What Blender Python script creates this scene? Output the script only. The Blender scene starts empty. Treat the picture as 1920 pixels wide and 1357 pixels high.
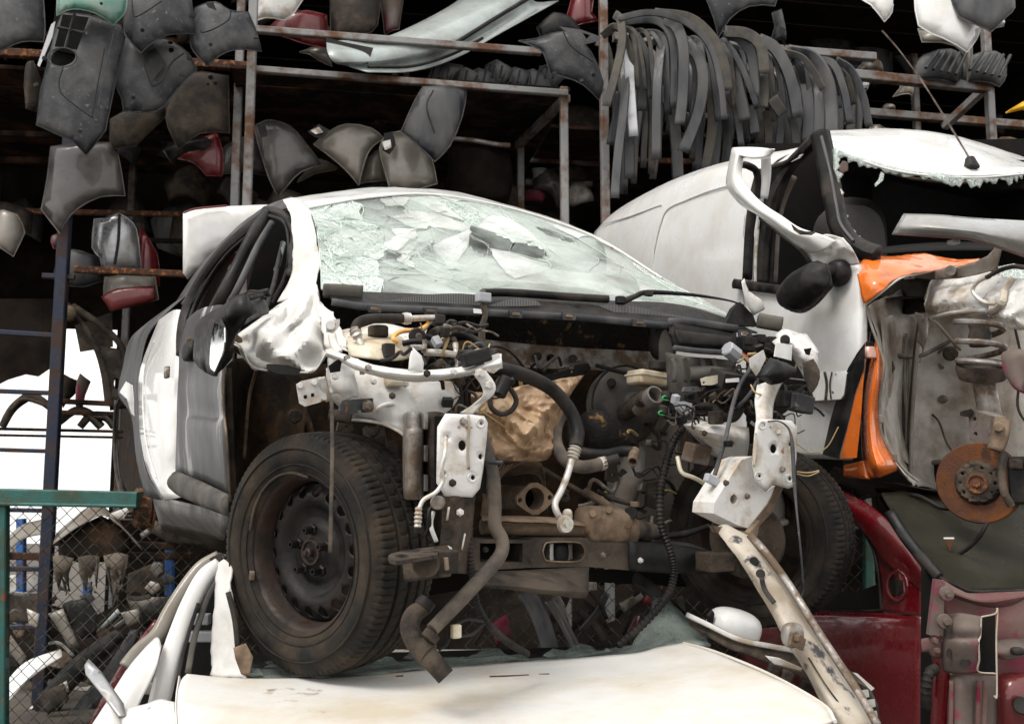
import bpy, bmesh, math, random
from mathutils import Vector, Matrix, noise
from mathutils.geometry import delaunay_2d_cdt
R = math.radians
S = bpy.context.scene
COL = S.collection
random.seed(7)

# ---------------------------------------------------------------- camera
FPX, HOR = 1730.0, 870.0
PITCH = math.atan((HOR - 678.5) / FPX)
CAM = Vector((0, 0, 1.55))
cd = bpy.data.cameras.new('camera'); cam = bpy.data.objects.new('camera', cd); COL.objects.link(cam)
cd.sensor_width = 36; cd.lens = FPX / 1920 * 36; cd.clip_end = 3000; cd.clip_start = .05
cd.dof.use_dof = True; cd.dof.focus_distance = 2.75; cd.dof.aperture_fstop = 8
cam.location = CAM; cam.rotation_euler = (math.pi / 2 + PITCH, 0, 0); S.camera = cam

# ---------------------------------------------------------------- sky, sun, exposure
SUN_EL, SUN_AZ = 58, 222          # azimuth clockwise from +Y: behind and to the left of the camera
w = bpy.data.worlds.new('World'); S.world = w; w.use_nodes = True
nt = w.node_tree; bgn = nt.nodes['Background']
sk = nt.nodes.new('ShaderNodeTexSky'); sk.sky_type = 'NISHITA'; sk.sun_disc = False
sk.sun_elevation = R(SUN_EL); sk.sun_rotation = R(SUN_AZ); sk.dust_density = 2; sk.air_density = 1.0; sk.ozone_density = 1
hs = nt.nodes.new('ShaderNodeHueSaturation'); hs.inputs['Saturation'].default_value = .12
nt.links.new(sk.outputs[0], hs.inputs['Color'])
ov = nt.nodes.new('ShaderNodeMix'); ov.data_type = 'RGBA'; ov.inputs[0].default_value = .62; ov.inputs[7].default_value = (7.8, 7.65, 7.4, 1)   # even cloud layer over the clear sky
nt.links.new(hs.outputs[0], ov.inputs[6]); nt.links.new(ov.outputs[2], bgn.inputs['Color'])
bgn.inputs['Strength'].default_value = .15
sl = bpy.data.lights.new('sun', 'SUN'); sl.energy = 1.5; sl.angle = R(20); sl.color = (1, .95, .88)
so = bpy.data.objects.new('sun', sl); COL.objects.link(so)
sd = Vector((math.sin(R(SUN_AZ)) * math.cos(R(SUN_EL)), math.cos(R(SUN_AZ)) * math.cos(R(SUN_EL)), math.sin(R(SUN_EL))))
so.rotation_euler = sd.to_track_quat('Z', 'Y').to_euler(); so.location = sd * 30
vs = S.view_settings; vs.view_transform = 'Standard'; vs.look = 'None'; vs.exposure = .7; vs.gamma = 1
vs.use_curve_mapping = False

# ---------------------------------------------------------------- pixel rays and frames
FW = Vector((0, math.cos(PITCH), math.sin(PITCH))); UP = Vector((0, -math.sin(PITCH), math.cos(PITCH)))
def ray(x, y): return Vector(((x - 960) / FPX, 0, 0)) + UP * ((678.5 - y) / FPX) + FW
def D(x, y, d):                       # point seen at (x, y) at world depth Y = d
    r = ray(x, y); return CAM + r * (d / r.y)
class Frame:                          # a thing's own axes: u right, v rearward, z up
    def __init__(s, x, y, yaw):
        s.o = Vector((x, y, 0)); a = R(yaw); s.yaw = a
        s.R = Vector((math.cos(a), math.sin(a), 0)); s.B = Vector((-math.sin(a), math.cos(a), 0)); s.U3 = Vector((0, 0, 1))
    def V(s, x, y, v): r = ray(x, y); return CAM + r * ((v + (s.o - CAM).dot(s.B)) / r.dot(s.B))
    def U(s, x, y, u): r = ray(x, y); return CAM + r * ((u + (s.o - CAM).dot(s.R)) / r.dot(s.R))
    def W(s, u, v, z): return s.o + s.R * u + s.B * v + Vector((0, 0, z))
def px(n, d): return n / FPX * d

# ---------------------------------------------------------------- materials
def mat(name, c, r=.5, m=0., d=None, da=.4, ds=5., soft=.25, streak=1., bump=.08, bs=90., coat=0., var=.12, alpha=1., spec=.5, d2=None, d2a=.3, d2s=14., emit=None):
    M_ = bpy.data.materials.new(name); M_.use_nodes = True; n = M_.node_tree; L = n.links.new
    b = n.nodes['Principled BSDF']; N = n.nodes.new
    tc = N('ShaderNodeTexCoord'); mp = N('ShaderNodeMapping'); mp.inputs['Scale'].default_value = (1, 1, streak)
    L(tc.outputs['Object'], mp.inputs[0])
    oi = N('ShaderNodeObjectInfo'); va = N('ShaderNodeVectorMath'); va.operation = 'ADD'
    sc = N('ShaderNodeVectorMath'); sc.operation = 'SCALE'; cb = N('ShaderNodeCombineXYZ')
    for i in range(3): L(oi.outputs['Random'], cb.inputs[i])
    L(cb.outputs[0], sc.inputs[0]); sc.inputs['Scale'].default_value = 17.3
    L(mp.outputs[0], va.inputs[0]); L(sc.outputs[0], va.inputs[1])
    def nz(s, det=6, ro=.62):
        t = N('ShaderNodeTexNoise'); t.inputs['Scale'].default_value = s; t.inputs['Detail'].default_value = det
        t.inputs['Roughness'].default_value = ro; L(va.outputs[0], t.inputs['Vector']); return t
    def mix(fac, a, bb, typ='MIX'):
        x = N('ShaderNodeMix'); x.data_type = 'RGBA'; x.blend_type = typ
        if isinstance(fac, float): x.inputs[0].default_value = fac
        else: L(fac, x.inputs[0])
        for k, val in ((6, a), (7, bb)):
            if isinstance(val, tuple): x.inputs[k].default_value = (*val, 1)
            else: L(val, x.inputs[k])
        return x.outputs[2]
    col = tuple(c)
    rough = None
    def layer(col, dd, amt, s, sf):
        t = nz(s, 8); mr = N('ShaderNodeMapRange'); mr.inputs['From Min'].default_value = .68 - amt * .45 - sf * .3
        mr.inputs['From Max'].default_value = .68 - amt * .45 + sf * .3; L(t.outputs[0], mr.inputs[0])
        return mix(mr.outputs[0], col, tuple(dd)), mr.outputs[0]
    fac = None
    if d is not None: col, fac = layer(col, d, da, ds, soft)
    if d2 is not None: col, _ = layer(col, d2, d2a, d2s, .08)
    # value variation: broad blotches and one tone per object
    t2 = nz(2.3, 4); mr = N('ShaderNodeMapRange'); mr.inputs['To Min'].default_value = 1 - var; mr.inputs['To Max'].default_value = 1 + var
    mr.inputs['From Min'].default_value = .3; mr.inputs['From Max'].default_value = .7
    L(t2.outputs[0], mr.inputs[0])
    g = N('ShaderNodeCombineXYZ')
    for i in range(3): L(mr.outputs[0], g.inputs[i])
    col = mix(1., col, g.outputs[0], 'MULTIPLY')
    L(col, b.inputs['Base Color'])
    t3 = nz(bs * .35, 5, .7); mr3 = N('ShaderNodeMapRange'); mr3.inputs['To Min'].default_value = max(.03, r - .1); mr3.inputs['To Max'].default_value = min(1, r + .14)
    mr3.inputs['From Min'].default_value = .3; mr3.inputs['From Max'].default_value = .7
    L(t3.outputs[0], mr3.inputs[0])
    if fac is not None:
        ma = N('ShaderNodeMath'); ma.operation = 'MULTIPLY_ADD'; L(fac, ma.inputs[0]); ma.inputs[1].default_value = .35; L(mr3.outputs[0], ma.inputs[2]); ma.use_clamp = True
        L(ma.outputs[0], b.inputs['Roughness'])
    else: L(mr3.outputs[0], b.inputs['Roughness'])
    b.inputs['Metallic'].default_value = m; b.inputs['Coat Weight'].default_value = coat; b.inputs['Coat Roughness'].default_value = .06
    b.inputs['Specular IOR Level'].default_value = spec
    if alpha < 1: b.inputs['Alpha'].default_value = alpha
    if bump:
        bp = N('ShaderNodeBump'); bp.inputs['Strength'].default_value = bump; bp.inputs['Distance'].default_value = .02
        t4 = nz(bs, 4); L(t4.outputs[0], bp.inputs['Height']); L(bp.outputs[0], b.inputs['Normal'])
    return M_

m = {}
DIRT = (.17, .12, .08)
m['white'] = mat('white_car_paint', (.68, .68, .672), .28, d=(.5, .47, .42), da=.14, ds=4, coat=.6, bump=.02, bs=25, var=.03, soft=.6)
m['white_dirty'] = mat('white_paint_dirty', (.6, .595, .575), .45, d=(.42, .39, .34), da=.2, ds=6, bump=.08, bs=40, var=.06, d2=(.22, .14, .08), d2a=.04, d2s=18, soft=.5)
m['hood'] = mat('dusty_white_hood_paint', (.62, .61, .585), .5, d=(.5, .44, .35), da=.33, ds=3.2, soft=.4, bump=.05, bs=30, var=.05, d2=(.3, .24, .17), d2a=.0, d2s=5)
m['white_grime'] = mat('white_metal_grime', (.56, .55, .53), .5, d=(.36, .3, .23), da=.28, ds=9, bump=.1, bs=50, d2=(.25, .12, .05), d2a=.05, d2s=22)
m['silver_film'] = mat('scuffed_grey_and_reflections', (.075, .075, .076), .42, .1, d=(.13, .13, .128), da=.3, ds=5, streak=.12, soft=.4, bump=.03, bs=30, coat=0, spec=.06)
m['door'] = mat('door_paint_and_reflections', (.085, .085, .086), .34, .1, d=(.36, .355, .35), da=.16, ds=5.5, streak=.22, soft=.1, bump=.05, bs=14, coat=0, var=.1, spec=.05)  # dark base and pale streaks imitate reflections in the door
m['grey_metal'] = mat('grey_painted_steel', (.4, .4, .39), .5, .1, d=(.2, .09, .045), da=.24, ds=7, soft=.15, bump=.1)
m['rack'] = mat('pale_grey_rack_paint', (.2, .198, .195), .5, .1, d=(.11, .05, .025), da=.34, ds=5, soft=.25, bump=.1)
m['rust'] = mat('rusty_steel', (.12, .05, .025), .85, .1, d=(.06, .03, .02), da=.5, ds=9, bump=.3, bs=120, d2=(.3, .12, .04), d2a=.25, d2s=30)
m['darkrust'] = mat('dark_rust_deck', (.06, .03, .018), .9, d=(.008, .006, .005), da=.5, ds=4, bump=.3, bs=60, spec=.22)
m['blackout'] = mat('shade_dark_sheet', (.017, .0125, .0095), .95, d=(.008, .006, .005), da=.4, ds=3, bump=.1, spec=.1)  # near-black tone also stands in for shade deep in the rack
m['blue'] = mat('navy_rack_paint', (.006, .012, .032), .55, .1, d=(.05, .028, .02), da=.3, ds=8, bump=.1)
m['blue2'] = mat('bright_blue_rack_paint', (.03, .12, .36), .5, d=(.08, .06, .05), da=.2, ds=8)
m['teal'] = mat('teal_gate_paint', (.018, .1, .088), .5, .1, d=(.04, .075, .055), da=.35, ds=6, bump=.15, d2=(.16, .06, .03), d2a=.06, d2s=14)
m['wire'] = mat('fence_wire', (.09, .1, .085), .5, .7, d=(.04, .03, .02), da=.4, ds=20, bump=0)
m['plastic'] = mat('grey_bumper_plastic', (0.0256, 0.0272, 0.0312), .46, d=(.1, .098, .097), da=.26, ds=5, soft=.4, bump=.04, bs=160, var=.2, d2=(.13, .12, .11), d2a=.08, d2s=35, spec=.3)
m['strip'] = mat('dark_trim_plastic', (.019, .021, .026), .42, d=(.085, .082, .08), da=.34, ds=7, soft=.4, streak=.4, bump=.04, bs=160, var=.35, spec=.5)
m['strip_brown'] = mat('dusty_trim_plastic', (.05, .047, .044), .55, d=(.1, .09, .075), da=.4, ds=7, soft=.3, var=.25, spec=.22)
m['strip_pale'] = mat('pale_trim_strip', (.5, .51, .53), .35, d=(.3, .3, .29), da=.3, ds=6)
m['black'] = mat('black_plastic', (0.0064, 0.0064, 0.0068), .42, d=(.04, .034, .03), da=.25, ds=7, soft=.4, bump=.06, bs=120, spec=.22)
m['rubber'] = mat('black_rubber', (0.0056, 0.0054, 0.0054), .5, d=(.045, .036, .03), da=.26, ds=9, soft=.4, bump=.08, bs=140, spec=.22)
m['rubber_dusty'] = mat('dusty_rubber_hose', (.032, .030, .029), .65, d=(.12, .098, .078), da=.42, ds=10, soft=.35, bump=.1, bs=140, spec=.22)
m['tyre'] = mat('dirty_tyre_rubber', (0.0090, 0.0081, 0.0071), .72, d=(.045, .034, .025), da=.28, ds=8, soft=.4, bump=.15, bs=130, var=.15, spec=.22)
m['rim'] = mat('black_steel_rim', (.006, .006, .0062), .36, .3, d=(.02, .014, .011), da=.3, ds=8, soft=.4, bump=.08, bs=70, spec=.3)
m['rim_brown'] = mat('rusty_brown_rim', (.03, .015, .01), .5, .2, d=(.016, .011, .008), da=.4, ds=9, bump=.1)
m['gunk'] = mat('oily_dirt_metal', (0.0204, 0.0166, 0.0140), .68, .1, d=(.08, .062, .047), da=.4, ds=10, soft=.3, bump=.3, bs=70, spec=.22)
m['tan'] = mat('tan_dirt_steel', (.2, .14, .092), .7, .1, d=(.08, .054, .036), da=.4, ds=8, soft=.3, bump=.15, bs=60)
m['beam'] = mat('primer_beige_beam', (.4, .355, .295), .55, d=(.25, .205, .15), da=.3, ds=6, soft=.3, bump=.1, bs=50, d2=(.035, .035, .04), d2a=.2, d2s=8)
m['gold'] = mat('crumpled_tan_heat_shield', (.38, .26, .155), .38, .15, d=(.24, .15, .09), da=.4, ds=6, soft=.35, bump=.12, bs=28)
m['insul'] = mat('black_insulation_mat', (0.0072, 0.0064, 0.0056), .8, d=(.13, .075, .03), da=.1, ds=16, soft=.1, bump=.5, bs=50, spec=.22)
m['beige'] = mat('grey_beige_inner_metal', (0.2125, 0.1972, 0.1785), .55, d=(.13, .1, .075), da=.4, ds=5, soft=.4, bump=.08, bs=40)
m['wellbrown'] = mat('brown_mud_liner', (0.0144, 0.0095, 0.0063), .8, d=(.05, .029, .015), da=.36, ds=8, soft=.2, bump=.3, bs=40, spec=.22)
m['alu'] = mat('dull_aluminium_pipe', (.55, .53, .5), .42, .55, d=(.35, .29, .22), da=.35, ds=15, bump=.06)
m['steel'] = mat('worn_steel', (.28, .265, .25), .4, .6, d=(.14, .1, .07), da=.4, ds=14, bump=.1)
m['cream'] = mat('yellowed_plastic_tank', (.52, .475, .37), .4, d=(.36, .28, .18), da=.3, ds=9, bump=.02)
m['orange_hose'] = mat('amber_hose', (.72, .36, .08), .35, d=(.5, .28, .1), da=.3)
m['orange'] = mat('orange_car_paint', (.72, .16, .022), .22, d=(.32, .1, .03), da=.12, ds=6, coat=.7, bump=.01, var=.06)
m['red'] = mat('dark_red_car_paint', (0.1445, 0.0051, 0.0093), .24, .25, d=(.1, .012, .012), da=.3, ds=3, coat=.8, bump=.01, var=.1)
m['redfaint'] = mat('red_panel_paint', (.12, .006, .009), .3, .1, d=(.1, .01, .01), da=.3, ds=3, coat=.5)
m['pink'] = mat('dusty_red_primer', (.1, .024, .026), .6, d=(.13, .08, .068), da=.42, ds=5, soft=.35, bump=.1, bs=50, d2=(.16, .012, .035), d2a=.3, d2s=4)
m['pinkgrey'] = mat('dusty_pink_grey_metal', (.13, .1, .088), .6, d=(.1, .075, .06), da=.4, ds=5, soft=.35, bump=.1, bs=50, d2=(.2, .03, .06), d2a=.26, d2s=3.5)
m['silver'] = mat('silver_grey_paint', (0.3060, 0.3102, 0.3230), .25, .6, d=(.25, .24, .22), da=.3, ds=3, coat=.6, bump=.01)
m['champ'] = mat('champagne_panel_paint', (0.2400, 0.2200, 0.1920), .32, .35, d=(.19, .17, .14), da=.4, ds=3, soft=.5, coat=.4, bump=.01)
m['taupe'] = mat('dark_taupe_panel_paint', (0.0553, 0.0510, 0.0485), .32, .3, d=(.12, .112, .104), da=.3, ds=4, soft=.4, coat=.4, bump=.01)
m['palegreen'] = mat('pale_green_grey_paint', (.36, .4, .385), .32, .2, d=(.2, .21, .2), da=.3, ds=3, soft=.4, coat=.4, bump=.02)
m['green'] = mat('green_bumper_paint', (.08, .2, .155), .35, d=(.2, .27, .22), da=.3, ds=5, coat=.3)
m['headrest'] = mat('grey_seat_cloth', (.03, .027, .025), .9, bump=.2, bs=200)
m['void'] = mat('dark_lining_and_shade', (.005, .005, .005), .9, d=(.01, .008, .007), da=.3, ds=4, bump=.05, spec=.2)  # near-black tone stands in for shade in holes and cavities
m['brown'] = mat('dirty_brown_liner', (0.0272, 0.0221, 0.0187), .7, d=(.08, .064, .05), da=.35, ds=7, soft=.3, bump=.2, bs=50, spec=.22)
m['foam'] = mat('tan_torn_foam', (.12, .098, .075), .9, d=(.05, .038, .028), da=.4, ds=6, bump=.4, bs=30)
m['dirt'] = mat('dirt_ground', (.08, .066, .052), .95, d=(.05, .04, .033), da=.4, ds=2, bump=.3, bs=20)
m['disc'] = mat('rusty_brake_disc', (.085, .03, .013), .7, .3, d=(.17, .062, .018), da=.35, ds=10, soft=.3, bump=.2, bs=120, d2=(.06, .03, .02), d2a=.2)
m['mirrorglass'] = mat('mirror_glass', (.75, .78, .78), .04, 1., bump=0, var=.02)
m['lens'] = mat('lamp_lens', (.5, .28, .22), .15, d=(.35, .2, .15), da=.3, bump=0, coat=.5)
m['plug_green'] = mat('green_seal_ring', (.05, .3, .1), .4, bump=0)
m['plug_grey'] = mat('grey_connector', (.3, .31, .33), .4, bump=0)
m['wire_red'] = mat('red_wire', (.4, .03, .02), .4, bump=0)
m['wire_yellow'] = mat('yellow_brown_wire', (.35, .25, .1), .4, bump=0)
m['label'] = mat('paper_label', (.7, .7, .68), .6, bump=0)
m['yellow'] = mat('yellow_plastic', (.8, .42, .01), .4, bump=0)
m['chrome'] = mat('bright_zinc', (.5, .48, .44), .35, .6, d=(.3, .22, .15), da=.3, ds=40, bump=.05)

def glassmat(name, c, alpha, rough, crack=0., cs=30., edge=(.6, .75, .66), cell=0., spec=.9, amp=.22, ns=6.):
    M_ = bpy.data.materials.new(name); M_.use_nodes = True; n = M_.node_tree; L = n.links.new; N = n.nodes.new
    b = n.nodes['Principled BSDF']; tc = N('ShaderNodeTexCoord'); oi = N('ShaderNodeObjectInfo')
    b.inputs['Roughness'].default_value = rough; b.inputs['Base Color'].default_value = (*c, 1); b.inputs['Specular IOR Level'].default_value = spec
    nzt = N('ShaderNodeTexNoise'); nzt.inputs['Scale'].default_value = ns; nzt.inputs['Detail'].default_value = 5; L(tc.outputs['Object'], nzt.inputs[0])
    mr = N('ShaderNodeMapRange'); mr.inputs['To Min'].default_value = max(.02, alpha - amp); mr.inputs['To Max'].default_value = min(1, alpha + amp)
    mr.inputs['From Min'].default_value = .35; mr.inputs['From Max'].default_value = .65; L(nzt.outputs[0], mr.inputs[0])
    a = mr.outputs[0]
    if cell:
        ma = N('ShaderNodeMath'); ma.operation = 'MULTIPLY_ADD'; L(oi.outputs['Random'], ma.inputs[0]); ma.inputs[1].default_value = cell; L(a, ma.inputs[2]); ma.use_clamp = True; a = ma.outputs[0]
    if crack:
        wv = N('ShaderNodeVectorMath'); wv.operation = 'ADD'; n2 = N('ShaderNodeTexNoise'); n2.inputs['Scale'].default_value = 9; L(tc.outputs['Object'], n2.inputs[0])
        s2 = N('ShaderNodeVectorMath'); s2.operation = 'SCALE'; s2.inputs['Scale'].default_value = .12; L(n2.outputs['Color'], s2.inputs[0])
        L(tc.outputs['Object'], wv.inputs[0]); L(s2.outputs[0], wv.inputs[1])
        facs = []
        for s_, wd in ((cs, .05), (cs * 2.7, .07)):
            v = N('ShaderNodeTexVoronoi'); v.feature = 'DISTANCE_TO_EDGE'; v.inputs['Scale'].default_value = s_; L(wv.outputs[0], v.inputs['Vector'])
            l = N('ShaderNodeMath'); l.operation = 'LESS_THAN'; L(v.outputs['Distance'], l.inputs[0]); l.inputs[1].default_value = wd; facs.append(l.outputs[0])
        mx = N('ShaderNodeMath'); mx.operation = 'MAXIMUM'; L(facs[0], mx.inputs[0]); L(facs[1], mx.inputs[1])
        sc = N('ShaderNodeMath'); sc.operation = 'MULTIPLY'; L(mx.outputs[0], sc.inputs[0]); sc.inputs[1].default_value = crack
        m2 = N('ShaderNodeMath'); m2.operation = 'MAXIMUM'; L(sc.outputs[0], m2.inputs[0]); L(a, m2.inputs[1]); a = m2.outputs[0]
        mc = N('ShaderNodeMix'); mc.data_type = 'RGBA'; mc.inputs[6].default_value = (*c, 1); mc.inputs[7].default_value = (*edge, 1); L(mx.outputs[0], mc.inputs[0]); L(mc.outputs[2], b.inputs['Base Color'])
        bp = N('ShaderNodeBump'); bp.inputs['Strength'].default_value = .5; bp.inputs['Distance'].default_value = .004; L(mx.outputs[0], bp.inputs['Height']); L(bp.outputs[0], b.inputs['Normal'])
    L(a, b.inputs['Alpha'])
    return M_
m['glass_sheet'] = glassmat('laminated_windscreen', (.52, .58, .54), .52, .06, amp=.34, ns=3.2)
m['shard'] = glassmat('clear_glass_shard', (.5, .56, .52), .14, .03, amp=.1)
m['shard_white'] = glassmat('milky_glass_shard', (.7, .73, .7), .5, .08, amp=.25)
m['crack'] = glassmat('bright_crack_edges', (.66, .76, .7), .75, .1)
m['crazed'] = glassmat('crazed_glass', (.5, .56, .52), .42, .08, .8, 40., (.68, .77, .72), amp=.3)
m['edge_glass'] = glassmat('green_broken_edge', (.34, .4, .365), .5, .1, amp=.3)
m['dirty_glass'] = glassmat('dusty_dark_glass', (.03, .028, .02), .78, .55, spec=.06)
m['pale_glass'] = glassmat('pale_dusty_glass', (.22, .26, .235), .5, .1, amp=.35)

# hatch for the air-intake grilles: flat fine lines
def hatchmat():
    M_ = mat('fine_intake_grille', (.05, .05, .052), .5, bump=0); n = M_.node_tree; L = n.links.new; N = n.nodes.new
    b = n.nodes['Principled BSDF']; tc = N('ShaderNodeTexCoord'); wv = N('ShaderNodeTexWave'); wv.inputs['Scale'].default_value = 60; wv.bands_direction = 'X'
    L(tc.outputs['Object'], wv.inputs[0]); rp = N('ShaderNodeValToRGB'); rp.color_ramp.elements[0].color = (.004, .004, .004, 1); rp.color_ramp.elements[1].color = (.16, .155, .15, 1)
    rp.color_ramp.elements[0].position = .35; rp.color_ramp.elements[1].position = .6
    L(wv.outputs[0], rp.inputs[0]); L(rp.outputs[0], b.inputs['Base Color']); return M_
m['hatch'] = hatchmat()
m['palebeige'] = mat('pale_cream_inner_metal', (.46, .44, .41), .55, d=(.2, .165, .125), da=.36, ds=5, soft=.4, bump=.08, bs=40)
m['satin'] = mat('satin_grey_paint', (.16, .158, .155), .45, d=(.1, .09, .08), da=.3, ds=5, soft=.4, bump=.03, spec=.3)
m['greyplastic'] = mat('dusty_grey_plastic', (.035, .033, .031), .55, d=(.12, .108, .095), da=.4, ds=6, soft=.4, bump=.06, spec=.25)

# ---------------------------------------------------------------- builders
BASE = {}
def thing(name, label, cat, base, group=None):
    o = bpy.data.objects.new(name, None); COL.objects.link(o); o.location = base; o.empty_display_size = .1
    BASE[o] = Vector(base); o['label'] = label; o['category'] = cat
    if group: o['group'] = group
    return o
def tag(o, label, cat, group=None):
    o['label'] = label; o['category'] = cat
    if group: o['group'] = group
    return o
def mk(name, vs, fs, ma, par=None, smooth=True, th=0, off=0., kind=None, sub=0, sharp=42):
    me = bpy.data.meshes.new(name)
    if par is not None: base = BASE[par]
    else: base = Vector((sum(v.x for v in vs) / len(vs), sum(v.y for v in vs) / len(vs), min(v.z for v in vs)))
    me.from_pydata([v - base for v in vs], [], fs); me.validate()
    if smooth: me.shade_smooth(); me.set_sharp_from_angle(angle=R(sharp))
    me.materials.append(m[ma]); o = bpy.data.objects.new(name, me); COL.objects.link(o); BASE[o] = base
    if par is not None: o.parent = par
    else: o.location = base
    if th:
        md = o.modifiers.new('thick', 'SOLIDIFY'); md.thickness = th; md.offset = off; md.use_even_offset = False
    if sub:
        md = o.modifiers.new('sub', 'SUBSURF'); md.levels = md.render_levels = sub
    if kind: o['kind'] = kind
    return o
def cr(a, b, c, d, t):
    return b + ((c - a) * t + (a * 2 - b * 5 + c * 4 - d) * t * t + (b * 3 - a - c * 3 + d) * t ** 3) * .5
def spline(p, n, closed=False):
    k = len(p); out = []
    if k < 3 and not closed:
        return [p[0].lerp(p[-1], i / n) for i in range(n + 1)]
    rng = range(k if closed else k - 1)
    for i in rng:
        if closed: a, b, c, d = p[i - 1], p[i], p[(i + 1) % k], p[(i + 2) % k]
        else: b, c = p[i], p[i + 1]; a = p[i - 1] if i else b * 2 - c; d = p[i + 2] if i + 2 < k else c * 2 - b
        for j in range(n): out.append(cr(a, b, c, d, j / n))
    if not closed: out.append(p[-1].copy())
    return out
def outline(p, n, lim=48):
    k = len(p); p = [Vector(q).to_3d() for q in p]; out = []
    crn = [((p[i] - p[i - 1]).angle(p[(i + 1) % k] - p[i], 0) > R(lim)) for i in range(k)]
    for i in range(k):
        b, c = p[i], p[(i + 1) % k]; a = b * 2 - c if crn[i] else p[i - 1]; d = c * 2 - b if crn[(i + 1) % k] else p[(i + 2) % k]
        for j in range(n): out.append(cr(a, b, c, d, j / n))
    return [(q.x, q.y) for q in out]
def pts(pf, l): return [pf(*q) for q in l]
def sheet(name, pf, rows, ma, par=None, n=5, th=.003, crump=0, cs=6, flat=False, linear=False, off=0., ridge=0, rs_=10):
    """curved sheet metal through a grid of control points"""
    g = [pts(pf, r) if pf else r for r in rows]
    if not linear:
        g = [spline(r, n) for r in g]
        g = list(zip(*[spline([r[i] for r in g], n) for i in range(len(g[0]))]))
    nr, nc = len(g), len(g[0]); vs = [v.copy() for r in g for v in r]
    if crump:
        sd_ = random.random() * 50
        vs = [v + noise.noise_vector(v * cs + Vector((sd_, 0, 0))) * crump + noise.noise_vector(v * cs * 2.7 + Vector((0, sd_, 0))) * crump * .5 for v in vs]
    if ridge:                                              # sharp fold lines of beaten sheet metal
        s1 = random.random() * 60; q = Vector((s1, s1 * .3, 0))
        vs = [v + (CAM - v).normalized() * ridge * ((.5 - abs(noise.noise(v * rs_ + q)) * 2) + .5 * (.5 - abs(noise.noise(v * rs_ * 2.1 - q)) * 2)) for v in vs]
    fs = [(i * nc + j, i * nc + j + 1, (i + 1) * nc + j + 1, (i + 1) * nc + j) for i in range(nr - 1) for j in range(nc - 1)]
    o = mk(name, vs, fs, ma, par, not flat, th, off); return o
def inpoly(x, y, p):
    c = False; j = len(p) - 1
    for i in range(len(p)):
        if (p[i][1] > y) != (p[j][1] > y) and x < (p[j][0] - p[i][0]) * (y - p[i][1]) / (p[j][1] - p[i][1]) + p[i][0]: c = not c
        j = i
    return c
def segd(x, y, p):
    best = 1e9; j = len(p) - 1
    for i in range(len(p)):
        ax, ay = p[j]; bx, by = p[i]; dx, dy = bx - ax, by - ay; q = dx * dx + dy * dy
        t = 0 if q == 0 else max(0, min(1, ((x - ax) * dx + (y - ay) * dy) / q))
        best = min(best, math.hypot(x - ax - t * dx, y - ay - t * dy)); j = i
    return best
def plate2d(name, o3, X, Y, out, ma, par=None, holes=(), zf=None, th=.003, step=None, smooth=False, off=-1.):
    """flat or pressed plate from a 2-D outline with real holes; X cross Y points to the viewer"""
    Zv = X.cross(Y).normalized()
    P2 = [Vector(q) for q in out]; E = [(i, (i + 1) % len(out)) for i in range(len(out))]
    for h in holes:
        b = len(P2); P2 += [Vector(q) for q in h]; E += [(b + i, b + (i + 1) % len(h)) for i in range(len(h))]
    if step:
        xs = [q[0] for q in out]; ys = [q[1] for q in out]; x = min(xs) + step * .5; k = 0
        while x < max(xs):
            y = min(ys) + step * (.5 if k % 2 else .25)
            while y < max(ys):
                if inpoly(x, y, out) and segd(x, y, out) > step * .3 and not any(inpoly(x, y, h) or segd(x, y, h) < step * .3 for h in holes): P2.append(Vector((x, y)))
                y += step
            x += step; k += 1
    V2, _, F, *_ = delaunay_2d_cdt(P2, E, [], 0, 1e-7)
    fs = []
    for f in F:
        cx = sum(V2[i].x for i in f) / len(f); cy = sum(V2[i].y for i in f) / len(f)
        if inpoly(cx, cy, out) and not any(inpoly(cx, cy, h) for h in holes):
            a, b, c = (V2[i] for i in f[:3])
            if (b - a).cross(c - a) < 0: f = f[::-1]
            fs.append(tuple(f))
    vs = [o3 + X * q.x + Y * q.y + (Zv * zf(q.x, q.y) if zf else Vector((0, 0, 0))) for q in V2]
    return mk(name, vs, fs, ma, par, smooth, th, off)
def ell(cx, cy, rx, ry=None, n=14, rot=0):
    ry = ry or rx; c, s = math.cos(rot), math.sin(rot)
    return [(cx + rx * math.cos(i * math.tau / n) * c - ry * math.sin(i * math.tau / n) * s, cy + rx * math.cos(i * math.tau / n) * s + ry * math.sin(i * math.tau / n) * c) for i in range(n)]
def rect(x0, y0, x1, y1): return [(x0, y0), (x1, y0), (x1, y1), (x0, y1)]
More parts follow.
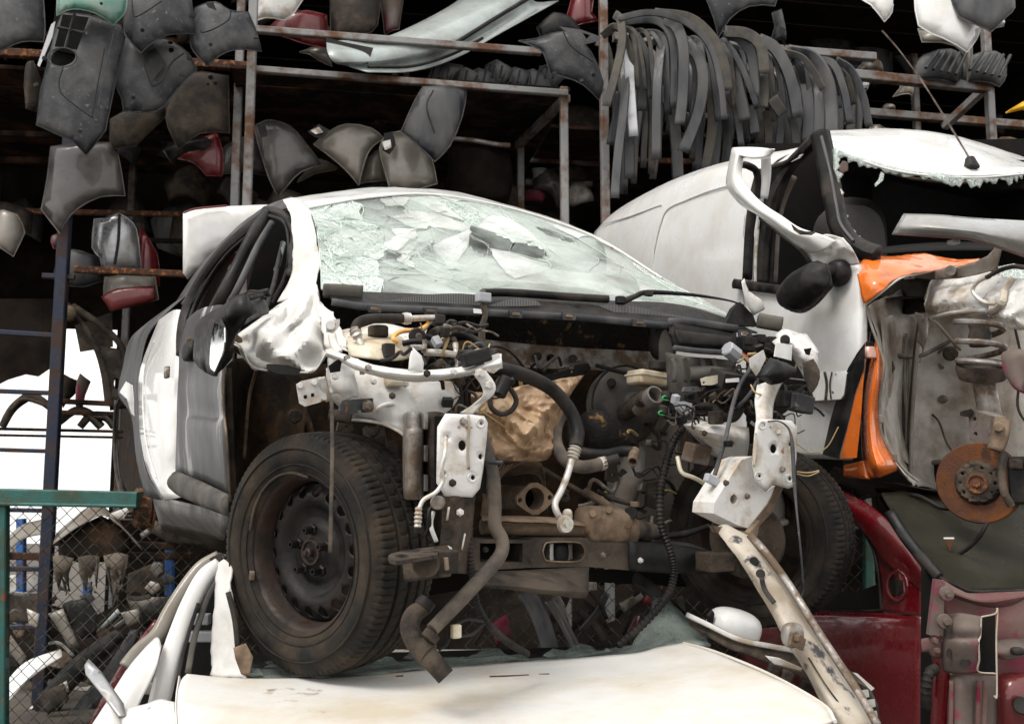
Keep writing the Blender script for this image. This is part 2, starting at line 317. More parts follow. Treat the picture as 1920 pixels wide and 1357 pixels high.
def plate(name, pf, out, ma, par=None, holes=(), th=.003, sm=0, bulge=0, edge=.08, curl=(0, 0), step=None, wave=0, smooth=None, rim=0):
    """plate seen with the given pixel outline, standing in the plane of pf; bulge / curl give it its pressed form"""
    if sm: out = outline(out, sm + 1)
    A = [pf(q[0], q[1]) for q in out]; c = sum(A, Vector()) / len(A); N_ = Vector()
    for i in range(len(A)): N_ += (A[i] - c).cross(A[(i + 1) % len(A)] - c)
    N_.normalize()
    if N_.dot(CAM - c) < 0: N_ = -N_
    X = Vector((1, 0, 0)); X = (X - N_ * X.dot(N_)).normalized(); Y = N_.cross(X)
    t2 = lambda v: ((v - c).dot(X), (v - c).dot(Y))
    o2 = [t2(v) for v in A]; h2 = [[t2(pf(q[0], q[1])) for q in h] for h in holes]
    zf = None
    if bulge or curl != (0, 0) or wave:
        w = max(abs(q[0]) for q in o2) or 1; hh = max(abs(q[1]) for q in o2) or 1
        step = step or min(w, hh) / 4.5; s0 = random.random() * 40
        def zf(x, y):
            z = 0
            if bulge:
                e = min(1, segd(x, y, o2) / edge); z += bulge * math.sqrt(max(0, 1 - (1 - e) ** 2))
            z += -curl[0] * (x / w) ** 2 - curl[1] * (y / hh) ** 2
            if wave: z += wave * noise.noise(Vector((x * 7 + s0, y * 7, s0)))
            return z
    o = plate2d(name, c, X, Y, o2, ma, par, h2, zf, th, step, smooth if smooth is not None else bool(zf))
    if rim:                                                # edge bead added all round to catch highlights
        P_ = [c + X * q[0] + Y * q[1] + (N_ * zf(*q) if zf else Vector()) for q in o2]; v_, f_ = sweep(P_ + P_[:1], [px(rim, c.y)] * (len(P_) + 1), 6); mk('highlight_edge', v_, f_, ma, o)
    return o
def sweep(P, rad, seg=10, ribs=0, ribd=.18):
    n = len(P); vs = []; fs = []; T0 = (P[1] - P[0]).normalized(); N_ = T0.orthogonal().normalized()
    L = 0
    for i in range(n):
        T = (P[min(i + 1, n - 1)] - P[max(i - 1, 0)]).normalized()
        N_ = (N_ - T * N_.dot(T)).normalized(); Bn = T.cross(N_)
        if i: L += (P[i] - P[i - 1]).length
        r = rad[i]
        if ribs: r *= 1 + (ribd if i % 2 else -ribd)
        for k in range(seg): a = k * math.tau / seg; vs.append(P[i] + (N_ * math.cos(a) + Bn * math.sin(a)) * r)
        if i:
            for k in range(seg): k2 = (k + 1) % seg; fs.append(((i - 1) * seg + k, (i - 1) * seg + k2, i * seg + k2, i * seg + k))
    return vs, fs
def tube(name, pf, l, rpx, ma, par=None, n=6, seg=10, ribs=0, open_=False, ribd=.16):
    """hose, pipe or cable through control points, radius given in photo pixels at its own depth"""
    P = pts(pf, l) if pf else l
    dm = sum(p.y for p in P) / len(P)
    rr = rpx if isinstance(rpx, (list, tuple)) else [rpx] * len(P)
    r0 = [px(q, dm) for q in rr]
    if ribs:
        ln = sum((P[i + 1] - P[i]).length for i in range(len(P) - 1)); n = max(4, int(ln / (sum(r0) / len(r0) * .55) / (len(P) - 1)))
    Q = spline(P, n); k = (len(Q) - 1) / (len(P) - 1); rad = []
    for i in range(len(Q)):
        t = min(i / k, len(P) - 1.0001); j = int(t); rad.append(r0[j] + (r0[j + 1] - r0[j]) * (t - j))
    vs, fs = sweep(Q, rad, seg, ribs, ribd)
    nq = len(Q)
    if not open_:
        fs.append(tuple(range(seg))[::-1]); fs.append(tuple((nq - 1) * seg + i for i in range(seg)))
        return mk(name, vs, fs, ma, par)
    return mk(name, vs, fs, ma, par, th=sum(r0) / len(r0) * .28, off=-1.)
def lathe(name, c, ax, prof, ma, par=None, seg=40, close=False, rmod=None, smooth=True, arc=math.tau):
    """surface of revolution: prof = [(radius, distance along ax)]"""
    ax = ax.normalized(); X = ax.orthogonal().normalized()
    if abs(ax.z) < .9: X = (Vector((0, 0, 1)) - ax * ax.z).normalized()
    Y = ax.cross(X); vs = []; fs = []; k = len(prof)
    for i in range(seg):
        a = i * arc / seg
        for j, (r, h) in enumerate(prof):
            rr = r + (rmod(i, j, r, h) if rmod else 0)
            vs.append(c + (X * math.cos(a) + Y * math.sin(a)) * rr + ax * h)
    for i in range(seg):
        i2 = (i + 1) % seg
        if arc < math.tau - .01 and i2 == 0: break
        for j in range(k - 1): fs.append((i * k + j, i2 * k + j, i2 * k + j + 1, i * k + j + 1))
        if close: fs.append((i * k + k - 1, i2 * k + k - 1, i2 * k, i * k))
    return mk(name, vs, fs, ma, par, smooth)
def cyl(name, a, b, r, ma, par=None, seg=16, bev=.15, r2=None):
    r2 = r2 or r; ax = b - a; L = ax.length; e = min(r * bev, L * .3)
    return lathe(name, a, ax, [(0, 0), (r - e, 0), (r, e), (r2, L - e), (r2 - e, L), (0, L)], ma, par, seg)
def hexbolt(name, c, ax, r, h, ma, par): 
    return lathe(name, c, ax, [(0, 0), (r * 1.35, 0), (r * 1.35, h * .25), (r, h * .25), (r, h * .9), (r * .85, h), (0, h)], ma, par, 6, smooth=False)
def box(name, c, size, fr, ma, par=None, bev=.008, tilt=None, seg=2):
    """bevelled box centred at c along the frame axes (or a 3x3 rotation)"""
    bm = bmesh.new(); bmesh.ops.create_cube(bm, size=1)
    for v in bm.verts: v.co = Vector((v.co.x * size[0], v.co.y * size[1], v.co.z * size[2]))
    if bev: bmesh.ops.bevel(bm, geom=bm.edges[:], offset=min(bev, min(size) * .45), segments=seg, affect='EDGES', profile=.6)
    rot = Matrix.Rotation(fr.yaw if fr else 0, 3, 'Z')
    if tilt: rot = rot @ Matrix.Rotation(tilt[0], 3, 'X') @ Matrix.Rotation(tilt[1], 3, 'Y') @ Matrix.Rotation(tilt[2], 3, 'Z')
    bm.verts.ensure_lookup_table()
    vs = [c + rot @ v.co for v in bm.verts]; fs = [tuple(v.index for v in f.verts) for f in bm.faces]; bm.free()
    return mk(name, vs, fs, ma, par, False)
def bar(name, a, b, w, h, ma, par=None, up=Vector((0, 0, 1)), bev=.006):
    """square tube section from a to b"""
    ax = (b - a); L = ax.length; ax.normalize(); s = ax.cross(up).normalized(); u = s.cross(ax); e = min(bev, w * .3)
    pr = [(-w/2+e, -h/2), (w/2-e, -h/2), (w/2, -h/2+e), (w/2, h/2-e), (w/2-e, h/2), (-w/2+e, h/2), (-w/2, h/2-e), (-w/2, -h/2+e)]
    vs = [p + s * q[0] + u * q[1] for p in (a, b) for q in pr]
    fs = [(i, (i + 1) % 8, 8 + (i + 1) % 8, 8 + i) for i in range(8)] + [tuple(range(8))[::-1], tuple(range(8, 16))]
    return mk(name, vs, fs, ma, par, False)
def blob(name, c, rad, fr, ma, par=None, pw=2.6, tilt=None, seg=28, ring=16):
    rot = Matrix.Rotation(fr.yaw if fr else 0, 3, 'Z')
    if tilt: rot = rot @ Matrix.Rotation(tilt[0], 3, 'X') @ Matrix.Rotation(tilt[1], 3, 'Y') @ Matrix.Rotation(tilt[2], 3, 'Z')
    f = lambda t: math.copysign(abs(t) ** (2 / pw), t); vs = []; fs = []
    for i in range(ring + 1):
        ph = -math.pi / 2 + math.pi * i / ring
        for j in range(seg):
            t = j * math.tau / seg
            vs.append(c + rot @ Vector((rad[0] * f(math.cos(ph)) * f(math.cos(t)), rad[1] * f(math.cos(ph)) * f(math.sin(t)), rad[2] * f(math.sin(ph)))))
    for i in range(ring):
        for j in range(seg): j2 = (j + 1) % seg; fs.append((i * seg + j, i * seg + j2, (i + 1) * seg + j2, (i + 1) * seg + j))
    return mk(name, vs, fs, ma, par)
def ribbon(name, pf, l, wpx, ma, par=None, n=6, th=.006, crown=.16, wdir=None, wend=None, twist=0, lip=0):
    """long strip with a crowned section that follows a path; width in photo pixels"""
    P = spline(pts(pf, l), n); vs = []; fs = []; K = 5; N = len(P)
    for i, p in enumerate(P):
        T = (P[min(i + 1, N - 1)] - P[max(i - 1, 0)]).normalized()
        vw = (CAM - p).normalized(); s = (wdir - T * wdir.dot(T)).normalized() if wdir else T.cross(vw).normalized()
        nn = s.cross(T).normalized()
        if nn.dot(vw) < 0: nn = -nn
        if twist: s = (Matrix.Rotation(twist, 3, T) @ s); nn = Matrix.Rotation(twist, 3, T) @ nn
        ww = wpx + ((wend - wpx) * i / (N - 1) if wend else 0); hw = px(ww, p.y) / 2
        for k in range(K):
            t = k / (K - 1) * 2 - 1
            if lip: t = (-1, -.86, 0, .86, 1)[k]; vs.append(p + s * hw * t + nn * hw * (-lip if k in (0, 4) else crown * (1 - t * t)))
            else: vs.append(p + s * hw * t + nn * hw * crown * (1 - t * t) * 2)
        if i:
            for k in range(K - 1): fs.append(((i - 1) * K + k, (i - 1) * K + k + 1, i * K + k + 1, i * K + k))
    return mk(name, vs, fs, ma, par, True, th)
# ================================================================ ground
gy = [(-120, 0), (-20, 0), (11, 0), (16, -.5), (30, -3.5), (80, -14), (250, -42), (900, -110), (2400, -200)]      # the yard stands on a rise, the land falls away behind it
g = mk('ground', [Vector((sx * 1800, y, z)) for y, z in gy for sx in (-1, 1)], [(2 * i, 2 * i + 1, 2 * i + 3, 2 * i + 2) for i in range(len(gy) - 1)], 'dirt', None, False)
g['kind'] = 'structure'

# ================================================================ scrap rack
K = Frame(0, 6.3, 9.6)
KV = K.V
def kv(v): return lambda x, y: K.V(x, y, v)
rack = thing('storage_rack', 'tall grey steel rack with rusty beams behind the wrecked cars', 'rack', K.W(0, 0, 0))
def post(x, v, w=.058, ma='rack', y0=300, z0=0, z1=5.35, par=rack):
    p = K.V(x, y0, v); bar('post', Vector((p.x, p.y, z0)), Vector((p.x, p.y, z1)), w, w, ma, par, up=K.B)
for x, v in ((466, 0), (443, .45), (1134, 0), (1862, 0), (1600, 2.2), (1722, 1.3), (760, 2.4), (250, 2.4), (1520, 2.4)): post(x, v)
p_ = K.V(1058, 165, .05); post(1058, .05, .055, z1=p_.z)
p_ = K.V(976, 275, 1.2); post(976, 1.2, .055, z1=p_.z)
def beam(a, b, h, ma='rack', v=0, v2=None, par=rack, name='beam'):
    A = K.V(a[0], a[1], v); B = K.V(b[0], b[1], v if v2 is None else v2); t = px(h, A.y)
    bar(name, A, B, t, t, ma, par)
beam((478, 56), (1014, 98), 14); beam((470, 130), (1064, 176), 13, v=.02); beam((1590, 140), (1852, 166), 18); beam((1585, 208), (1930, 236), 15, v=.5)
beam((1480, 8), (1760, 28), 18, v=.8); beam((1862, 152), (1770, 238), 15, v=.05, v2=.5)
beam((972, 272), (1062, 184), 14, v=1.2, v2=.1); beam((985, 300), (1125, 308), 9, v=1.8); beam((985, 342), (1110, 346), 11, v=1.8)
beam((-20, 98), (120, 106), 16, 'rust', .3); beam((240, 112), (465, 126), 17, 'rust', .3); beam((140, 505), (345, 514), 13, 'rust', .35)
beam((0, 300), (330, 305), 12, 'darkrust', 1.4); beam((60, 200), (420, 210), 12, 'darkrust', 1.6); beam((480, 205), (960, 232), 14, 'darkrust', 1.0)
beam((1150, 70), (1640, 108), 16, 'rack', .12)          # bar that carries the trim strips
for (a, b, h, ma, v) in (((-30, 60), (470, 84), 10, 'rust', 1.8), ((-30, 250), (430, 262), 11, 'darkrust', .9), ((0, 395), (340, 402), 10, 'rust', 1.3), ((240, 450), (470, 455), 9, 'darkrust', 1.2), ((480, 262), (960, 280), 10, 'rust', 2.0), ((480, 180), (960, 205), 9, 'rust', 1.6), ((1150, 210), (1600, 232), 11, 'rack', 1.4), ((1160, 300), (1400, 306), 10, 'rust', 1.2), ((1480, 96), (1920, 128), 10, 'darkrust', 1.7), ((1600, 262), (1920, 276), 10, 'rust', 1.2), ((640, 20), (1130, 48), 10, 'rust', 1.9)):
    beam(a, b, h, ma, v)
def deck(u0, u1, v0, v1, z, n, ma='darkrust'):
    w = (v1 - v0) / n
    for i in range(n):
        c = K.W((u0 + u1) / 2, v0 + w * (i + .5), z + random.uniform(-.006, .006)); box('deck_and_shade_plank', c, (u1 - u0, w - .012, .03), K, ma, rack, .003)
zt = K.V(466, 132, .02).z
deck(-1.95, .45, .1, 2.6, zt + .06, 9); deck(-4.6, -2.0, .35, 2.6, zt + .05, 7); deck(.5, 4.4, 1.0, 2.7, zt + .12, 6)
deck(-5.2, 6.4, .25, 3.2, 5.4, 8, 'blackout')  # roof planks added out of view to keep the bays dark
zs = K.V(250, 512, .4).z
def shade_wall(u0, u1, z0, z1, v=3.2): 
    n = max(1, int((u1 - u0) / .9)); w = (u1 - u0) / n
    for i in range(n): box('shade_backing', K.W(u0 + w * (i + .5), v + (i % 2) * .02, (z0 + z1) / 2), (w + .01, .012, z1 - z0), K, 'blackout', rack, 0)  # backing added so the open bays fall dark
shade_wall(-5.6, -3.35, 2.85, 5.4); shade_wall(-3.35, 5.6, .0, 5.4)
for u in (-5.0, 5.4): box('shade_end', K.W(u, 1.7, 4.0 if u < 0 else 2.7), (.012, 3.0, 2.6 if u < 0 else 5.4), K, 'blackout', rack, 0)  # dark ends close off the added backing

navy = thing('blue_rack', 'narrow navy blue shelf frame at the far left over the green gate', 'rack', K.W(-3.1, .3, 0))
p_ = K.V(101, 800, .35); bar('post', Vector((p_.x, p_.y, 0)), Vector((p_.x, p_.y, 4.6)), .075, .075, 'blue', navy, up=K.B)
for (a, b, h) in (((-30, 621), (100, 629), 10), ((-30, 732), (100, 737), 9), ((-30, 842), (100, 846), 8), ((-20, 955), (95, 957), 8), ((-20, 1066), (95, 1066), 9), ((-20, 1176), (95, 1174), 9), ((80, 517), (140, 520), 10)):
    beam(a, b, h, 'blue', .35, par=navy, name='rail')
for (a, b, h) in (((110, 752), (232, 758), 10), ((110, 773), (220, 776), 9), ((-30, 803), (230, 809), 6), ((-30, 815), (230, 820), 5)):
    beam(a, b, h, 'darkrust', .5, par=navy, name='rail')

NTH = ('first second third fourth fifth sixth seventh eighth ninth tenth eleventh twelfth thirteenth fourteenth fifteenth sixteenth seventeenth eighteenth nineteenth twentieth '
       'twenty-first twenty-second twenty-third twenty-fourth twenty-fifth twenty-sixth twenty-seventh twenty-eighth twenty-ninth thirtieth thirty-first thirty-second thirty-third thirty-fourth thirty-fifth thirty-sixth thirty-seventh thirty-eighth thirty-ninth fortieth').split()
# ---------------------------------------------------------------- panels hung on the rack
GB = 'body panels hung on the rack'
def item(name, label, cat, v, out, ma, sm=2, bulge=.018, edge=.035, curl=(.11, .03), th=.004, holes=(), grp=GB, step=None):
    return tag(plate(name, kv(v), out, ma, None, holes, th, sm, bulge, edge, curl, step, rim=0 if v > .8 else 1.3), label, cat, grp)
def line(o, v, l, r=1.6, ma='black', name='groove'): tube(name, kv(v), l, r, ma, o, 5, 6)
def screw(o, v, x, y, r=4): 
    c = K.V(x, y, v); cyl('screw_hole', c, c + (CAM - c).normalized() * .012, px(r, c.y), 'black', o, 12)
item('bumper', 'dark slate bumper end cut off by the upper left frame edge', 'bumper', -.2, [(-40, -30), (74, -30), (79, 40), (76, 72), (40, 78), (0, 93), (-40, 100)], 'plastic')
o = item('bumper', 'green painted bumper corner at the very top left above the grilled bumper', 'bumper', -.5, [(96, -30), (232, -30), (229, 12), (209, 40), (180, 25), (135, 14), (97, 15)], 'green'); screw(o, -.58, 190, 7, 3)
grille = [(114, 22), (167, 32), (146, 96), (99, 84)]; fog = ell(117, 108, 26, 17, 18)
o = item('bumper', 'long grey bumper half with open grille and round fog lamp hole', 'bumper', -.35,
     [(113, 18), (166, 26), (222, 36), (227, 60), (213, 140), (199, 212), (194, 239), (159, 288), (133, 262), (55, 220), (66, 159), (83, 109), (98, 50)], 'plastic', 0, .02, .05, (.12, .03), holes=[grille, fog], step=.035)
for a, b in (((140, 26), (122, 92)), ((108, 52), (158, 62))): bar('grille_bar', K.V(*a, -.38), K.V(*b, -.38), .03, .012, 'plastic', o)
plate('fog_hole_shade', kv(-.2), ell(117, 106, 34, 25), 'void', o); plate('grille_shade', kv(-.22), [(104, 14), (175, 20), (150, 104), (92, 92)], 'void', o)  # dark plates stand in for the shade behind the openings
tube('fog_lamp_ring', kv(-.41), ell(117, 108, 27, 18, 18) + [(144, 108)], 1.4, 'plastic', o, 2, 6)
line(o, -.415, [(119, 125), (111, 150), (112, 168), (121, 182), (169, 218), (174, 212), (183, 160), (196, 92)], 1.3); line(o, -.41, [(215, 52), (203, 110), (184, 200)], 1.0, 'plastic', 'crease'); screw(o, -.41, 150, 246)
plate('white_edge', kv(-.28), [(104, 40), (96, 46), (70, 122), (74, 126), (98, 70)], 'strip_pale', o)
o = item('bumper', 'grey bumper corner with a pointed tip, second from the top left post', 'bumper', -.4, [(229, -30), (352, -30), (358, 20), (365, 50), (318, 63), (285, 80), (262, 96), (232, 60), (226, 36)], 'plastic'); screw(o, -.46, 267, 57, 4)
line(o, -.46, [(247, -5), (250, 28), (262, 29), (304, 2)], 1.3)
o = item('bumper', 'slate bumper corner with raised lamp pocket and two round holes', 'bumper', -.25, [(229, 66), (270, 66), (312, 71), (351, 96), (367, 126), (330, 168), (292, 206), (229, 204), (225, 179), (214, 146)], 'plastic', 2, .02, .05, (.04, .03), holes=[ell(319, 79, 5, 4), ell(321, 95, 5)])
line(o, -.32, [(270, 88), (268, 110), (280, 150), (288, 161), (305, 150), (322, 118), (345, 100)], 1.6); plate('lamp_pocket', kv(-.315), [(276, 97), (292, 90), (312, 120), (285, 152)], 'black', o, sm=2); screw(o, -.31, 250, 183, 4)
o = item('bumper', 'grey bumper corner beside the pale rack post at the left', 'bumper', -.35, [(361, 3), (401, 0), (431, 18), (464, 15), (478, 48), (487, 83), (444, 90), (411, 103), (386, 120), (361, 90), (353, 66)], 'plastic', 2); screw(o, -.41, 395, 84)
line(o, -.41, [(376, 58), (380, 61), (400, 55), (428, 38), (433, 22)], 1.4); plate('lamp_pocket', kv(-.4), [(385, 6), (400, 4), (406, 20), (390, 14)], 'black', o)
item('wheel_liner', 'dirty brown wheel liner under the slate bumper corner', 'liner', .1, [(199, 212), (308, 186), (318, 199), (285, 240), (252, 273), (196, 270)], 'brown', 2, .02)
o = item('wheel_liner', 'dark mottled wheel liner left of the pale rack post', 'liner', .05, [(332, 133), (424, 129), (426, 239), (375, 249), (333, 277), (312, 232), (310, 196)], 'brown', 1, .02)
for x, y, r in ((395, 145, 5), (404, 156, 4), (390, 158, 3)): screw(o, .0, x, y, r)
item('wheel_liner', 'narrow dusty liner hanging behind the grilled bumper', 'liner', .25, [(36, 110), (60, 112), (72, 150), (62, 205), (46, 200)], 'brown', 1, .02)
item('fender', 'small red fender tip between dark liners at the left', 'fender', .25, [(328, 288), (370, 262), (405, 245), (413, 270), (418, 298), (414, 327), (386, 328), (365, 305)], 'redfaint', 1)
item('fender', 'black glossy fender tip above the small red fender', 'fender', .2, [(300, 272), (360, 262), (404, 248), (402, 275), (350, 284), (318, 300)], 'black', 1)
item('fender', 'dark grey fender hanging point down below the grilled bumper', 'fender', .15, [(90, 270), (212, 262), (222, 310), (229, 361), (186, 368), (146, 391), (123, 414), (111, 437), (71, 388), (84, 330)], 'taupe', 1, .02, .05, (.08, .02))
item('fender', 'tan fender tip at the left edge of the photo', 'fender', .2, [(-20, 385), (28, 400), (38, 430), (20, 478), (-20, 450)], 'champ', 1)
o = item('bumper', 'shiny silver bumper corner above the rusty bar', 'bumper', .5, [(172, 406), (195, 408), (222, 398), (246, 415), (254, 440), (258, 500), (189, 506), (186, 481), (168, 460)], 'silver', 1, .02, .05, (.1, .02)); line(o, .41, [(224, 402), (222, 450), (215, 496)], 3)
item('bumper', 'dark rounded bumper left of the silver bumper corner', 'bumper', .55, [(134, 467), (188, 480), (186, 520), (150, 536), (98, 528), (96, 505), (110, 480)], 'strip', 2, .02)
o = item('bumper', 'pale and maroon bumper end hanging below the rusty bar', 'bumper', .45, [(189, 514), (285, 514), (291, 556), (262, 568), (205, 580), (189, 556)], 'champ', 1); plate('maroon_lower', kv(.39), [(189, 556), (220, 540), (290, 536), (293, 562), (262, 572), (207, 584)], 'redfaint', o, sm=1, bulge=.03)
item('fender', 'dark red fender edge right of the silver bumper corner', 'fender', .7, [(258, 420), (290, 470), (292, 530), (262, 520), (255, 498)], 'redfaint', 1)
item('headlamp', 'small clear lamp pieces above the dark rounded bumper', 'lamp', .7, [(86, 436), (116, 440), (114, 462), (98, 464)], 'pinkgrey', 1)
item('bumper', 'black panel silhouette with scalloped lower edge at far left', 'bumper', .9, [(-30, 560), (105, 560), (104, 660), (95, 690), (72, 706), (48, 702), (15, 712), (-30, 735)], 'blackout', 0, 0, curl=(0, 0))
# subframe and suspension arms
o = thing('subframe', 'curved bare metal subframe standing on the lower left shelf', 'car part', K.V(190, 770, .6))
tube('arm', kv(.6), [(124, 572), (150, 600), (180, 650), (196, 700), (205, 760)], [8, 5, 6, 7, 8], 'gunk', o); tube('arm', kv(.6), [(135, 575), (190, 610), (225, 645), (238, 680)], [8, 6, 6, 7], 'gunk', o)
plate('gusset', kv(.62), [(170, 645), (230, 655), (240, 690), (238, 765), (206, 770), (196, 700)], 'gunk', o, holes=[ell(192, 692, 8, 11), ell(222, 720, 6, 10)], sm=1, bulge=.04); plate('boss', kv(.55), ell(130, 588, 14, 16), 'tan', o, bulge=.04)
plate('back_web', kv(.75), [(140, 610), (210, 585), (212, 650), (150, 660)], 'gunk', o, sm=1)
for i, (l, ma, lab) in enumerate([([(4, 800), (22, 768), (45, 748), (62, 742), (95, 764), (112, 782)], 'gunk', 'forked control arm on the left shelf against the white sky'), ([(110, 792), (140, 770), (165, 775), (190, 800)], 'gunk', 'bent control arm on the shelf right of the navy post'), ([(150, 800), (170, 780), (200, 782), (215, 800)], 'gunk', 'short control arm on the shelf behind the car tail')]):
    o = tube('control_arm', kv(.55), l, [7, 8, 9, 8, 7, 6][:len(l)], ma); tag(o, lab, 'car part', 'control arms on the low shelf')
    tube('brace', kv(.5), [l[1], l[2], l[-2], l[-1]], 4, 'gunk', o)
o = item('strut_cover', 'pale upright metal bracket on the low shelf', 'car part', .5, [(148, 700), (160, 712), (150, 765), (136, 766), (140, 725)], 'pinkgrey', 1, .02)
item('wheel_liner', 'black rounded liner resting on the shelf near the sky gap', 'liner', .8, [(112, 700), (145, 715), (135, 740), (112, 762)], 'blackout', 1, .02)
CL = []
for (x, y, v) in ((60, 190, -.36), (68, 160, -.37), (84, 110, -.38), (200, 205, -.42), (300, 70, -.3), (355, 110, -.3), (340, 140, -.3), (240, 204, -.3), (270, 206, -.3), (360, 30, -.45), (330, 58, -.45), (480, 70, -.4), (460, 88, -.4), (1040, 138, -.36), (1090, 152, -.38)):
    o = box('clip', K.V(x, y, v), (.03, .012, .022), K, 'black', None, .003, (random.uniform(-.4, .4), random.uniform(-.6, .6), 0)); CL.append((o, x, y))
bl_ = [o for o in COL.objects if o.get('category') == 'bumper']
for o, x, y in CL:                                        # each clip belongs to the bumper it sits on
    wp = o.location.copy(); b = min(bl_, key=lambda q: min((q.location + vv.co - wp).length for vv in q.data.vertices)); o.parent = b; o.location = wp - b.location
# middle bay
item('bumper', 'curved white bumper end at the top next to the pale post', 'bumper', .2, [(478, 31), (486, -30), (575, -30), (552, 18), (533, 37), (498, 31)], 'white_grime', 1)
item('bumper', 'red bumper behind the white bumper end at the top', 'bumper', .4, [(500, 40), (545, 20), (612, 15), (616, 80), (570, 80), (520, 60)], 'redfaint', 1)
item('fender', 'dull silver pointed fender under the top beam', 'fender', .6, [(560, 84), (612, 86), (622, 118), (598, 112)], 'champ', 1, .02)
item('door_card', 'dark brown inner panel stuck in the pale green bumper', 'panel', .35, [(618, -30), (715, -30), (708, 40), (680, 62), (620, 60)], 'brown', 1, .02)
item('bumper', 'dull pink grey panel standing behind the pale green bumper', 'bumper', .5, [(712, -30), (760, -30), (748, 50), (722, 60)], 'pinkgrey', 1, .02)
rows = [[(612, 78, -.1), (700, 73, .1), (745, 62, .2), (830, 20, .35), (880, -14, .45)], [(614, 98, -.25), (712, 93, -.05), (800, 66, .08), (900, 18, .25), (960, -14, .35)],
        [(626, 117, -.25), (730, 112, -.05), (835, 85, .08), (930, 32, .25), (992, -14, .35)], [(650, 124, -.12), (740, 120, .04), (845, 94, .16), (945, 44, .3), (1004, 4, .4)], [(690, 136, -.15), (775, 134, .02), (858, 108, .12), (940, 62, .25), (1048, 2, .35)]]
o = sheet('bumper', KV, rows, 'palegreen', None, 5, .004); tag(o, 'long pale green grey bumper lying slanted through the top bay', 'bumper', GB)
tube('slot', KV, [(850, 84, .05), (930, 34, .2), (1000, -8, .3)], 4, 'black', o); plate('end_cap', kv(-.12), [(611, 70), (640, 78), (700, 90), (690, 120), (640, 118), (615, 100)], 'black', o, sm=1)
tube('rub_strip', KV, [(690, 126, -.2), (775, 124, -.03), (850, 101, .08), (905, 72, .18)], 3, 'black', o)
o = item('bumper', 'grey bumper corner curling down beside the middle rusty post', 'bumper', -.3, [(978, 62), (1009, 66), (1064, 56), (1100, 82), (1118, 105), (1138, 145), (1130, 178), (1095, 156), (1060, 144), (1033, 137), (1021, 98), (1005, 82)], 'plastic', 1, .02); screw(o, -.36, 1113, 141); line(o, -.37, [(1056, 60), (1072, 88), (1112, 116)], 1.3)
plate('torn_clip', kv(-.42), [(1048, 50), (1090, 56), (1128, 70), (1120, 78), (1084, 87), (1070, 66)], 'plastic', o, holes=[[(1092, 62), (1106, 66), (1100, 74)]])
item('bumper', 'bright red bumper end at the top beside the middle post', 'bumper', .3, [(1062, 42), (1078, -20), (1118, -20), (1110, 22), (1128, 30), (1108, 40), (1075, 46)], 'redfaint', 1)
item('bumper', 'black bumper shell under the bright red bumper end', 'bumper', .2, [(1010, 44), (1040, 20), (1075, 30), (1100, 56), (1060, 60), (1020, 70)], 'black', 2, .02)
o = item('wheel_liner', 'black plastic wheel liner hanging below the second beam', 'liner', -.1, [(794, 160), (880, 156), (869, 211), (845, 270), (816, 301), (783, 268), (753, 238), (779, 184)], 'strip', 1, .02); line(o, -.17, [(812, 170), (800, 200), (815, 250)], 2)
for i in range(7):
    x = 815 + i * 33; y = 128 + (i % 3) * 9; jt = lambda a: a + random.uniform(-7, 7)
    o = item('splash_guard', 'crumpled black splash guard under the pale green bumper, %s from the left' % NTH[i], 'liner', .2 + .05 * i, [(jt(x - 20), jt(y + 12)), (jt(x), jt(y - 6)), (jt(x + 24), jt(y - 16)), (jt(x + 50), jt(y - 12)), (jt(x + 62), jt(y + 6)), (jt(x + 40), jt(y + 18)), (jt(x + 30), jt(y + 34)), (jt(x + 4), jt(y + 26))], 'strip', 0, .012, grp='black splash guards under the beam')
    for q in range(3): bar('rib', K.V(x + q * 14, y - 4, .16 + .05 * i), K.V(x - 6 + q * 15, y + 18, .14 + .05 * i), .02, .014, 'black', o)
o = item('fender', 'dark taupe fender next to the pale rack post', 'fender', .35, [(474, 232), (490, 225), (509, 223), (545, 236), (570, 262), (603, 301), (564, 320), (541, 344), (521, 367), (505, 336), (490, 290)], 'taupe', 1, .02, .05, (.1, .03)); plate('hinge_bracket', kv(.28), [(482, 235), (498, 232), (502, 255), (488, 258)], 'black', o)
o = item('fender', 'champagne fender in the middle of the three hung fenders', 'fender', .3, [(587, 262), (619, 242), (650, 231), (697, 238), (720, 254), (700, 272), (689, 289), (679, 318), (673, 346), (652, 322), (630, 301)], 'champ', 1, .02, .05, (.1, .03)); plate('hinge_bracket', kv(.22), [(577, 247), (598, 233), (618, 244), (606, 260), (592, 258)], 'black', o, sm=1); plate('hinge_plate', kv(.2), [(582, 245), (598, 238), (606, 248), (592, 252)], 'alu', o)
o = item('fender', 'rounded champagne fender rightmost of the three hung fenders', 'fender', .22, [(712, 273), (724, 250), (752, 244), (783, 258), (810, 289), (822, 336), (775, 355), (732, 353), (722, 318)], 'champ', 1, .02, .05, (.1, .03)); plate('hinge_bracket', kv(.13), [(720, 250), (736, 247), (742, 272), (730, 290), (717, 282)], 'black', o, sm=1); plate('hinge_plate', kv(.11), [(716, 266), (732, 262), (734, 276), (722, 282)], 'alu', o)
item('fender', 'pale fender end between the two champagne fenders', 'fender', .45, [(673, 336), (690, 295), (716, 275), (724, 332), (700, 340)], 'champ', 1, .02)
item('fender', 'grey fender behind the two pale posts on the left', 'fender', .7, [(414, 276), (440, 262), (474, 250), (500, 320), (414, 321)], 'taupe', 1, .02)
item('fender', 'pale grey fender flap behind the taupe fender', 'fender', .6, [(556, 330), (600, 296), (632, 305), (620, 316), (562, 332)], 'champ', 1, .02)
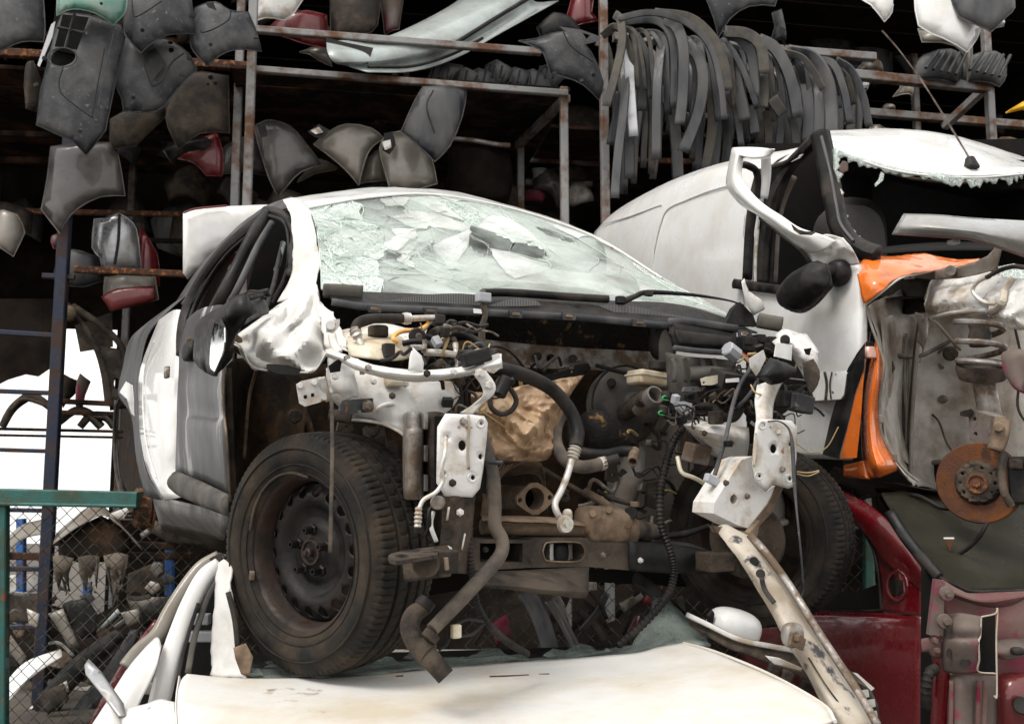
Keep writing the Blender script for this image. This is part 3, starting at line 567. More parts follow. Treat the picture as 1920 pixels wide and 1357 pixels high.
o = item('door_panel', 'black door panel with a grey top edge beside the rounded fender', 'panel', .5, [(838, 268), (900, 270), (958, 284), (966, 330), (955, 375), (830, 365), (845, 310)], 'blackout', 1, .02); tube('top_edge', kv(.45), [(850, 260), (890, 264), (930, 271), (956, 273)], 5, 'steel', o)
for i, (l, ma) in enumerate([([(1050, 360), (1080, 340), (1110, 352), (1118, 372), (1075, 386)], 'alu'), ([(1000, 310), (1030, 316), (1045, 332), (1002, 334)], 'plug_grey'), ([(1030, 316), (1066, 304), (1110, 318), (1100, 336), (1050, 336)], 'gunk'), ([(990, 350), (1030, 358), (1020, 378), (986, 372)], 'pinkgrey')]):
    item('scrap_piece', ['bright ribbed scrap metal low behind the middle post', 'small grey clip part on a low rack rail', 'dull scrap plate behind the thin rack post', 'dusty flat scrap on the lowest rack rail'][i], 'scrap', 1.7, l, ma, 1, .02, grp='scrap bits on the rack')
# filler parts deep in the bays, in shade
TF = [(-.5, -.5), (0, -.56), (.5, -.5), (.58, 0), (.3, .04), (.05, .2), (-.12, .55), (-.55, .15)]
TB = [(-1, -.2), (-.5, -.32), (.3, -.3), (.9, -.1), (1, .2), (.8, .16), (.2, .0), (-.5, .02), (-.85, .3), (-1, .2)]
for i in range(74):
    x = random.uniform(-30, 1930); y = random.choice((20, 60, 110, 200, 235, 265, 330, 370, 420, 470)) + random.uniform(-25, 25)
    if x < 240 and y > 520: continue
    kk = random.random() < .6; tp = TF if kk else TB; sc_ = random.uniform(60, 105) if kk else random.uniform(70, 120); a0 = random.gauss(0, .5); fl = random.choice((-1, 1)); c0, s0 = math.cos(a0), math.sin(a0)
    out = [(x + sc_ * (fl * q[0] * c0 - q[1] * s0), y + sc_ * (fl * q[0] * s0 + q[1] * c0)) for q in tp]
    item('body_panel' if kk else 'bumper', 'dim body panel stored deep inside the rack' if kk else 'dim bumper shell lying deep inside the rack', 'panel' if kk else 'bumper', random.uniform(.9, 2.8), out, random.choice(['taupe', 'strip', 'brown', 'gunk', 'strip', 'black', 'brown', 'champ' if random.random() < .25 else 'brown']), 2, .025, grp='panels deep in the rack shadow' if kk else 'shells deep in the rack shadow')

# ---------------------------------------------------------------- trim strips draped over the bar
def z3(l): return [(1050 + a / 2.207, b / 2.207) for a, b in l]
ST = [([(225, 60), (250, 90), (255, 180), (230, 300), (190, 440)], 30, -.34, 'strip_brown'), ([(285, 205), (290, 350), (305, 565)], 34, -.28, 'strip_pale'), ([(255, 230), (268, 320), (262, 450), (240, 640), (225, 820)], 32, -.3, 'strip'),
 ([(245, 380), (230, 480), (205, 600)], 22, -.2, 'strip'), ([(280, 390), (286, 560), (288, 740)], 34, -.15, 'strip'), ([(425, 150), (410, 250), (400, 400), (398, 660)], 34, -.36, 'strip'), ([(250, 118), (300, 130), (345, 190), (370, 280), (375, 410)], 22, -.22, 'strip'),
 ([(250, 92), (380, 82), (450, 130), (470, 240), (470, 450)], 26, -.3, 'strip'), ([(430, 80), (480, 110), (510, 200), (508, 380), (495, 520)], 38, -.4, 'strip'), ([(520, 170), (575, 240), (592, 340), (570, 470), (510, 630)], 40, -.38, 'strip'),
 ([(240, 75), (380, 52), (520, 92), (620, 190), (665, 350), (680, 495)], 22, -.42, 'strip'), ([(390, 55), (540, 78), (640, 170), (680, 270), (697, 375)], 36, -.36, 'strip_brown'), ([(420, 360), (465, 470), (482, 580), (490, 750)], 40, -.2, 'strip'),
 ([(618, 350), (628, 520), (600, 710)], 34, -.15, 'strip_brown'), ([(670, 160), (720, 220), (770, 320), (818, 450)], 20, -.36, 'strip'), ([(655, 170), (710, 260), (745, 400), (765, 500)], 42, -.3, 'strip'), ([(680, 130), (770, 140), (830, 190), (848, 305)], 40, -.42, 'strip_brown'),
 ([(670, 150), (740, 160), (795, 240), (805, 410)], 34, -.34, 'strip'), ([(820, 160), (890, 200), (950, 310), (988, 488)], 42, -.4, 'strip'), ([(838, 310), (842, 380), (838, 445)], 40, -.3, 'strip_brown'), ([(878, 405), (900, 440), (924, 472)], 38, -.34, 'strip_brown'),
 ([(790, 440), (800, 500), (808, 555)], 34, -.25, 'strip'), ([(920, 215), (1000, 240), (1050, 300), (1088, 372)], 22, -.42, 'strip_brown'), ([(970, 270), (1010, 330), (1028, 440), (1025, 590)], 40, -.3, 'strip'), ([(1030, 320), (1062, 370), (1072, 450), (1070, 590)], 40, -.33, 'strip'),
 ([(940, 215), (1040, 240), (1100, 330), (1122, 450), (1122, 590)], 46, -.4, 'strip'), ([(1060, 245), (1130, 265), (1175, 370), (1202, 515)], 26, -.42, 'strip'), ([(1140, 250), (1205, 295), (1252, 400), (1278, 528)], 26, -.42, 'strip'), ([(955, 480), (972, 540), (985, 650)], 28, -.2, 'strip'),
 ([(270, 160), (310, 200), (335, 300), (340, 460)], 34, -.18, 'strip'), ([(560, 250), (556, 400), (540, 560)], 20, -.1, 'strip'), ([(690, 380), (730, 470), (752, 610)], 22, -.2, 'strip'), ([(680, 480), (692, 560), (690, 690)], 30, -.1, 'strip'), ([(860, 300), (880, 360), (870, 460)], 36, -.24, 'strip'),
 ([(905, 380), (915, 500), (905, 620)], 26, -.12, 'strip'), ([(850, 450), (862, 540), (862, 640)], 26, -.1, 'strip_brown'), ([(660, 470), (650, 600), (640, 700)], 26, -.05, 'strip'), ([(1105, 270), (1140, 330), (1150, 450)], 30, -.2, 'strip')]
GS = 'trim strips draped over the rack bar'
order = sorted(range(len(ST)), key=lambda q: ST[q][0][-1][0])
for i, (l, wd, v, ma) in enumerate(ST):
    lab = '%s trim strip in the front row over the bar, %s tip from the left' % ('dusty brown' if ma == 'strip_brown' else 'dark plastic', NTH[order.index(i)])
    if i == 0: lab = 'wide dusty trim strip curling down right next to the middle rusty post'
    if i == 1: lab = 'single pale silvery strip hanging among the dark trim strips'
    if i == 27: lab = 'rightmost dark trim strip in the row over the rack bar'
    if i == 26: lab = 'thin dark trim strip second from the right end of the row'
    if i == 25: lab = 'widest dark trim strip near the right end behind the van roof'
    P_ = z3(l); q = [(x, y, v + (.10 * (1 - min(1, k / 1.5)) if len(l) > 3 else 0)) for k, (x, y) in enumerate(P_)]
    o = ribbon('plastic_strip', KV, q, wd / 2.207 * 1.22, ma, None, 6, .004, .08, twist=random.uniform(-.35, .35), lip=.35); tag(o, lab, 'strip', GS)
for i in range(26):
    x = 1165 + 17 * i + random.uniform(-8, 8); y = 50 + (x - 1150) * .17; L = random.uniform(90, 210) * (1 - (x - 1150) / 800); b = random.uniform(2, 26); a = random.uniform(30, 70)
    o = ribbon('plastic_strip', KV, [(x - a, y + 14, -.1), (x - a * .45, y - 4, -.2), (x, y + 10, -.3), (x + b * .6, y + L * .5, -.3), (x + b, y + L, -.26)], random.uniform(7, 13), random.choice(['strip', 'strip', 'strip_brown', 'strip']), None, 6, .004, .08, twist=random.uniform(-.4, .4), lip=.35)
    tag(o, 'thin dark strip looped over the bar between the wider strips', 'strip', 'thin strips looped over the bar')
for i in range(48):
    x = 1150 + 9.8 * i + random.uniform(-10, 10); y = 80 + random.uniform(0, 60) + (x - 1150) * .16; L = random.uniform(120, 240) * (1 - (x - 1150) / 900); b = random.uniform(-16, 18)
    o = ribbon('plastic_strip', KV, [(x - 22, y - 10, .2), (x, y, .05), (x + b * .4 + 6, y + L * .5, .02), (x + b, y + L, .05)], random.uniform(12, 20), random.choice(['strip', 'strip', 'strip', 'strip_brown', 'strip']), None, 5, .004, .08, twist=random.uniform(-.45, .45), lip=.35)
    tag(o, 'shaded trim strip hanging behind the front row of strips', 'strip', 'trim strips in the second row')
# top right
item('bumper', 'dark grey bumper corner above the trim strips', 'bumper', -.3, [(1322, -30), (1475, -30), (1462, 2), (1405, 12), (1370, 34), (1352, 66), (1342, 30)], 'plastic', 1, .02)
o = item('bracket', 'grey torn bracket hanging right of the dark bumper corner', 'car part', -.2, [(1456, 16), (1468, 14), (1474, 50), (1484, 62), (1482, 76), (1466, 72), (1454, 74), (1458, 46)], 'plastic', 0, .02, .05); plate('tear', kv(-.26), [(1462, 48), (1474, 56), (1470, 66), (1460, 60)], 'black', o)
item('fender', 'small white fender tip at the top above the antenna', 'fender', -.5, [(1630, -20), (1690, -20), (1676, 20), (1662, 38), (1650, 22)], 'white', 1, .02)
item('fender', 'large white pointed fender at the top right corner', 'fender', -.5, [(1734, -30), (1806, -30), (1822, 20), (1853, 46), (1838, 70), (1818, 95), (1775, 70), (1738, 36)], 'white', 1, .02)
item('fender', 'grey pointed fender hanging behind the large white fender', 'fender', -.2, [(1740, 40), (1780, 62), (1836, 70), (1828, 120), (1823, 153), (1812, 110), (1790, 86), (1744, 68)], 'champ', 1, .02)
item('wheel_liner', 'black ribbed liner over the large white fender', 'liner', -.62, [(1800, -30), (1925, -30), (1918, 4), (1890, 30), (1862, 58), (1850, 50), (1812, 22)], 'strip', 1, .02)
item('fender', 'white sliver of a fender at the right frame edge', 'fender', -.3, [(1874, 42), (1888, 34), (1888, 45)], 'white', 0, 0)
for i, (x, y, lab) in enumerate([(1780, 108, 'ribbed dark grille piece on the bar left of the right post'), (1862, 112, 'ribbed dark grille piece on the bar right of the right post')]):
    o = item('grille', lab, 'car part', -.1, [(x - 52, y + 10), (x - 40, y - 10), (x + 10, y - 20), (x + 42, y - 18), (x + 40, y + 20), (x + 20, y + 46), (x - 20, y + 38), (x - 50, y + 32)], 'strip', 1, .02, grp='grilles on the right beam')
    for k in range(5): bar('slat', K.V(x - 44 + k * 14, y + 20 + k * 3, -.22), K.V(x - 20 + k * 13, y - 12 + k, -.22), .03, .02, 'plastic', o)
item('lamp', 'yellow lamp piece at the right edge of the rack', 'lamp', .2, [(1904, 202), (1925, 188), (1940, 200), (1920, 204)], 'yellow', 0, .01)
for i, (x, y, w_, h_, ma, lab) in enumerate([(1640, 120, 26, 14, 'steel', 'small grey bracket standing on the right beam'), (1705, 165, 16, 14, 'alu', 'bright bent bracket below the right beam'), (1626, 158, 8, 6, 'label', 'tiny white scrap below the right beam'), (1672, 200, 14, 8, 'steel', 'grey plate lying on the lower right rail'), (1560, 240, 26, 22, 'champ', 'beige fender edge behind the rightmost trim strips'), (1650, 245, 22, 14, 'steel', 'grey sheet scrap just above the van roof'), (1896, 265, 30, 10, 'tan', 'beige flat scrap at the right above the van roof')]):
    item('scrap_piece', lab, 'scrap', .6, [(x - w_, y + h_ * .5), (x - w_ * .4, y - h_), (x + w_ * .7, y - h_ * .7), (x + w_, y + h_), (x, y + h_ * .7)], ma, 1, .02, grp='scrap bits on the rack')
for k in range(6):
    x0 = 1500 + k * 66
    item('bumper', 'black bumper shell in the shaded right bay, %s from the left' % NTH[k], 'bumper', 1.2 + .1 * k, [(x0, 40 + k * 8), (x0 + 50, 20 + k * 8), (x0 + 110, 60 + k * 8), (x0 + 120, 150), (x0 + 80, 150), (x0 + 40, 100)], random.choice(['black', 'strip', 'gunk']), 1, .02, grp='shells in the right bay')
# ================================================================ the wrecked white car on top
M = Frame(.155, 2.885, 30); MV, MU = M.V, M.U
def mv(v): return lambda x, y: M.V(x, y, v)
def mu(u): return lambda x, y: M.U(x, y, u)
car = thing('wrecked_car', 'crushed white sedan without front end, propped on another white car', 'car', M.W(0, .6, .99))
AX = Vector((-.595, -.804, -.03)).normalized()         # outward axis of the steered near wheel
TP = [(.196, .086), (.206, .093), (.22, .099), (.236, .104), (.241, .1065), (.258, .107), (.274, .1045), (.277, .102), (.288, .0985), (.297, .0945), (.302, .0935), (.3065, .09), (.309, .084), (.3115, .07), (.3125, .053), (.305, .051), (.305, .043), (.3135, .041), (.3145, .02), (.3145, .012), (.3065, .01), (.3065, .001),
      (.3145, -.001), (.3145, -.022), (.3065, -.024), (.3065, -.033), (.3135, -.035), (.3125, -.052), (.3055, -.054), (.3055, -.06), (.311, -.062), (.309, -.08), (.302, -.093), (.288, -.099), (.262, -.106), (.236, -.104), (.21, -.096), (.196, -.086)]
def tread(i, j, r, h):
    if h > .055 and .29 < r < .3122: return -.0055 if i % 4 == 0 else 0                       # shoulder lugs
    if h < -.06 and r > .29: return -.0055 if i % 4 == 0 else 0
    if .0 < h < .03 and r > .31: return -.005 if (i + int(h * 200)) % 7 == 0 else 0        # sipes in the ribs
    if -.05 < h < 0 and r > .31: return -.005 if (i - int(h * 200)) % 7 == 0 else 0
    return 0
def holes_ring(n, r, a, k=10, ph=0): return [ell(r * math.cos(i * math.tau / n + ph), r * math.sin(i * math.tau / n + ph), a, a, k) for i in range(n)]
def wheel(c, ax, par, front=True, rimmat='rim'):
    t = lathe('tyre', c, ax, TP, 'tyre', par, 408, rmod=tread)
    lathe('sidewall_ring', c, ax, [(.226, .1025), (.229, .105), (.232, .1045)], 'tyre', t, 90); lathe('sidewall_ring', c, ax, [(.268, .1075), (.271, .1095), (.274, .107)], 'tyre', t, 90)
    Yv = (Vector((0, 0, 1)) - ax * ax.z).normalized(); Xv = Yv.cross(ax)
    lathe('rim', c, ax, [(.208, .098), (.21, .092), (.204, .084), (.196, .08), (.19, .07), (.186, .05), (.182, .02), (.17, .005), (.165, -.02), (.17, -.05), (.19, -.075), (.2, -.09), (.208, -.094)], 'rim_brown', par, 72)
    if front:
        def zf(x, y):
            r = math.hypot(x, y)
            for a, b, za, zb in ((0, .03, .052, .052), (.03, .04, .052, .046), (.04, .068, .046, .042), (.068, .085, .042, .03), (.085, .105, .03, .033), (.105, .13, .033, .05), (.13, .15, .05, .05), (.15, .175, .05, .036), (.175, .19, .036, .01)):
                if r <= b: t_ = (r - a) / (b - a); t_ = t_ * t_ * (3 - 2 * t_); return za + (zb - za) * t_
            return .01
        d = plate2d('rim_disc', c, Xv, Yv, ell(0, 0, .184, .184, 64), rimmat, par, holes_ring(18, .157, .0142, 14, .08), zf, .004, .0085, True)
        for k in range(5):
            a = k * math.tau / 5 + .3; q = c + Xv * .057 * math.cos(a) + Yv * .057 * math.sin(a) + ax * .04
            lathe('lug_nut', q, ax, [(0, .03), (.005, .03), (.006, .036), (.0095, .036), (.0105, .03), (.0108, .012), (.0145, .008), (.0155, .0)], 'rim', d, 6, smooth=False)
        lathe('hub_cap', c + ax * .044, ax, [(.036, .006), (.034, .012), (.028, .012), (.026, .004), (.012, .004), (.012, .02), (.006, .024), (.006, .03), (0, .03)], 'rim_brown', d, 24)
        box('balance_weight', c + ax * .094 + Xv * -.2 * math.cos(.35) + Yv * -.2 * math.sin(.35), (.012, .02, .025), M, 'steel', d, .003)
    return t
WC = D(556, 1038, 2.42) - AX * .1
wheel(WC, AX, car)
tube('rim_lip', None, [WC + AX * .1 + (Vector((0, 0, 1)) * math.cos(a) + Vector((0, 0, 1)).cross(AX) * math.sin(a)) * (.205 - .01 * math.sin(a * 3)) for a in (.2, -.1, -.4, -.7, -1.0, -1.3)], 3, 'gunk', car)
AX2 = Vector((-.595, -.804, 0)).normalized(); WC2 = D(1424, 1000, 3.29)
wheel(WC2, AX2, car, False); lathe('rim_back', WC2 - AX2 * .05, AX2, [(.05, 0), (.1, .006), (.17, 0), (.172, -.02)], 'gunk', car, 40)
# ---- body side
sheet('quarter_panel', MU, [[(335, 562, -.74), (340, 560, -.75), (347, 556, -.77)], [(268, 612, -.77), (282, 606, -.81), (298, 601, -.835)], [(242, 640, -.8), (257, 638, -.84), (275, 636, -.86)], [(230, 690, -.82), (246, 690, -.86), (263, 690, -.885)], [(222, 738, -.84), (240, 742, -.87), (259, 750, -.892)], [(246, 780, -.87), (253, 785, -.885), (261, 800, -.895)], [(256, 860, -.88), (263, 865, -.89), (273, 880, -.893)], [(272, 930, -.87), (285, 934, -.875), (305, 937, -.875)]], 'silver_film', car, 4)
plate('rear_wheel_well', mu(-.5), [(224, 745), (244, 745), (256, 800), (268, 880), (290, 950), (262, 972), (240, 925), (222, 880), (214, 800)], 'wellbrown', car, sm=2)
tube('arch_edge', MU, [(226, 744, -.84), (217, 770, -.82), (215, 830, -.8), (218, 880, -.8), (228, 918, -.78), (248, 965, -.75)], 2.5, 'gunk', car); ribbon('bumper_remnant', MU, [(219, 750, -.8), (216, 830, -.78), (224, 905, -.77), (250, 965, -.74)], 9, 'strip', car)
plate('white_arch_patch', mu(-.888), [(224, 735), (236, 715), (248, 722), (252, 780), (246, 775), (238, 748)], 'white', car)
sheet('door_jamb', MU, [[(298, 600, -.842), (325, 582, -.83), (347, 582, -.79)], [(264, 690, -.892), (300, 690, -.885), (337, 690, -.85)], [(260, 754, -.9), (296, 754, -.89), (336, 754, -.86)], [(264, 820, -.9), (300, 830, -.89), (335, 830, -.86)], [(277, 884, -.89), (306, 890, -.88), (334, 890, -.85)], [(306, 937, -.88), (326, 935, -.87), (346, 930, -.85)]], 'white', car, 4)
tube('jamb_crease', MU, [(288, 640, -.893), (272, 690, -.9), (268, 754, -.906), (274, 830, -.906), (292, 895, -.896)], 1.1, 'white', car)
box('door_striker', MU(313, 698, -.905), (.018, .05, .05), M, 'steel', car, .006); box('striker_loop', MU(313, 694, -.925), (.02, .03, .018), M, 'chrome', car, .005)
sheet('sill', MU, [[(285, 930, -.876), (330, 938, -.872), (380, 950, -.87), (428, 966, -.87)], [(292, 955, -.86), (335, 965, -.86), (380, 975, -.86), (425, 990, -.86)], [(300, 985, -.78), (340, 992, -.78), (380, 1000, -.78), (420, 1012, -.78)]], 'satin', car, 4)
sheet('roof_rail', MU, [[(333, 563, -.73), (372, 503, -.66), (420, 450, -.6), (465, 410, -.56), (502, 385, -.53), (548, 369, -.5)], [(345, 575, -.8), (378, 518, -.73), (420, 466, -.67), (463, 424, -.62), (500, 397, -.58), (546, 380, -.55)], [(352, 585, -.8), (388, 520, -.74), (428, 468, -.69), (468, 430, -.64), (505, 402, -.6), (548, 388, -.57)]], 'silver_film', car, 4, crump=.003)  # dark grey stands in for reflections along the white rail
ribbon('rear_door_seal', MU, [(344, 668, -.83), (345, 620, -.82), (356, 575, -.79), (385, 520, -.74), (420, 474, -.7), (455, 442, -.67), (498, 408, -.62)], 20, 'rubber', car, 6, .02, .4)
tube('seal_bead', MU, [(350, 668, -.845), (352, 620, -.835), (364, 575, -.8), (392, 522, -.755), (425, 478, -.715), (460, 446, -.68)], 3.5, 'rubber', car)
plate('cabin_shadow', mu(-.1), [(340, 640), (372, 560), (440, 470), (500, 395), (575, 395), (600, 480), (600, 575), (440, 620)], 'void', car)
ribbon('inner_pillar_trim', MU, [(362, 610, -.6), (385, 560, -.6), (415, 505, -.58), (440, 470, -.55)], 16, 'pinkgrey', car); ribbon('inner_pillar_trim', MU, [(395, 590, -.5), (420, 540, -.5), (450, 480, -.48)], 10, 'beige', car)
sheet('door', MU, [[(352, 600, -.84), (372, 583, -.85), (398, 575, -.85), (426, 572, -.85)], [(340, 640, -.87), (368, 640, -.885), (398, 640, -.888), (425, 640, -.885)], [(336, 720, -.885), (365, 720, -.9), (396, 722, -.902), (419, 724, -.895)], [(334, 770, -.88), (365, 772, -.892), (396, 775, -.893), (420, 778, -.888)], [(334, 800, -.885), (365, 803, -.9), (398, 808, -.9), (424, 812, -.894)], [(331, 888, -.87), (365, 900, -.875), (400, 916, -.875), (430, 935, -.87)]], 'door', car, 5, .01, crump=.0025, cs=7)
tube('door_edge', MU, [(428, 575, -.87), (425, 640, -.89), (420, 724, -.9), (421, 778, -.893), (426, 830, -.895), (432, 940, -.87)], 2.2, 'tan', car)
plate('rub_strip', mu(-.905), [(321, 893), (330, 882), (378, 902), (428, 926), (427, 968), (380, 950), (336, 930), (320, 915)], 'greyplastic', car, bulge=.02, edge=.03, sm=0)
blob('door_handle', MU(354, 660, -.91), (.02, .07, .035), M, 'black', car); cyl('key_lock', MU(355, 640, -.88), MU(355, 640, -.91), .014, 'steel', car)
# door window frame, crushed
ribbon('window_frame', MU, [(392, 598, -.84), (415, 556, -.82), (445, 500, -.76), (475, 440, -.7), (502, 398, -.62)], 17, 'black', car, 6, .02, .3); ribbon('window_frame', MU, [(425, 580, -.83), (446, 540, -.8), (466, 498, -.76), (487, 455, -.71), (510, 418, -.65)], 8, 'strip', car, 6, .015, .3)
tube('window_frame_lip', MU, [(385, 596, -.85), (408, 553, -.83), (438, 497, -.77), (468, 437, -.71), (496, 394, -.63)], 1.6, 'steel', car)
ribbon('window_frame', MU, [(498, 396, -.62), (516, 398, -.6), (535, 408, -.58), (547, 430, -.57), (548, 470, -.6), (546, 520, -.66)], 12, 'black', car, 6, .02, .4); tube('torn_seal', MU, [(505, 405, -.64), (530, 415, -.61), (540, 440, -.6), (541, 490, -.63), (530, 530, -.7), (508, 570, -.78)], 4, 'rubber', car)
tube('torn_seal', MU, [(530, 455, -.66), (522, 490, -.7), (514, 530, -.75), (500, 575, -.8)], 4.5, 'rubber', car); plate('quarter_shard', mu(-.68), [(531, 452), (535, 456), (524, 500), (512, 508)], 'pale_glass', car)
ribbon('belt_trim', MU, [(432, 566, -.86), (465, 556, -.86), (505, 548, -.85)], 15, 'black', car); tube('cable', MU, [(448, 556, -.88), (460, 550, -.89), (470, 545, -.89), (495, 548, -.88)], 2, 'rubber', car)
# mirror
mir = plate('mirror_housing', mu(-1.0), [(395, 588), (432, 568), (463, 551), (466, 595), (440, 630), (423, 660), (420, 690), (402, 706), (383, 692), (386, 640), (389, 605)], 'black', car, sm=0, bulge=.045, edge=.06, th=.05)
plate('mirror_frame', mu(-1.055), [(392, 600), (414, 596), (424, 622), (420, 668), (405, 706), (388, 698), (384, 660)], 'black', mir, sm=2, bulge=.01)
plate('mirror_glass', mu(-1.075), [(402, 604), (420, 614), (419, 655), (402, 697), (393, 684), (396, 635)], 'mirrorglass', mir, sm=2)
ribbon('mirror_arm', MU, [(440, 600, -.98), (465, 585, -.92), (490, 575, -.86)], 26, 'black', mir, 5, .03)
# ---- crushed A pillar, fender top
sheet('a_pillar', MV, [[(530, 374, 1.0), (555, 371, .95), (584, 392, .87)], [(544, 405, .84), (566, 404, .82), (588, 418, .76)], [(549, 440, .74), (570, 440, .72), (594, 452, .62)], [(551, 480, .66), (576, 476, .6), (603, 486, .54)], [(546, 520, .56), (570, 522, .5), (594, 522, .43)], [(520, 565, .5), (560, 560, .45), (590, 560, .36)]], 'white_dirty', car, 6, crump=.005, cs=9, ridge=.016, rs_=14)
sheet('crumpled_fender', MV, [[(500, 588, .47), (528, 568, .5), (552, 556, .38), (574, 545, .44), (592, 532, .34), (599, 560, .32)], [(470, 612, .44), (506, 604, .26), (534, 600, .36), (560, 590, .2), (584, 582, .3), (603, 596, .2)], [(446, 628, .42), (482, 622, .22), (512, 626, .1), (545, 620, .24), (578, 616, .1), (606, 630, .18)], [(428, 638, .36), (466, 644, .3), (500, 640, .02), (540, 650, .1), (574, 640, .0), (610, 652, .1)], [(444, 650, .34), (462, 664, .16), (496, 672, .1), (534, 668, -.06), (572, 676, .06), (613, 664, .04)], [(456, 670, .3), (478, 692, .14), (512, 688, .02), (548, 692, .06), (578, 698, -.02), (606, 678, .06)]], 'white_dirty', car, 5, .003, crump=.003, cs=10, ridge=.009, rs_=16)
plate('torn_fender_edge', mv(.33), [(428, 638), (446, 628), (462, 640), (456, 668), (440, 660), (425, 680)], 'tan', car, sm=1); tube('fender_edge', MV, [(422, 700, .36), (424, 665, .36), (430, 642, .34), (450, 648, .24), (470, 684, .08), (500, 694, .02), (560, 698, -.02), (590, 694, -.0), (612, 660, .04)], 1.8, 'white_grime', car)
plate('lamp_tab', mv(-.05), [(503, 682), (540, 684), (566, 692), (558, 704), (520, 700), (505, 694)], 'black', car, th=.02)
# wheel house
sheet('wheel_house', MU, [[(420, 690, -.86), (450, 670, -.6), (520, 690, -.42), (640, 700, -.36)], [(424, 800, -.84), (452, 790, -.6), (530, 790, -.4), (640, 790, -.34)], [(430, 960, -.84), (460, 950, -.6), (540, 940, -.4), (640, 930, -.34)]], 'wellbrown', car, 6, crump=.012, cs=8)
ribbon('fender_mount', MU, [(426, 690, -.86), (430, 800, -.85), (436, 930, -.84)], 14, 'gunk', car); ribbon('liner_edge', MU, [(482, 690, -.62), (468, 740, -.62), (462, 800, -.64), (458, 860, -.66)], 5, 'tan', car)
cyl('liner_plug', MU(553, 780, -.41), MU(553, 780, -.44), .03, 'gunk', car)
# ---- roof and boot lid
sheet('roof', MV, [[(560, 394, .9), (640, 376, .99), (740, 365, 1.03), (850, 371, 1.0), (980, 400, .93), (1060, 425, .8), (1122, 449, .68)], [(546, 382, 1.02), (640, 366, 1.1), (740, 358, 1.12), (855, 366, 1.1), (985, 397, 1.05), (1065, 423, .95), (1128, 447, .85)], [(530, 376, 1.3), (640, 360, 1.4), (742, 353, 1.42), (860, 364, 1.4), (990, 396, 1.35), (1070, 424, 1.2), (1130, 450, 1.1)], [(500, 400, 2.2), (640, 385, 2.3), (740, 380, 2.3), (860, 390, 2.3), (1000, 420, 2.2), (1080, 440, 2.0), (1135, 470, 1.8)]], 'white', car, 5, crump=.006, cs=5)
lid = plate('boot_lid', mv(3.2), [(343, 400), (365, 393), (420, 387), (490, 384), (545, 384), (530, 420), (430, 470), (398, 480), (372, 505), (352, 524), (343, 512)], 'white', car, bulge=.03, edge=.08, th=.03); tube('tail_reflector', mv(3.17), [(344, 399), (365, 392), (400, 388), (425, 386)], 2, 'redfaint', lid)
# rear hub
HC = MU(262, 952, -.74); lathe('rear_drum', HC, -M.R, [(0, .04), (.045, .04), (.05, .03), (.1, .03), (.112, .02), (.115, -.05), (0, -.05)], 'rust', car, 36)
for k in range(4): a = k * 1.57 + .5; q = HC - M.R * .03 + M.B * .06 * math.cos(a) + Vector((0, 0, .06 * math.sin(a))); cyl('wheel_stud', q, q - M.R * .045, .009, 'gunk', car, 8)
lathe('brake_shield', HC + M.R * .06, -M.R, [(.02, 0), (.125, 0), (.13, -.01)], 'disc', car, 32); tube('rear_axle', MU, [(285, 985, -.6), (320, 1000, -.55), (370, 1005, -.5), (420, 1010, -.45)], [12, 16, 15, 12], 'gunk', car)
sheet('underfloor', MU, [[(300, 980, -.75), (420, 1010, -.75)], [(310, 1010, -.3), (430, 1040, -.3)]], 'gunk', car)
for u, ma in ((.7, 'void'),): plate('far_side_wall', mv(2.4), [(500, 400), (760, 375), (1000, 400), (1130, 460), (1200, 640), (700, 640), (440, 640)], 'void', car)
# ---- dashboard, cowl and windscreen
sheet('dashboard', MV, [[(606, 548, .5), (760, 545, .6), (940, 545, .6), (1130, 552, .5), (1300, 580, .3)], [(620, 520, .8), (760, 505, 1.0), (940, 500, 1.05), (1110, 510, .95), (1250, 545, .6)]], 'beige', car)
sheet('seat_row', MV, [[(640, 520, 1.6), (760, 480, 1.7), (900, 470, 1.7), (1060, 490, 1.6)], [(650, 450, 1.8), (760, 425, 1.9), (900, 430, 1.9), (1050, 450, 1.8)]], 'taupe', car, crump=.03)
WR = [[(604, 543, .36), (750, 553, .31), (930, 557, .26), (1120, 562, .2), (1270, 570, .15), (1378, 600, .1)], [(600, 478, .52), (740, 498, .56), (920, 508, .52), (1110, 518, .43), (1240, 545, .3), (1345, 580, .18)], [(592, 425, .72), (740, 432, .86), (900, 436, .84), (1060, 458, .72), (1190, 505, .5), (1305, 558, .28)], [(580, 393, .87), (690, 374, 1.0), (810, 368, 1.02), (960, 394, .95), (1112, 446, .7), (1240, 524, .42)]]
GW = [pts(MV, r) for r in WR]
NS, NT = 90, 54; wv_, wf_ = [], []                    # laminated pane with torn openings
def wpt0(s, t):
    s = max(0, min(.9999, s)) * 5; t = max(0, min(.9999, t)) * 3
    def row(i):
        r = GW[i]; j = int(s); b, c = r[j], r[j + 1]; a = r[j - 1] if j else b * 2 - c; d = r[j + 2] if j + 2 < 6 else c * 2 - b
        return cr(a, b, c, d, s - j)
    i = int(t); b, c = row(i), row(i + 1); a = row(i - 1) if i else b * 2 - c; d = row(i + 2) if i + 2 < 4 else c * 2 - b
    return cr(a, b, c, d, t - i)
for i in range(NT + 1):
    for j in range(NS + 1): p = wpt0(j / NS, i / NT); wv_.append(p + noise.noise_vector(p * 5) * .008)
TORN = ((.4, .6, .05, .12), (.47, .52, .05, .07), (.44, .74, .03, .08), (.62, .78, .045, .05), (.2, .42, .03, .04))
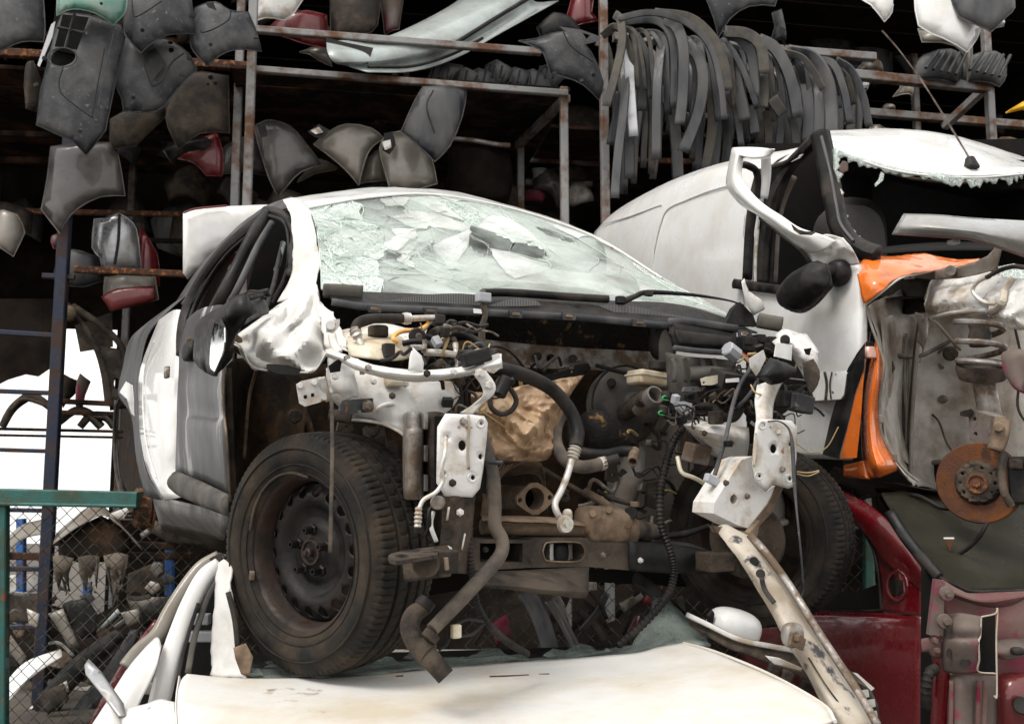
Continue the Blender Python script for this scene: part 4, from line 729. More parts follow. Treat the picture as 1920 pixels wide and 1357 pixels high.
for i in range(NT):
    for j in range(NS):
        s_, t_ = (j + .5) / NS, (i + .5) / NT; q = noise.noise(Vector((s_ * 30, t_ * 16, 3))) * .55
        if any(((s_ - a) / b2) ** 2 + ((t_ - b) / c2) ** 2 < 1 + q for a, b, b2, c2 in TORN): continue
        k = i * (NS + 1) + j; wf_.append((k, k + 1, k + NS + 2, k + NS + 1))
ws = mk('windscreen', wv_, wf_, 'glass_sheet', car, th=.003)
def wpt(s, t):
    s = max(0, min(.9999, s)) * 5; t = max(0, min(.9999, t)) * 3
    def row(i):
        r = GW[i]; j = int(s); b, c = r[j], r[j + 1]; a = r[j - 1] if j else b * 2 - c; d = r[j + 2] if j + 2 < 6 else c * 2 - b
        return cr(a, b, c, d, s - j)
    i = int(t); b, c = row(i), row(i + 1); a = row(i - 1) if i else b * 2 - c; d = row(i + 2) if i + 2 < 4 else c * 2 - b
    return cr(a, b, c, d, t - i)
rs = random.Random(11); seeds = []
for k in range(52): seeds.append((rs.uniform(.0, .26), rs.uniform(0, 1)))
for k in range(24): seeds.append((rs.uniform(.2, .62), rs.uniform(.36, 1)))
for k in range(9): seeds.append((rs.uniform(.6, .97), rs.uniform(.36, 1)))
for k in range(5): seeds.append((rs.uniform(.3, .95), rs.uniform(.0, .3)))
for k in range(12): seeds.append((rs.uniform(.8, 1), rs.uniform(0, .5)))
ASP = 2.2
EDG = []
for (sx, sy) in seeds:
    poly = [(0, 0), (1, 0), (1, 1), (0, 1)]
    for (qx, qy) in seeds:
        if (qx, qy) == (sx, sy) or not poly: continue
        mx, my = (sx + qx) / 2, (sy + qy) / 2; nx, ny = (qx - sx) * ASP * ASP, (qy - sy); out = []
        for i in range(len(poly)):
            a, b = poly[i - 1], poly[i]; da = (a[0] - mx) * nx + (a[1] - my) * ny; db = (b[0] - mx) * nx + (b[1] - my) * ny
            if (da <= 0) != (db <= 0): t = da / (da - db); out.append((a[0] + (b[0] - a[0]) * t, a[1] + (b[1] - a[1]) * t))
            if db <= 0: out.append(b)
        poly = out
    if len(poly) < 3: continue
    if sy < .33 and .3 < sx < .8: continue                   # the lower middle is still one smooth pane
    cx = sum(p[0] for p in poly) / len(poly); cy = sum(p[1] for p in poly) / len(poly)
    C0 = wpt(cx, cy); N_ = (wpt(cx + .02, cy) - C0).cross(wpt(cx, cy + .02) - C0).normalized()
    if N_.dot(CAM - C0) < 0: N_ = -N_
    tx, ty = rs.gauss(0, .03), rs.gauss(0, .03); lift = rs.uniform(.002, .005); vs = []
    ex = N_.orthogonal().normalized(); ey = N_.cross(ex); f = rs.uniform(.985, .999)
    Q = []
    for i in range(len(poly)):
        a, b = poly[i], poly[(i + 1) % len(poly)]; Q.append(a)
        for t in (.35, .7): Q.append((a[0] + (b[0] - a[0]) * t + rs.gauss(0, .004), a[1] + (b[1] - a[1]) * t + rs.gauss(0, .006)))
    EDG.append((Q, N_))
    for p in Q:
        v = wpt(cx + (p[0] - cx) * f, cy + (p[1] - cy) * f); dlt = v - C0; vs.append(v + N_ * (lift + dlt.dot(ex) * tx + dlt.dot(ey) * ty))
    vs.append(sum(vs, Vector()) / len(vs)); n_ = len(vs) - 1
    mk('glass_shard', vs, [(i, (i + 1) % n_, n_) for i in range(n_)], 'crazed' if (sx < .15 or (.38 < sx < .46 and sy > .75)) and rs.random() < .8 else ('shard_white' if rs.random() < (.4 if .2 < sx < .72 and sy > .4 else .2) and not any(((sx - a) / b2) ** 2 + ((sy - b) / c2) ** 2 < 1 for a, b, b2, c2 in TORN) else 'shard'), ws, False, .0035)
cv, cf = [], []
def crack(P_, r_):
    if len(P_) < 2: return
    v_, f_ = sweep(P_, [r_] * len(P_), 4); b_ = len(cv); cv.extend(v_); cf.extend(tuple(i + b_ for i in f) for f in f_)
for Q, n_ in EDG:
    P_ = [wpt(q[0], q[1]) + n_ * .008 for q in Q]; crack(P_[:max(2, int(len(P_) * rs.uniform(.35, .7)))], rs.uniform(.0005, .0012))
for (ix, iy, n_, ln) in ((.06, .62, 34, .16), (.03, .3, 26, .14), (.44, .9, 22, .16), (.25, .45, 10, .2)):      # webs spreading from the blows
    for k in range(n_):
        a = rs.uniform(0, math.tau); L_ = ln * rs.uniform(.4, 1.2); P_ = []; b_ = rs.gauss(0, .35)
        for t in range(6): aa = a + b_ * t / 5 + rs.gauss(0, .08); q = (ix + math.cos(aa) * L_ * t / 5, iy + math.sin(aa) * L_ * 1.9 * t / 5); P_.append(wpt(max(0, min(1, q[0])), max(0, min(1, q[1]))) + Vector((0, -.008, .006)))
        crack(P_, rs.uniform(.0005, .0011))
    for k in range(5):
        rr = ln * (.15 + .16 * k); a0 = rs.uniform(0, 6); P_ = []
        for t in range(10): aa = a0 + t * .45; q = (ix + math.cos(aa) * rr * rs.uniform(.9, 1.1), iy + math.sin(aa) * rr * 1.9 * rs.uniform(.9, 1.1)); P_.append(wpt(max(0, min(1, q[0])), max(0, min(1, q[1]))) + Vector((0, -.008, .006)))
        crack(P_, rs.uniform(.0004, .0009))
mk('crack_web', cv, cf, 'crack', ws, kind='stuff')
for k in range(14):                                          # loose green splinters along the crack lines
    s0, t0 = rs.uniform(.02, .5), rs.uniform(.05, .95); a = wpt(s0, t0) + Vector((0, -.02, .01)); b = wpt(s0 + rs.uniform(-.06, .06), t0 + rs.uniform(-.06, .06)) + Vector((0, -.03, .015))
    mk('glass_splinter', [a, b, (a + b) / 2 + Vector((rs.uniform(-.01, .01), -.01, rs.uniform(.003, .008)))], [(0, 1, 2)], 'edge_glass', ws, False, .003)
tube('header_edge', None, [p + Vector((0, -.01, .004)) for p in GW[3]], 2.2, 'white', car, 8); tube('pillar_edge', MV, [(1118, 448, .66), (1180, 482, .55), (1245, 526, .41), (1310, 560, .27), (1380, 602, .09)], 2.5, 'white_grime', car)
sheet('cowl', MV, [[(604, 545, .34), (680, 548, .32), (800, 553, .29), (930, 557, .25), (1120, 564, .19), (1270, 572, .14), (1385, 604, .09)], [(618, 556, .28), (690, 562, .26), (800, 566, .22), (930, 572, .18), (1110, 580, .12), (1260, 594, .06), (1400, 616, .02)], [(622, 564, .24), (692, 573, .22), (800, 577, .18), (930, 583, .14), (1105, 594, .08), (1255, 608, .02), (1420, 624, -.02)]], 'black', car, 5, .006)
ribbon('cowl_lip', MV, [(622, 566, .22), (692, 576, .2), (800, 581, .16), (930, 587, .12), (1105, 597, .06), (1250, 611, .0)], 11, 'strip', car, 6, .012)
for l in ([(720, 565), (800, 552), (890, 552), (912, 572), (800, 572)], [(960, 560), (1000, 562), (1015, 572), (980, 574), (912, 574)], [(1120, 572), (1180, 572), (1240, 585), (1300, 596), (1370, 612), (1300, 608), (1180, 594)]):
    plate('intake_grille', lambda x, y: M.V(x, y, .235 - (x - 720) * .000335), l, 'hatch', car, th=.004, sm=2)
for x, y in ((703, 577), (808, 581), (968, 587), (1068, 591), (1200, 603), (1398, 623)):
    v = .15 - (x - 703) * .00028; c = plate('cowl_clip', mv(v), [(x - 13, y - 5), (x + 13, y - 4), (x + 11, y + 9), (x - 10, y + 8)], 'strip', car, holes=[[(x - 9, y - 2), (x + 9, y - 1), (x + 7, y + 6), (x - 7, y + 5)]], th=.01); box('clip_insert', MV(x, y + 2, v - .005), (.028, .008, .01), M, 'tan', c, .003)
tube('wiper_foam', MV, [(905, 549, .2), (960, 549, .19), (1060, 556, .16), (1140, 561, .13)], 8, 'rubber', car); ribbon('cowl_seal', MV, [(606, 545, .3), (640, 546, .29), (679, 549, .28)], 22, 'strip_brown', car, 5, .02)
tube('wiper_arm', MV, [(1162, 568, .1), (1190, 556, .08), (1215, 548, .07), (1290, 552, .03), (1360, 562, .0), (1394, 572, -.02)], [7, 5, 5, 3.5, 2, 1.5], 'black', car); cyl('wiper_pivot', MV(1163, 570, .09), MV(1163, 556, .09), .018, 'black', car); box('wiper_joint', MV(1216, 550, .06), (.03, .02, .02), M, 'black', car, .004)
plate('cowl_corner', mv(-.02), [(1375, 578), (1388, 566), (1412, 590), (1420, 612), (1360, 608)], 'black', car, th=.02); plate('hinge_scrap', mv(-.04), [(1390, 528), (1396, 522), (1404, 545), (1428, 562), (1434, 580), (1412, 592), (1398, 565)], 'white_dirty', car, sm=1, bulge=.02); ribbon('cowl_seal_end', MV, [(1420, 600, -.05), (1440, 604, -.07), (1464, 608, -.09)], 22, 'strip_brown', car, 5, .03)
# ---- engine bay: firewall
sheet('insulation_mat', MV, [[(620, 570, .45), (760, 580, .45), (940, 585, .43), (1100, 595, .4), (1260, 615, .36)], [(630, 625, .47), (760, 635, .47), (940, 640, .45), (1100, 645, .42), (1260, 655, .38)], [(640, 690, .5), (760, 690, .5), (940, 680, .48), (1100, 690, .45), (1260, 690, .4)]], 'insul', car, 6, crump=.01, cs=12)
cb_ = plate('firewall_crossbar', mv(.36), [(850, 640), (905, 636), (1000, 646), (1100, 653), (1240, 660), (1240, 700), (1080, 692), (960, 688), (860, 682)], 'steel', car, holes=[ell(1033, 672, 8.5, 9)], th=.03)
for x, y, r in ((1008, 668, 9), (1074, 672, 9)): cyl('plug', MV(x, y, .36), MV(x, y, .33), px(r, 3), 'rubber', cb_)
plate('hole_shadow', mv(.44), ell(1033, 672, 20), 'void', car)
sheet('firewall', MV, [[(560, 690, .75), (760, 680, .65), (960, 680, .62), (1160, 690, .58), (1300, 700, .5)], [(600, 850, .8), (760, 850, .7), (960, 860, .66), (1160, 860, .6), (1320, 860, .5)], [(650, 1010, .9), (780, 1020, .8), (960, 1020, .75), (1160, 1020, .7), (1340, 1010, .6)]], 'wellbrown', car, 6, crump=.02, cs=6)
plate('torn_mat', mv(.2), [(1010, 702), (1040, 700), (1052, 690), (1064, 688), (1070, 700), (1078, 684), (1105, 680), (1110, 690), (1098, 700), (1070, 712), (1040, 722)], 'insul', car, sm=1, wave=.02, bulge=.01)
sheet('heat_shield', MV, [[(884, 738, .02), (930, 734, .0), (985, 722, .02), (1046, 712, .04), (1096, 703, .1)], [(886, 775, .0), (930, 768, -.03), (985, 760, .02), (1046, 750, -.03), (1070, 738, .06)], [(888, 815, -.02), (935, 812, .02), (990, 810, -.035), (1036, 800, .01), (1048, 792, .05)], [(892, 842, .0), (935, 846, -.03), (985, 848, .01), (1030, 842, -.02), (1042, 828, .05)], [(896, 856, .02), (935, 860, .01), (985, 864, .015), (1024, 862, .02), (1038, 842, .07)]], 'gold', car, 20, .003, crump=.004, cs=10, ridge=.022, rs_=17)
sheet('ribbed_shield', MV, [[(905, 900, .1), (925, 868, .05), (970, 862, .02), (1010, 866, .05), (1020, 880, .1)], [(910, 990, .25), (930, 905, .22), (970, 890, .2), (1012, 895, .22), (1028, 960, .28)]], 'tan', car, 8, .003, crump=.004, cs=40); plate('ribbed_shield_side', mv(.08), [(896, 905), (910, 900), (925, 945), (940, 985), (915, 990), (902, 965), (906, 935)], 'tan', car, sm=1, wave=.01)
for k in range(7): tube('rib', MV, [(908 + k * 5, 960 - k * 11, .1), (918 + k * 6, 905 - k * 4, .06), (940 + k * 7, 872 - k, .02)], 1.1, 'tan', car, 4, 5)
# exhaust flange
EC = MV(1003, 935, .02); EX = M.R; EZ = Vector((0, 0, 1)); s_ = px(1, EC.y)
fl = [(34 * math.cos(a) * s_, 30 * math.sin(a) * s_) for a in [i * math.tau / 40 for i in range(40)]]
fl = [(x * 1.26 if abs(y) < 11 * s_ else x * (1 - .0), y * .95) for x, y in fl]
ex_ = plate2d('exhaust_flange', EC, EX, EZ, [(-40 * s_, 3 * s_), (-38 * s_, -9 * s_), (-22 * s_, -20 * s_), (-6 * s_, -29 * s_), (8 * s_, -29 * s_), (24 * s_, -19 * s_), (40 * s_, -6 * s_), (41 * s_, 7 * s_), (24 * s_, 21 * s_), (6 * s_, 30 * s_), (-8 * s_, 29 * s_), (-24 * s_, 18 * s_)], 'tan', car, [ell(0, 0, 21 * s_, 21 * s_, 24), ell(-32 * s_, -2 * s_, 5 * s_), ell(33 * s_, 2 * s_, 5 * s_)], None, .012)
lathe('exhaust_pipe', EC, M.B, [(21.5 * s_, 0), (20 * s_, .01), (20 * s_, .25), (23 * s_, .25), (23 * s_, .005)], 'tan', ex_, 28); lathe('exhaust_bore', EC, M.B, [(20 * s_, .06), (17 * s_, .2), (0, .24)], 'void', ex_, 24)
# brake booster and master cylinder
BC = MV(1172, 758, .3); bx = (-M.B + Vector((-.1, 0, .05))).normalized()
lathe('brake_booster', BC, bx, [(.0, .075), (.03, .075), (.04, .06), (.09, .055), (.13, .03), (.142, .01), (.142, -.02), (.13, -.06), (.1, -.1)], 'greyplastic', car, 40); tube('booster_seam', None, [BC + bx * .008 + (Vector((0, 0, 1)) * math.cos(i * math.tau / 20) + bx.cross(Vector((0, 0, 1))) * math.sin(i * math.tau / 20)) * .142 for i in range(21)], 2, 'black', car)
cyl('booster_port', MV(1147, 718, .26), MV(1146, 717, .22), .016, 'black', car); tube('vacuum_hose', MV, [(1118, 685, .2), (1130, 688, .18), (1150, 694, .17), (1175, 700, .15)], 4, 'rubber', car)
cyl('master_cylinder', MV(1170, 775, .22), MV(1215, 745, .02), .03, 'gunk', car); lathe('master_cylinder_boot', MV(1196, 768, .1), MV(1226, 742, .0) - MV(1196, 768, .1), [(.024, 0), (.03, .03), (.026, .05), (.034, .09), (.032, .12), (.026, .12), (.02, .06)], 'steel', car, 20)
rsv = box('brake_fluid_tank', MV(1214, 710, .06), (.12, .09, .05), M, 'cream', car, .014, (0, .08, 0), 3); box('tank_seam', MV(1214, 706, .06), (.125, .095, .007), M, 'cream', rsv, .002, (0, .08, 0)); cyl('tank_cap', MV(1232, 694, .04), MV(1233, 677, .04), .03, 'black', rsv, 20)
plate('column_mat', mv(.1), [(1090, 778), (1105, 768), (1130, 768), (1150, 782), (1165, 805), (1185, 826), (1190, 845), (1150, 852), (1110, 848), (1095, 830), (1088, 800)], 'insul', car, sm=1, bulge=.06, edge=.06, wave=.02)
sheet('strut_tower', MV, [[(1130, 850, .4), (1180, 780, .35), (1240, 760, .3), (1290, 790, .2)], [(1150, 960, .45), (1190, 920, .35), (1250, 900, .28), (1310, 900, .15)], [(1170, 1010, .5), (1220, 1010, .4), (1280, 1010, .3), (1340, 1000, .15)]], 'beige', car, 6, crump=.015, cs=6)
tube('column_boot', MV, [(1190, 850, .3), (1185, 880, .25), (1175, 925, .2), (1160, 960, .18)], [22, 24, 22, 16], 'beige', car)
# steering shafts
tube('steering_shaft', MV, [(1020, 880, .3), (1060, 905, .2), (1095, 925, .1)], 5, 'gunk', car); tube('steering_shaft', MV, [(1095, 922, .1), (1125, 938, .05), (1165, 962, .0)], [9, 8, 5], 'tan', car, ribs=1, ribd=.05); cyl('shaft_eye', MV(1180, 963, -.02), MV(1184, 961, -.06), .02, 'rubber', car); tube('track_rod', MV, [(1120, 920, .1), (1150, 935, .06), (1190, 945, .0)], [4, 5, 5], 'gunk', car); cyl('rod_bush', MV(1190, 940, 0), MV(1190, 950, 0), .015, 'tan', car)
# steering rack and subframe
rk = tube('steering_rack', MV, [(905, 986, .0), (960, 988, .0), (1040, 990, .0), (1110, 992, .0)], 15, 'tan', car, 6, 14); tube('rack_rib', MV, [(935, 980, -.02), (1000, 982, -.02), (1100, 984, -.02)], 2, 'tan', rk)
for x, y, s in ((1108, 975, .05), (1122, 990, .06), (1140, 985, .07), (1165, 992, .055), (1150, 1004, .045)): blob('rack_housing', MV(x, y, .0), (s, s * .9, s * .85), M, 'tan', rk, 3.4, (random.random() * .4, 0, 0))
for x, y in ((1112, 962), (1142, 955), (1176, 984)): cyl('housing_bolt', MV(x, y, -.03), MV(x, y, -.07), .012, 'tan', rk, 10)
tube('rack_boot', MV, [(1176, 990, .0), (1205, 993, .02), (1238, 998, .04)], [18, 17, 13], 'rubber_dusty', car, ribs=1, ribd=.08); sheet('rack_shield', MV, [[(905, 968, .02), (1000, 968, .0), (1100, 978, .02)], [(905, 976, -.06), (1000, 978, -.07), (1098, 986, -.05)]], 'tan', car, 5, crump=.004)
slot = [(1018, 1034), (1022, 1020), (1034, 1016), (1080, 1016), (1092, 1022), (1097, 1036), (1092, 1048), (1080, 1053), (1034, 1052), (1022, 1048)]
sf = plate('subframe_beam', mv(-.06), [(885, 1012), (990, 1012), (1005, 1008), (1100, 1008), (1110, 1016), (1250, 1020), (1375, 1044), (1372, 1072), (1240, 1074), (1100, 1062), (990, 1064), (885, 1070)], 'brown', car, holes=[slot, rect(900, 1018, 980, 1054)], th=.12)
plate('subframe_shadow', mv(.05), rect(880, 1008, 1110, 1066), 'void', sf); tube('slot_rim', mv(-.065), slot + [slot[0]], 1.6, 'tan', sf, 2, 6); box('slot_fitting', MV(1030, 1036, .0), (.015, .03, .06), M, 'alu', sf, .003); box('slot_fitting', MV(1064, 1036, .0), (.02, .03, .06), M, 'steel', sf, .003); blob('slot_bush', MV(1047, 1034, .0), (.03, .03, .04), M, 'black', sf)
sheet('oily_beam_end', MV, [[(1180, 1014, -.07), (1280, 1022, -.075), (1370, 1042, -.08)], [(1180, 1044, -.078), (1280, 1050, -.085), (1372, 1058, -.09)], [(1180, 1070, -.07), (1280, 1076, -.075), (1372, 1074, -.08)]], 'black', car, 5, crump=.004, cs=20); box('beam_end_box', MV(1340, 1052, -.12), (.1, .08, .06), M, 'gunk', car, .006)
sheet('under_tray', MV, [[(880, 1072, -.1), (960, 1070, -.1), (1040, 1066, -.1), (1104, 1064, -.1)], [(900, 1092, -.2), (980, 1096, -.22), (1050, 1104, -.22), (1104, 1104, -.2)], [(905, 1100, -.18), (985, 1108, -.2), (1070, 1120, -.2), (1100, 1118, -.18)]], 'brown', car, 5, crump=.004)
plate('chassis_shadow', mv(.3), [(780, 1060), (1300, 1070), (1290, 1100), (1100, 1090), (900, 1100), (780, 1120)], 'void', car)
# ---- near rail with crash plate
rail = plate('crash_plate', mv(-.49), [(835, 775), (886, 777), (908, 780), (915, 792), (912, 830), (906, 880), (900, 915), (886, 932), (834, 930), (818, 905), (820, 800)], 'white_grime', car, holes=[ell(901, 793, 4), ell(865, 835, 8, 10), ell(900, 856, 5.5), ell(831, 888, 3.5), ell(885, 895, 4.5), ell(836, 820, 4)], th=.006, sm=0, bulge=.006, edge=.01, step=.015)
for x, y in ((901, 793), (885, 895), (831, 888)): tube('embossed_ring', mv(-.497), ell(x, y, 7.5, 8, 12) + [(x + 7.5, y)], 1.2, 'white_grime', rail, 2, 5)
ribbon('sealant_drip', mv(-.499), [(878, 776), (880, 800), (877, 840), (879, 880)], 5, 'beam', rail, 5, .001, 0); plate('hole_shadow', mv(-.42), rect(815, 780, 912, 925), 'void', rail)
sheet('rail_leg', MV, [[(830, 928, -.485), (858, 930, -.49), (890, 928, -.47)], [(828, 980, -.47), (855, 985, -.48), (884, 985, -.44)], [(822, 1040, -.46), (850, 1045, -.465), (880, 1050, -.42)], [(820, 1068, -.46), (848, 1074, -.46), (876, 1076, -.42)]], 'gunk', car, 6, .005, crump=.002); plate('leg_side', mu(-.5), [(822, 930), (832, 930), (826, 1070), (818, 1064)], 'gunk', car)
ribbon('white_scrapes', MV, [(842, 950, -.493), (838, 975, -.487)], 4, 'white_grime', rail, 4, .001, 0); ribbon('white_scrapes', MV, [(872, 1000, -.472), (866, 1030, -.468)], 3, 'white_grime', rail, 4, .001, 0)
tube('coolant_line', MV, [(836, 820, -.53), (834, 850, -.56), (828, 880, -.56), (831, 900, -.56), (818, 922, -.56), (795, 936, -.56), (786, 952, -.56)], 4, 'alu', car); tube('line_coupling', MV, [(785, 950, -.56), (784, 970, -.56), (783, 990, -.56)], [6, 7, 6], 'alu', car, ribs=1); cyl('coupling_end', MV(783, 988, -.56), MV(783, 1000, -.56), .008, 'black', car)
cn = sheet('filter_canister', MV, [[(757, 776, -.2), (766, 772, -.34), (786, 772, -.36), (793, 776, -.28)], [(758, 808, -.2), (765, 806, -.35), (787, 806, -.37), (793, 810, -.28)], [(756, 815, -.2), (762, 814, -.37), (788, 814, -.39), (795, 815, -.28)], [(755, 930, -.2), (763, 936, -.36), (788, 936, -.38), (794, 932, -.28)]], 'steel', car, 6)
sheet('filter_canister_half', MV, [[(796, 776, -.3), (806, 772, -.36), (824, 772, -.36), (834, 776, -.25)], [(796, 850, -.3), (806, 850, -.38), (824, 850, -.38), (832, 850, -.25)], [(796, 930, -.3), (806, 935, -.36), (820, 935, -.36), (828, 930, -.25)]], 'gunk', cn, 6)
for y in (790, 850, 905): box('canister_clip', MV(796, y, -.37), (.012, .02, .04), M, 'steel', cn, .003)
tt = plate('tow_tab', lambda x, y: MV(x, y, -.62 + (1040 - y) * .012), [(728, 1042), (738, 1036), (770, 1030), (800, 1026), (822, 1030), (820, 1040), (790, 1044), (750, 1050), (732, 1048)], 'gunk', car, sm=2, th=.008, holes=[ell(754, 1042, 14, 3)]); bar('tab_arm', MV(770, 1060, -.4), MV(830, 1052, -.5), .05, .07, 'gunk', car); cyl('tab_bush', MV(803, 1055, -.52), MV(798, 1056, -.58), .03, 'gunk', car); box('tab_bracket', MV(832, 1052, -.54), (.05, .05, .05), M, 'gunk', car, .004); cyl('bracket_stud', MV(838, 1068, -.58), MV(836, 1045, -.58), .005, 'tan', car, 8)
cyl('rubber_stop', MV(822, 942, -.5), MV(820, 942, -.56), .016, 'steel', car); tube('brake_hose', MV, [(820, 950, -.5), (806, 955, -.52), (805, 985, -.52), (800, 1000, -.5)], 4, 'black', car); ribbon('stay', MV, [(812, 960, -.5), (808, 985, -.52), (818, 1015, -.52)], 6, 'white_grime', car)
# ---- inner fender and headlamp carrier (near side)
sheet('inner_fender', MV, [[(612, 690, -.05), (660, 688, -.12), (720, 700, -.15), (790, 712, -.15), (850, 715, -.1)], [(616, 725, -.06), (660, 725, -.14), (720, 728, -.18), (790, 735, -.18), (860, 735, -.1)], [(625, 748, -.05), (665, 762, -.14), (720, 768, -.19), (775, 770, -.2), (850, 760, -.12)], [(660, 786, -.0), (680, 788, -.1), (712, 792, -.16), (745, 806, -.2), (770, 830, -.2)]], 'white_grime', car, 6, .004, crump=.005, cs=14)
tube('fender_lip', MV, [(655, 787, -.1), (690, 789, -.15), (725, 797, -.18), (755, 814, -.21), (772, 836, -.21)], 3, 'white_grime', car); tube('pressed_rib', MV, [(706, 772, -.19), (710, 764, -.2), (724, 758, -.2), (738, 757, -.2)], 4, 'white_grime', car); ribbon('rail_end', MV, [(617, 778, -.1), (640, 780, -.12), (660, 783, -.14)], 22, 'gunk', car)
sheet('torn_upper_rail', MV, [[(613, 655, -.1), (640, 664, -.16), (670, 672, -.2)], [(612, 690, -.12), (640, 692, -.22), (668, 700, -.24)], [(618, 720, -.12), (645, 728, -.22), (668, 730, -.22)], [(625, 740, -.1), (650, 747, -.2), (668, 742, -.2)]], 'white_dirty', car, 5, .004, crump=.012, cs=16); plate('rail_mouth', mv(-.24), [(616, 686), (630, 676), (642, 670), (638, 696), (620, 699)], 'void', car)
sheet('carrier_bar', MV, [[(610, 656, -.16), (640, 662, -.22), (665, 672, -.28), (700, 684, -.34), (740, 690, -.38), (790, 696, -.4), (860, 690, -.42), (905, 676, -.44), (940, 664, -.46)], [(612, 662, -.19), (640, 670, -.25), (664, 682, -.31), (700, 693, -.37), (745, 700, -.41), (795, 704, -.43), (862, 700, -.45), (908, 688, -.47), (942, 680, -.48)], [(613, 668, -.17), (640, 677, -.23), (663, 690, -.29), (700, 702, -.35), (750, 712, -.39), (795, 716, -.41), (862, 707, -.43), (910, 696, -.45), (942, 690, -.46)]], 'white_dirty', car, 5, .004, crump=.003, cs=12)
cp = plate('carrier_end', mv(-.47), [(906, 672), (936, 662), (941, 688), (926, 700), (912, 695)], 'white_grime', car, th=.01); box('latch_block', MV(892, 670, -.46), (.075, .03, .035), M, 'black', car, .006, (0, -.3, 0)); cyl('latch_bolt', MV(898, 662, -.46), MV(897, 654, -.46), .011, 'steel', car, 8)
sheet('diagonal_stay', MV, [[(886, 700, -.46), (910, 694, -.47)], [(902, 722, -.47), (928, 720, -.48)], [(905, 742, -.47), (926, 738, -.48)], [(884, 760, -.44), (906, 756, -.46)], [(862, 774, -.42), (885, 778, -.44)]], 'white_grime', car, 5, .005)
for x, y in ((899, 700), (913, 722)): hexbolt('bolt', MV(x, y, -.475), -M.B, .01, .014, 'white_grime', car)
pl = plate('lamp_bracket', mv(-.2), [(556, 720), (566, 714), (602, 706), (608, 712), (613, 748), (600, 754), (572, 762), (562, 756)], 'white_grime', car, holes=[ell(573, 744, 4), rect(583, 737, 590, 744)], th=.005, sm=0); plate('hole_shadow', mv(-.16), rect(564, 730, 596, 750), 'void', pl); ribbon('bracket_flange', MV, [(603, 707, -.21), (609, 730, -.2), (616, 750, -.18)], 12, 'white_grime', pl)
for x, y in ((563, 723), (590, 717)): cyl('rivet', MV(x, y, -.2), MV(x, y, -.215), .007, 'white_grime', pl, 10)
bb = plate('blue_grey_bracket', mv(-.24), [(638, 760), (644, 750), (698, 746), (700, 748), (698, 772), (645, 777), (638, 770)], 'plastic', car, th=.012, sm=0); hexbolt('bolt', MV(690, 761, -.25), -M.B, .012, .014, 'steel', bb); ribbon('rust_mark', mv(-.252), [(648, 754), (651, 764), (648, 774)], 4, 'disc', bb, 4, .001, 0)
plate('white_flap', mv(-.42), [(765, 695), (768, 668), (774, 651), (790, 666), (795, 680), (793, 697)], 'white', car, sm=0, bulge=.008); ribbon('grey_flap_edge', MV, [(715, 676, -.3), (735, 672, -.35), (750, 660, -.38), (758, 664, -.4), (772, 652, -.42)], 5, 'black', car)
box('yellow_foam', MV(740, 712, -.2), (.05, .04, .035), M, 'cream', car, .01); plate('yellow_tag', mv(-.205), rect(675, 694, 684, 702), 'tan', car); plate('mount_tab', mv(-.1), [(612, 605), (620, 600), (637, 598), (636, 612), (625, 625), (612, 622)], 'white_grime', car, sm=1); cyl('mount_bolt', MV(621, 612, -.11), MV(620, 609, -.14), .014, 'white_grime', car, 10)
sheet('torn_tower_skin', MV, [[(592, 560, .3), (612, 575, .22), (628, 600, .12)], [(600, 600, .16), (620, 615, .1), (640, 625, .05)], [(610, 650, .06), (630, 655, .0), (650, 660, -.05)]], 'white_dirty', car, 5, crump=.012, cs=18); ribbon('torn_strip', MV, [(622, 625, .0), (626, 645, -.02), (636, 662, -.08)], 14, 'white_dirty', car)
sheet('tower_top', MV, [[(640, 622, .15), (700, 612, .15), (760, 614, .14), (800, 618, .12)], [(645, 650, -.02), (700, 650, -.05), (760, 655, -.05), (800, 655, -.05)]], 'white_grime', car, 5, crump=.01, cs=12)
tk = sheet('washer_tank', MV, [[(652, 632, .05), (690, 626, .05), (740, 628, .05), (765, 640, .02)], [(652, 650, -.05), (690, 648, -.1), (740, 650, -.1), (770, 655, -.06)], [(655, 668, -.08), (690, 672, -.14), (740, 676, -.14), (770, 672, -.08)]], 'cream', car, 5, .004); cyl('tank_cap', MV(709, 632, .0), MV(709, 611, .0), .029, 'gunk', tk, 24)
tube('ac_hose', MV, [(665, 622, -.05), (672, 605, -.05), (692, 598, -.04), (720, 597, -.03), (755, 597, -.02)], 9.5, 'rubber', car, 8, 12); tube('hose_ferrule', MV, [(754, 597, -.02), (762, 597, -.02), (771, 597, -.02)], [9, 11, 9], 'alu', car, ribs=1); tube('ac_pipe', MV, [(770, 597, -.02), (800, 596, -.02), (828, 596, -.02)], 6, 'alu', car); box('pipe_fitting', MV(822, 600, -.02), (.03, .04, .03), M, 'black', car, .006)
tube('hose_ferrule', MV, [(664, 616, -.05), (668, 626, -.06), (672, 634, -.06)], [9, 11, 9], 'alu', car, ribs=1); tube('ac_pipe', MV, [(672, 632, -.06), (678, 648, -.08), (690, 657, -.1), (712, 660, -.12), (735, 660, -.14)], 7, 'alu', car); box('pipe_clip', MV(728, 658, -.14), (.03, .03, .04), M, 'black', car, .005)
tube('amber_hose', MV, [(808, 598, .0), (800, 610, -.02), (785, 618, -.04), (755, 621, -.06), (740, 628, -.08), (738, 636, -.1), (746, 642, -.1)], 4.5, 'orange_hose', car)
cyl('check_valve', MV(783, 630, -.04), MV(782, 630, -.1), .024, 'black', car, 24); cyl('valve_nipple', MV(785, 630, -.1), MV(786, 632, -.14), .009, 'rubber_dusty', car); tube('valve_neck', MV, [(796, 630, -.07), (810, 634, -.07), (816, 645, -.08), (822, 656, -.1)], 5, 'rubber', car)
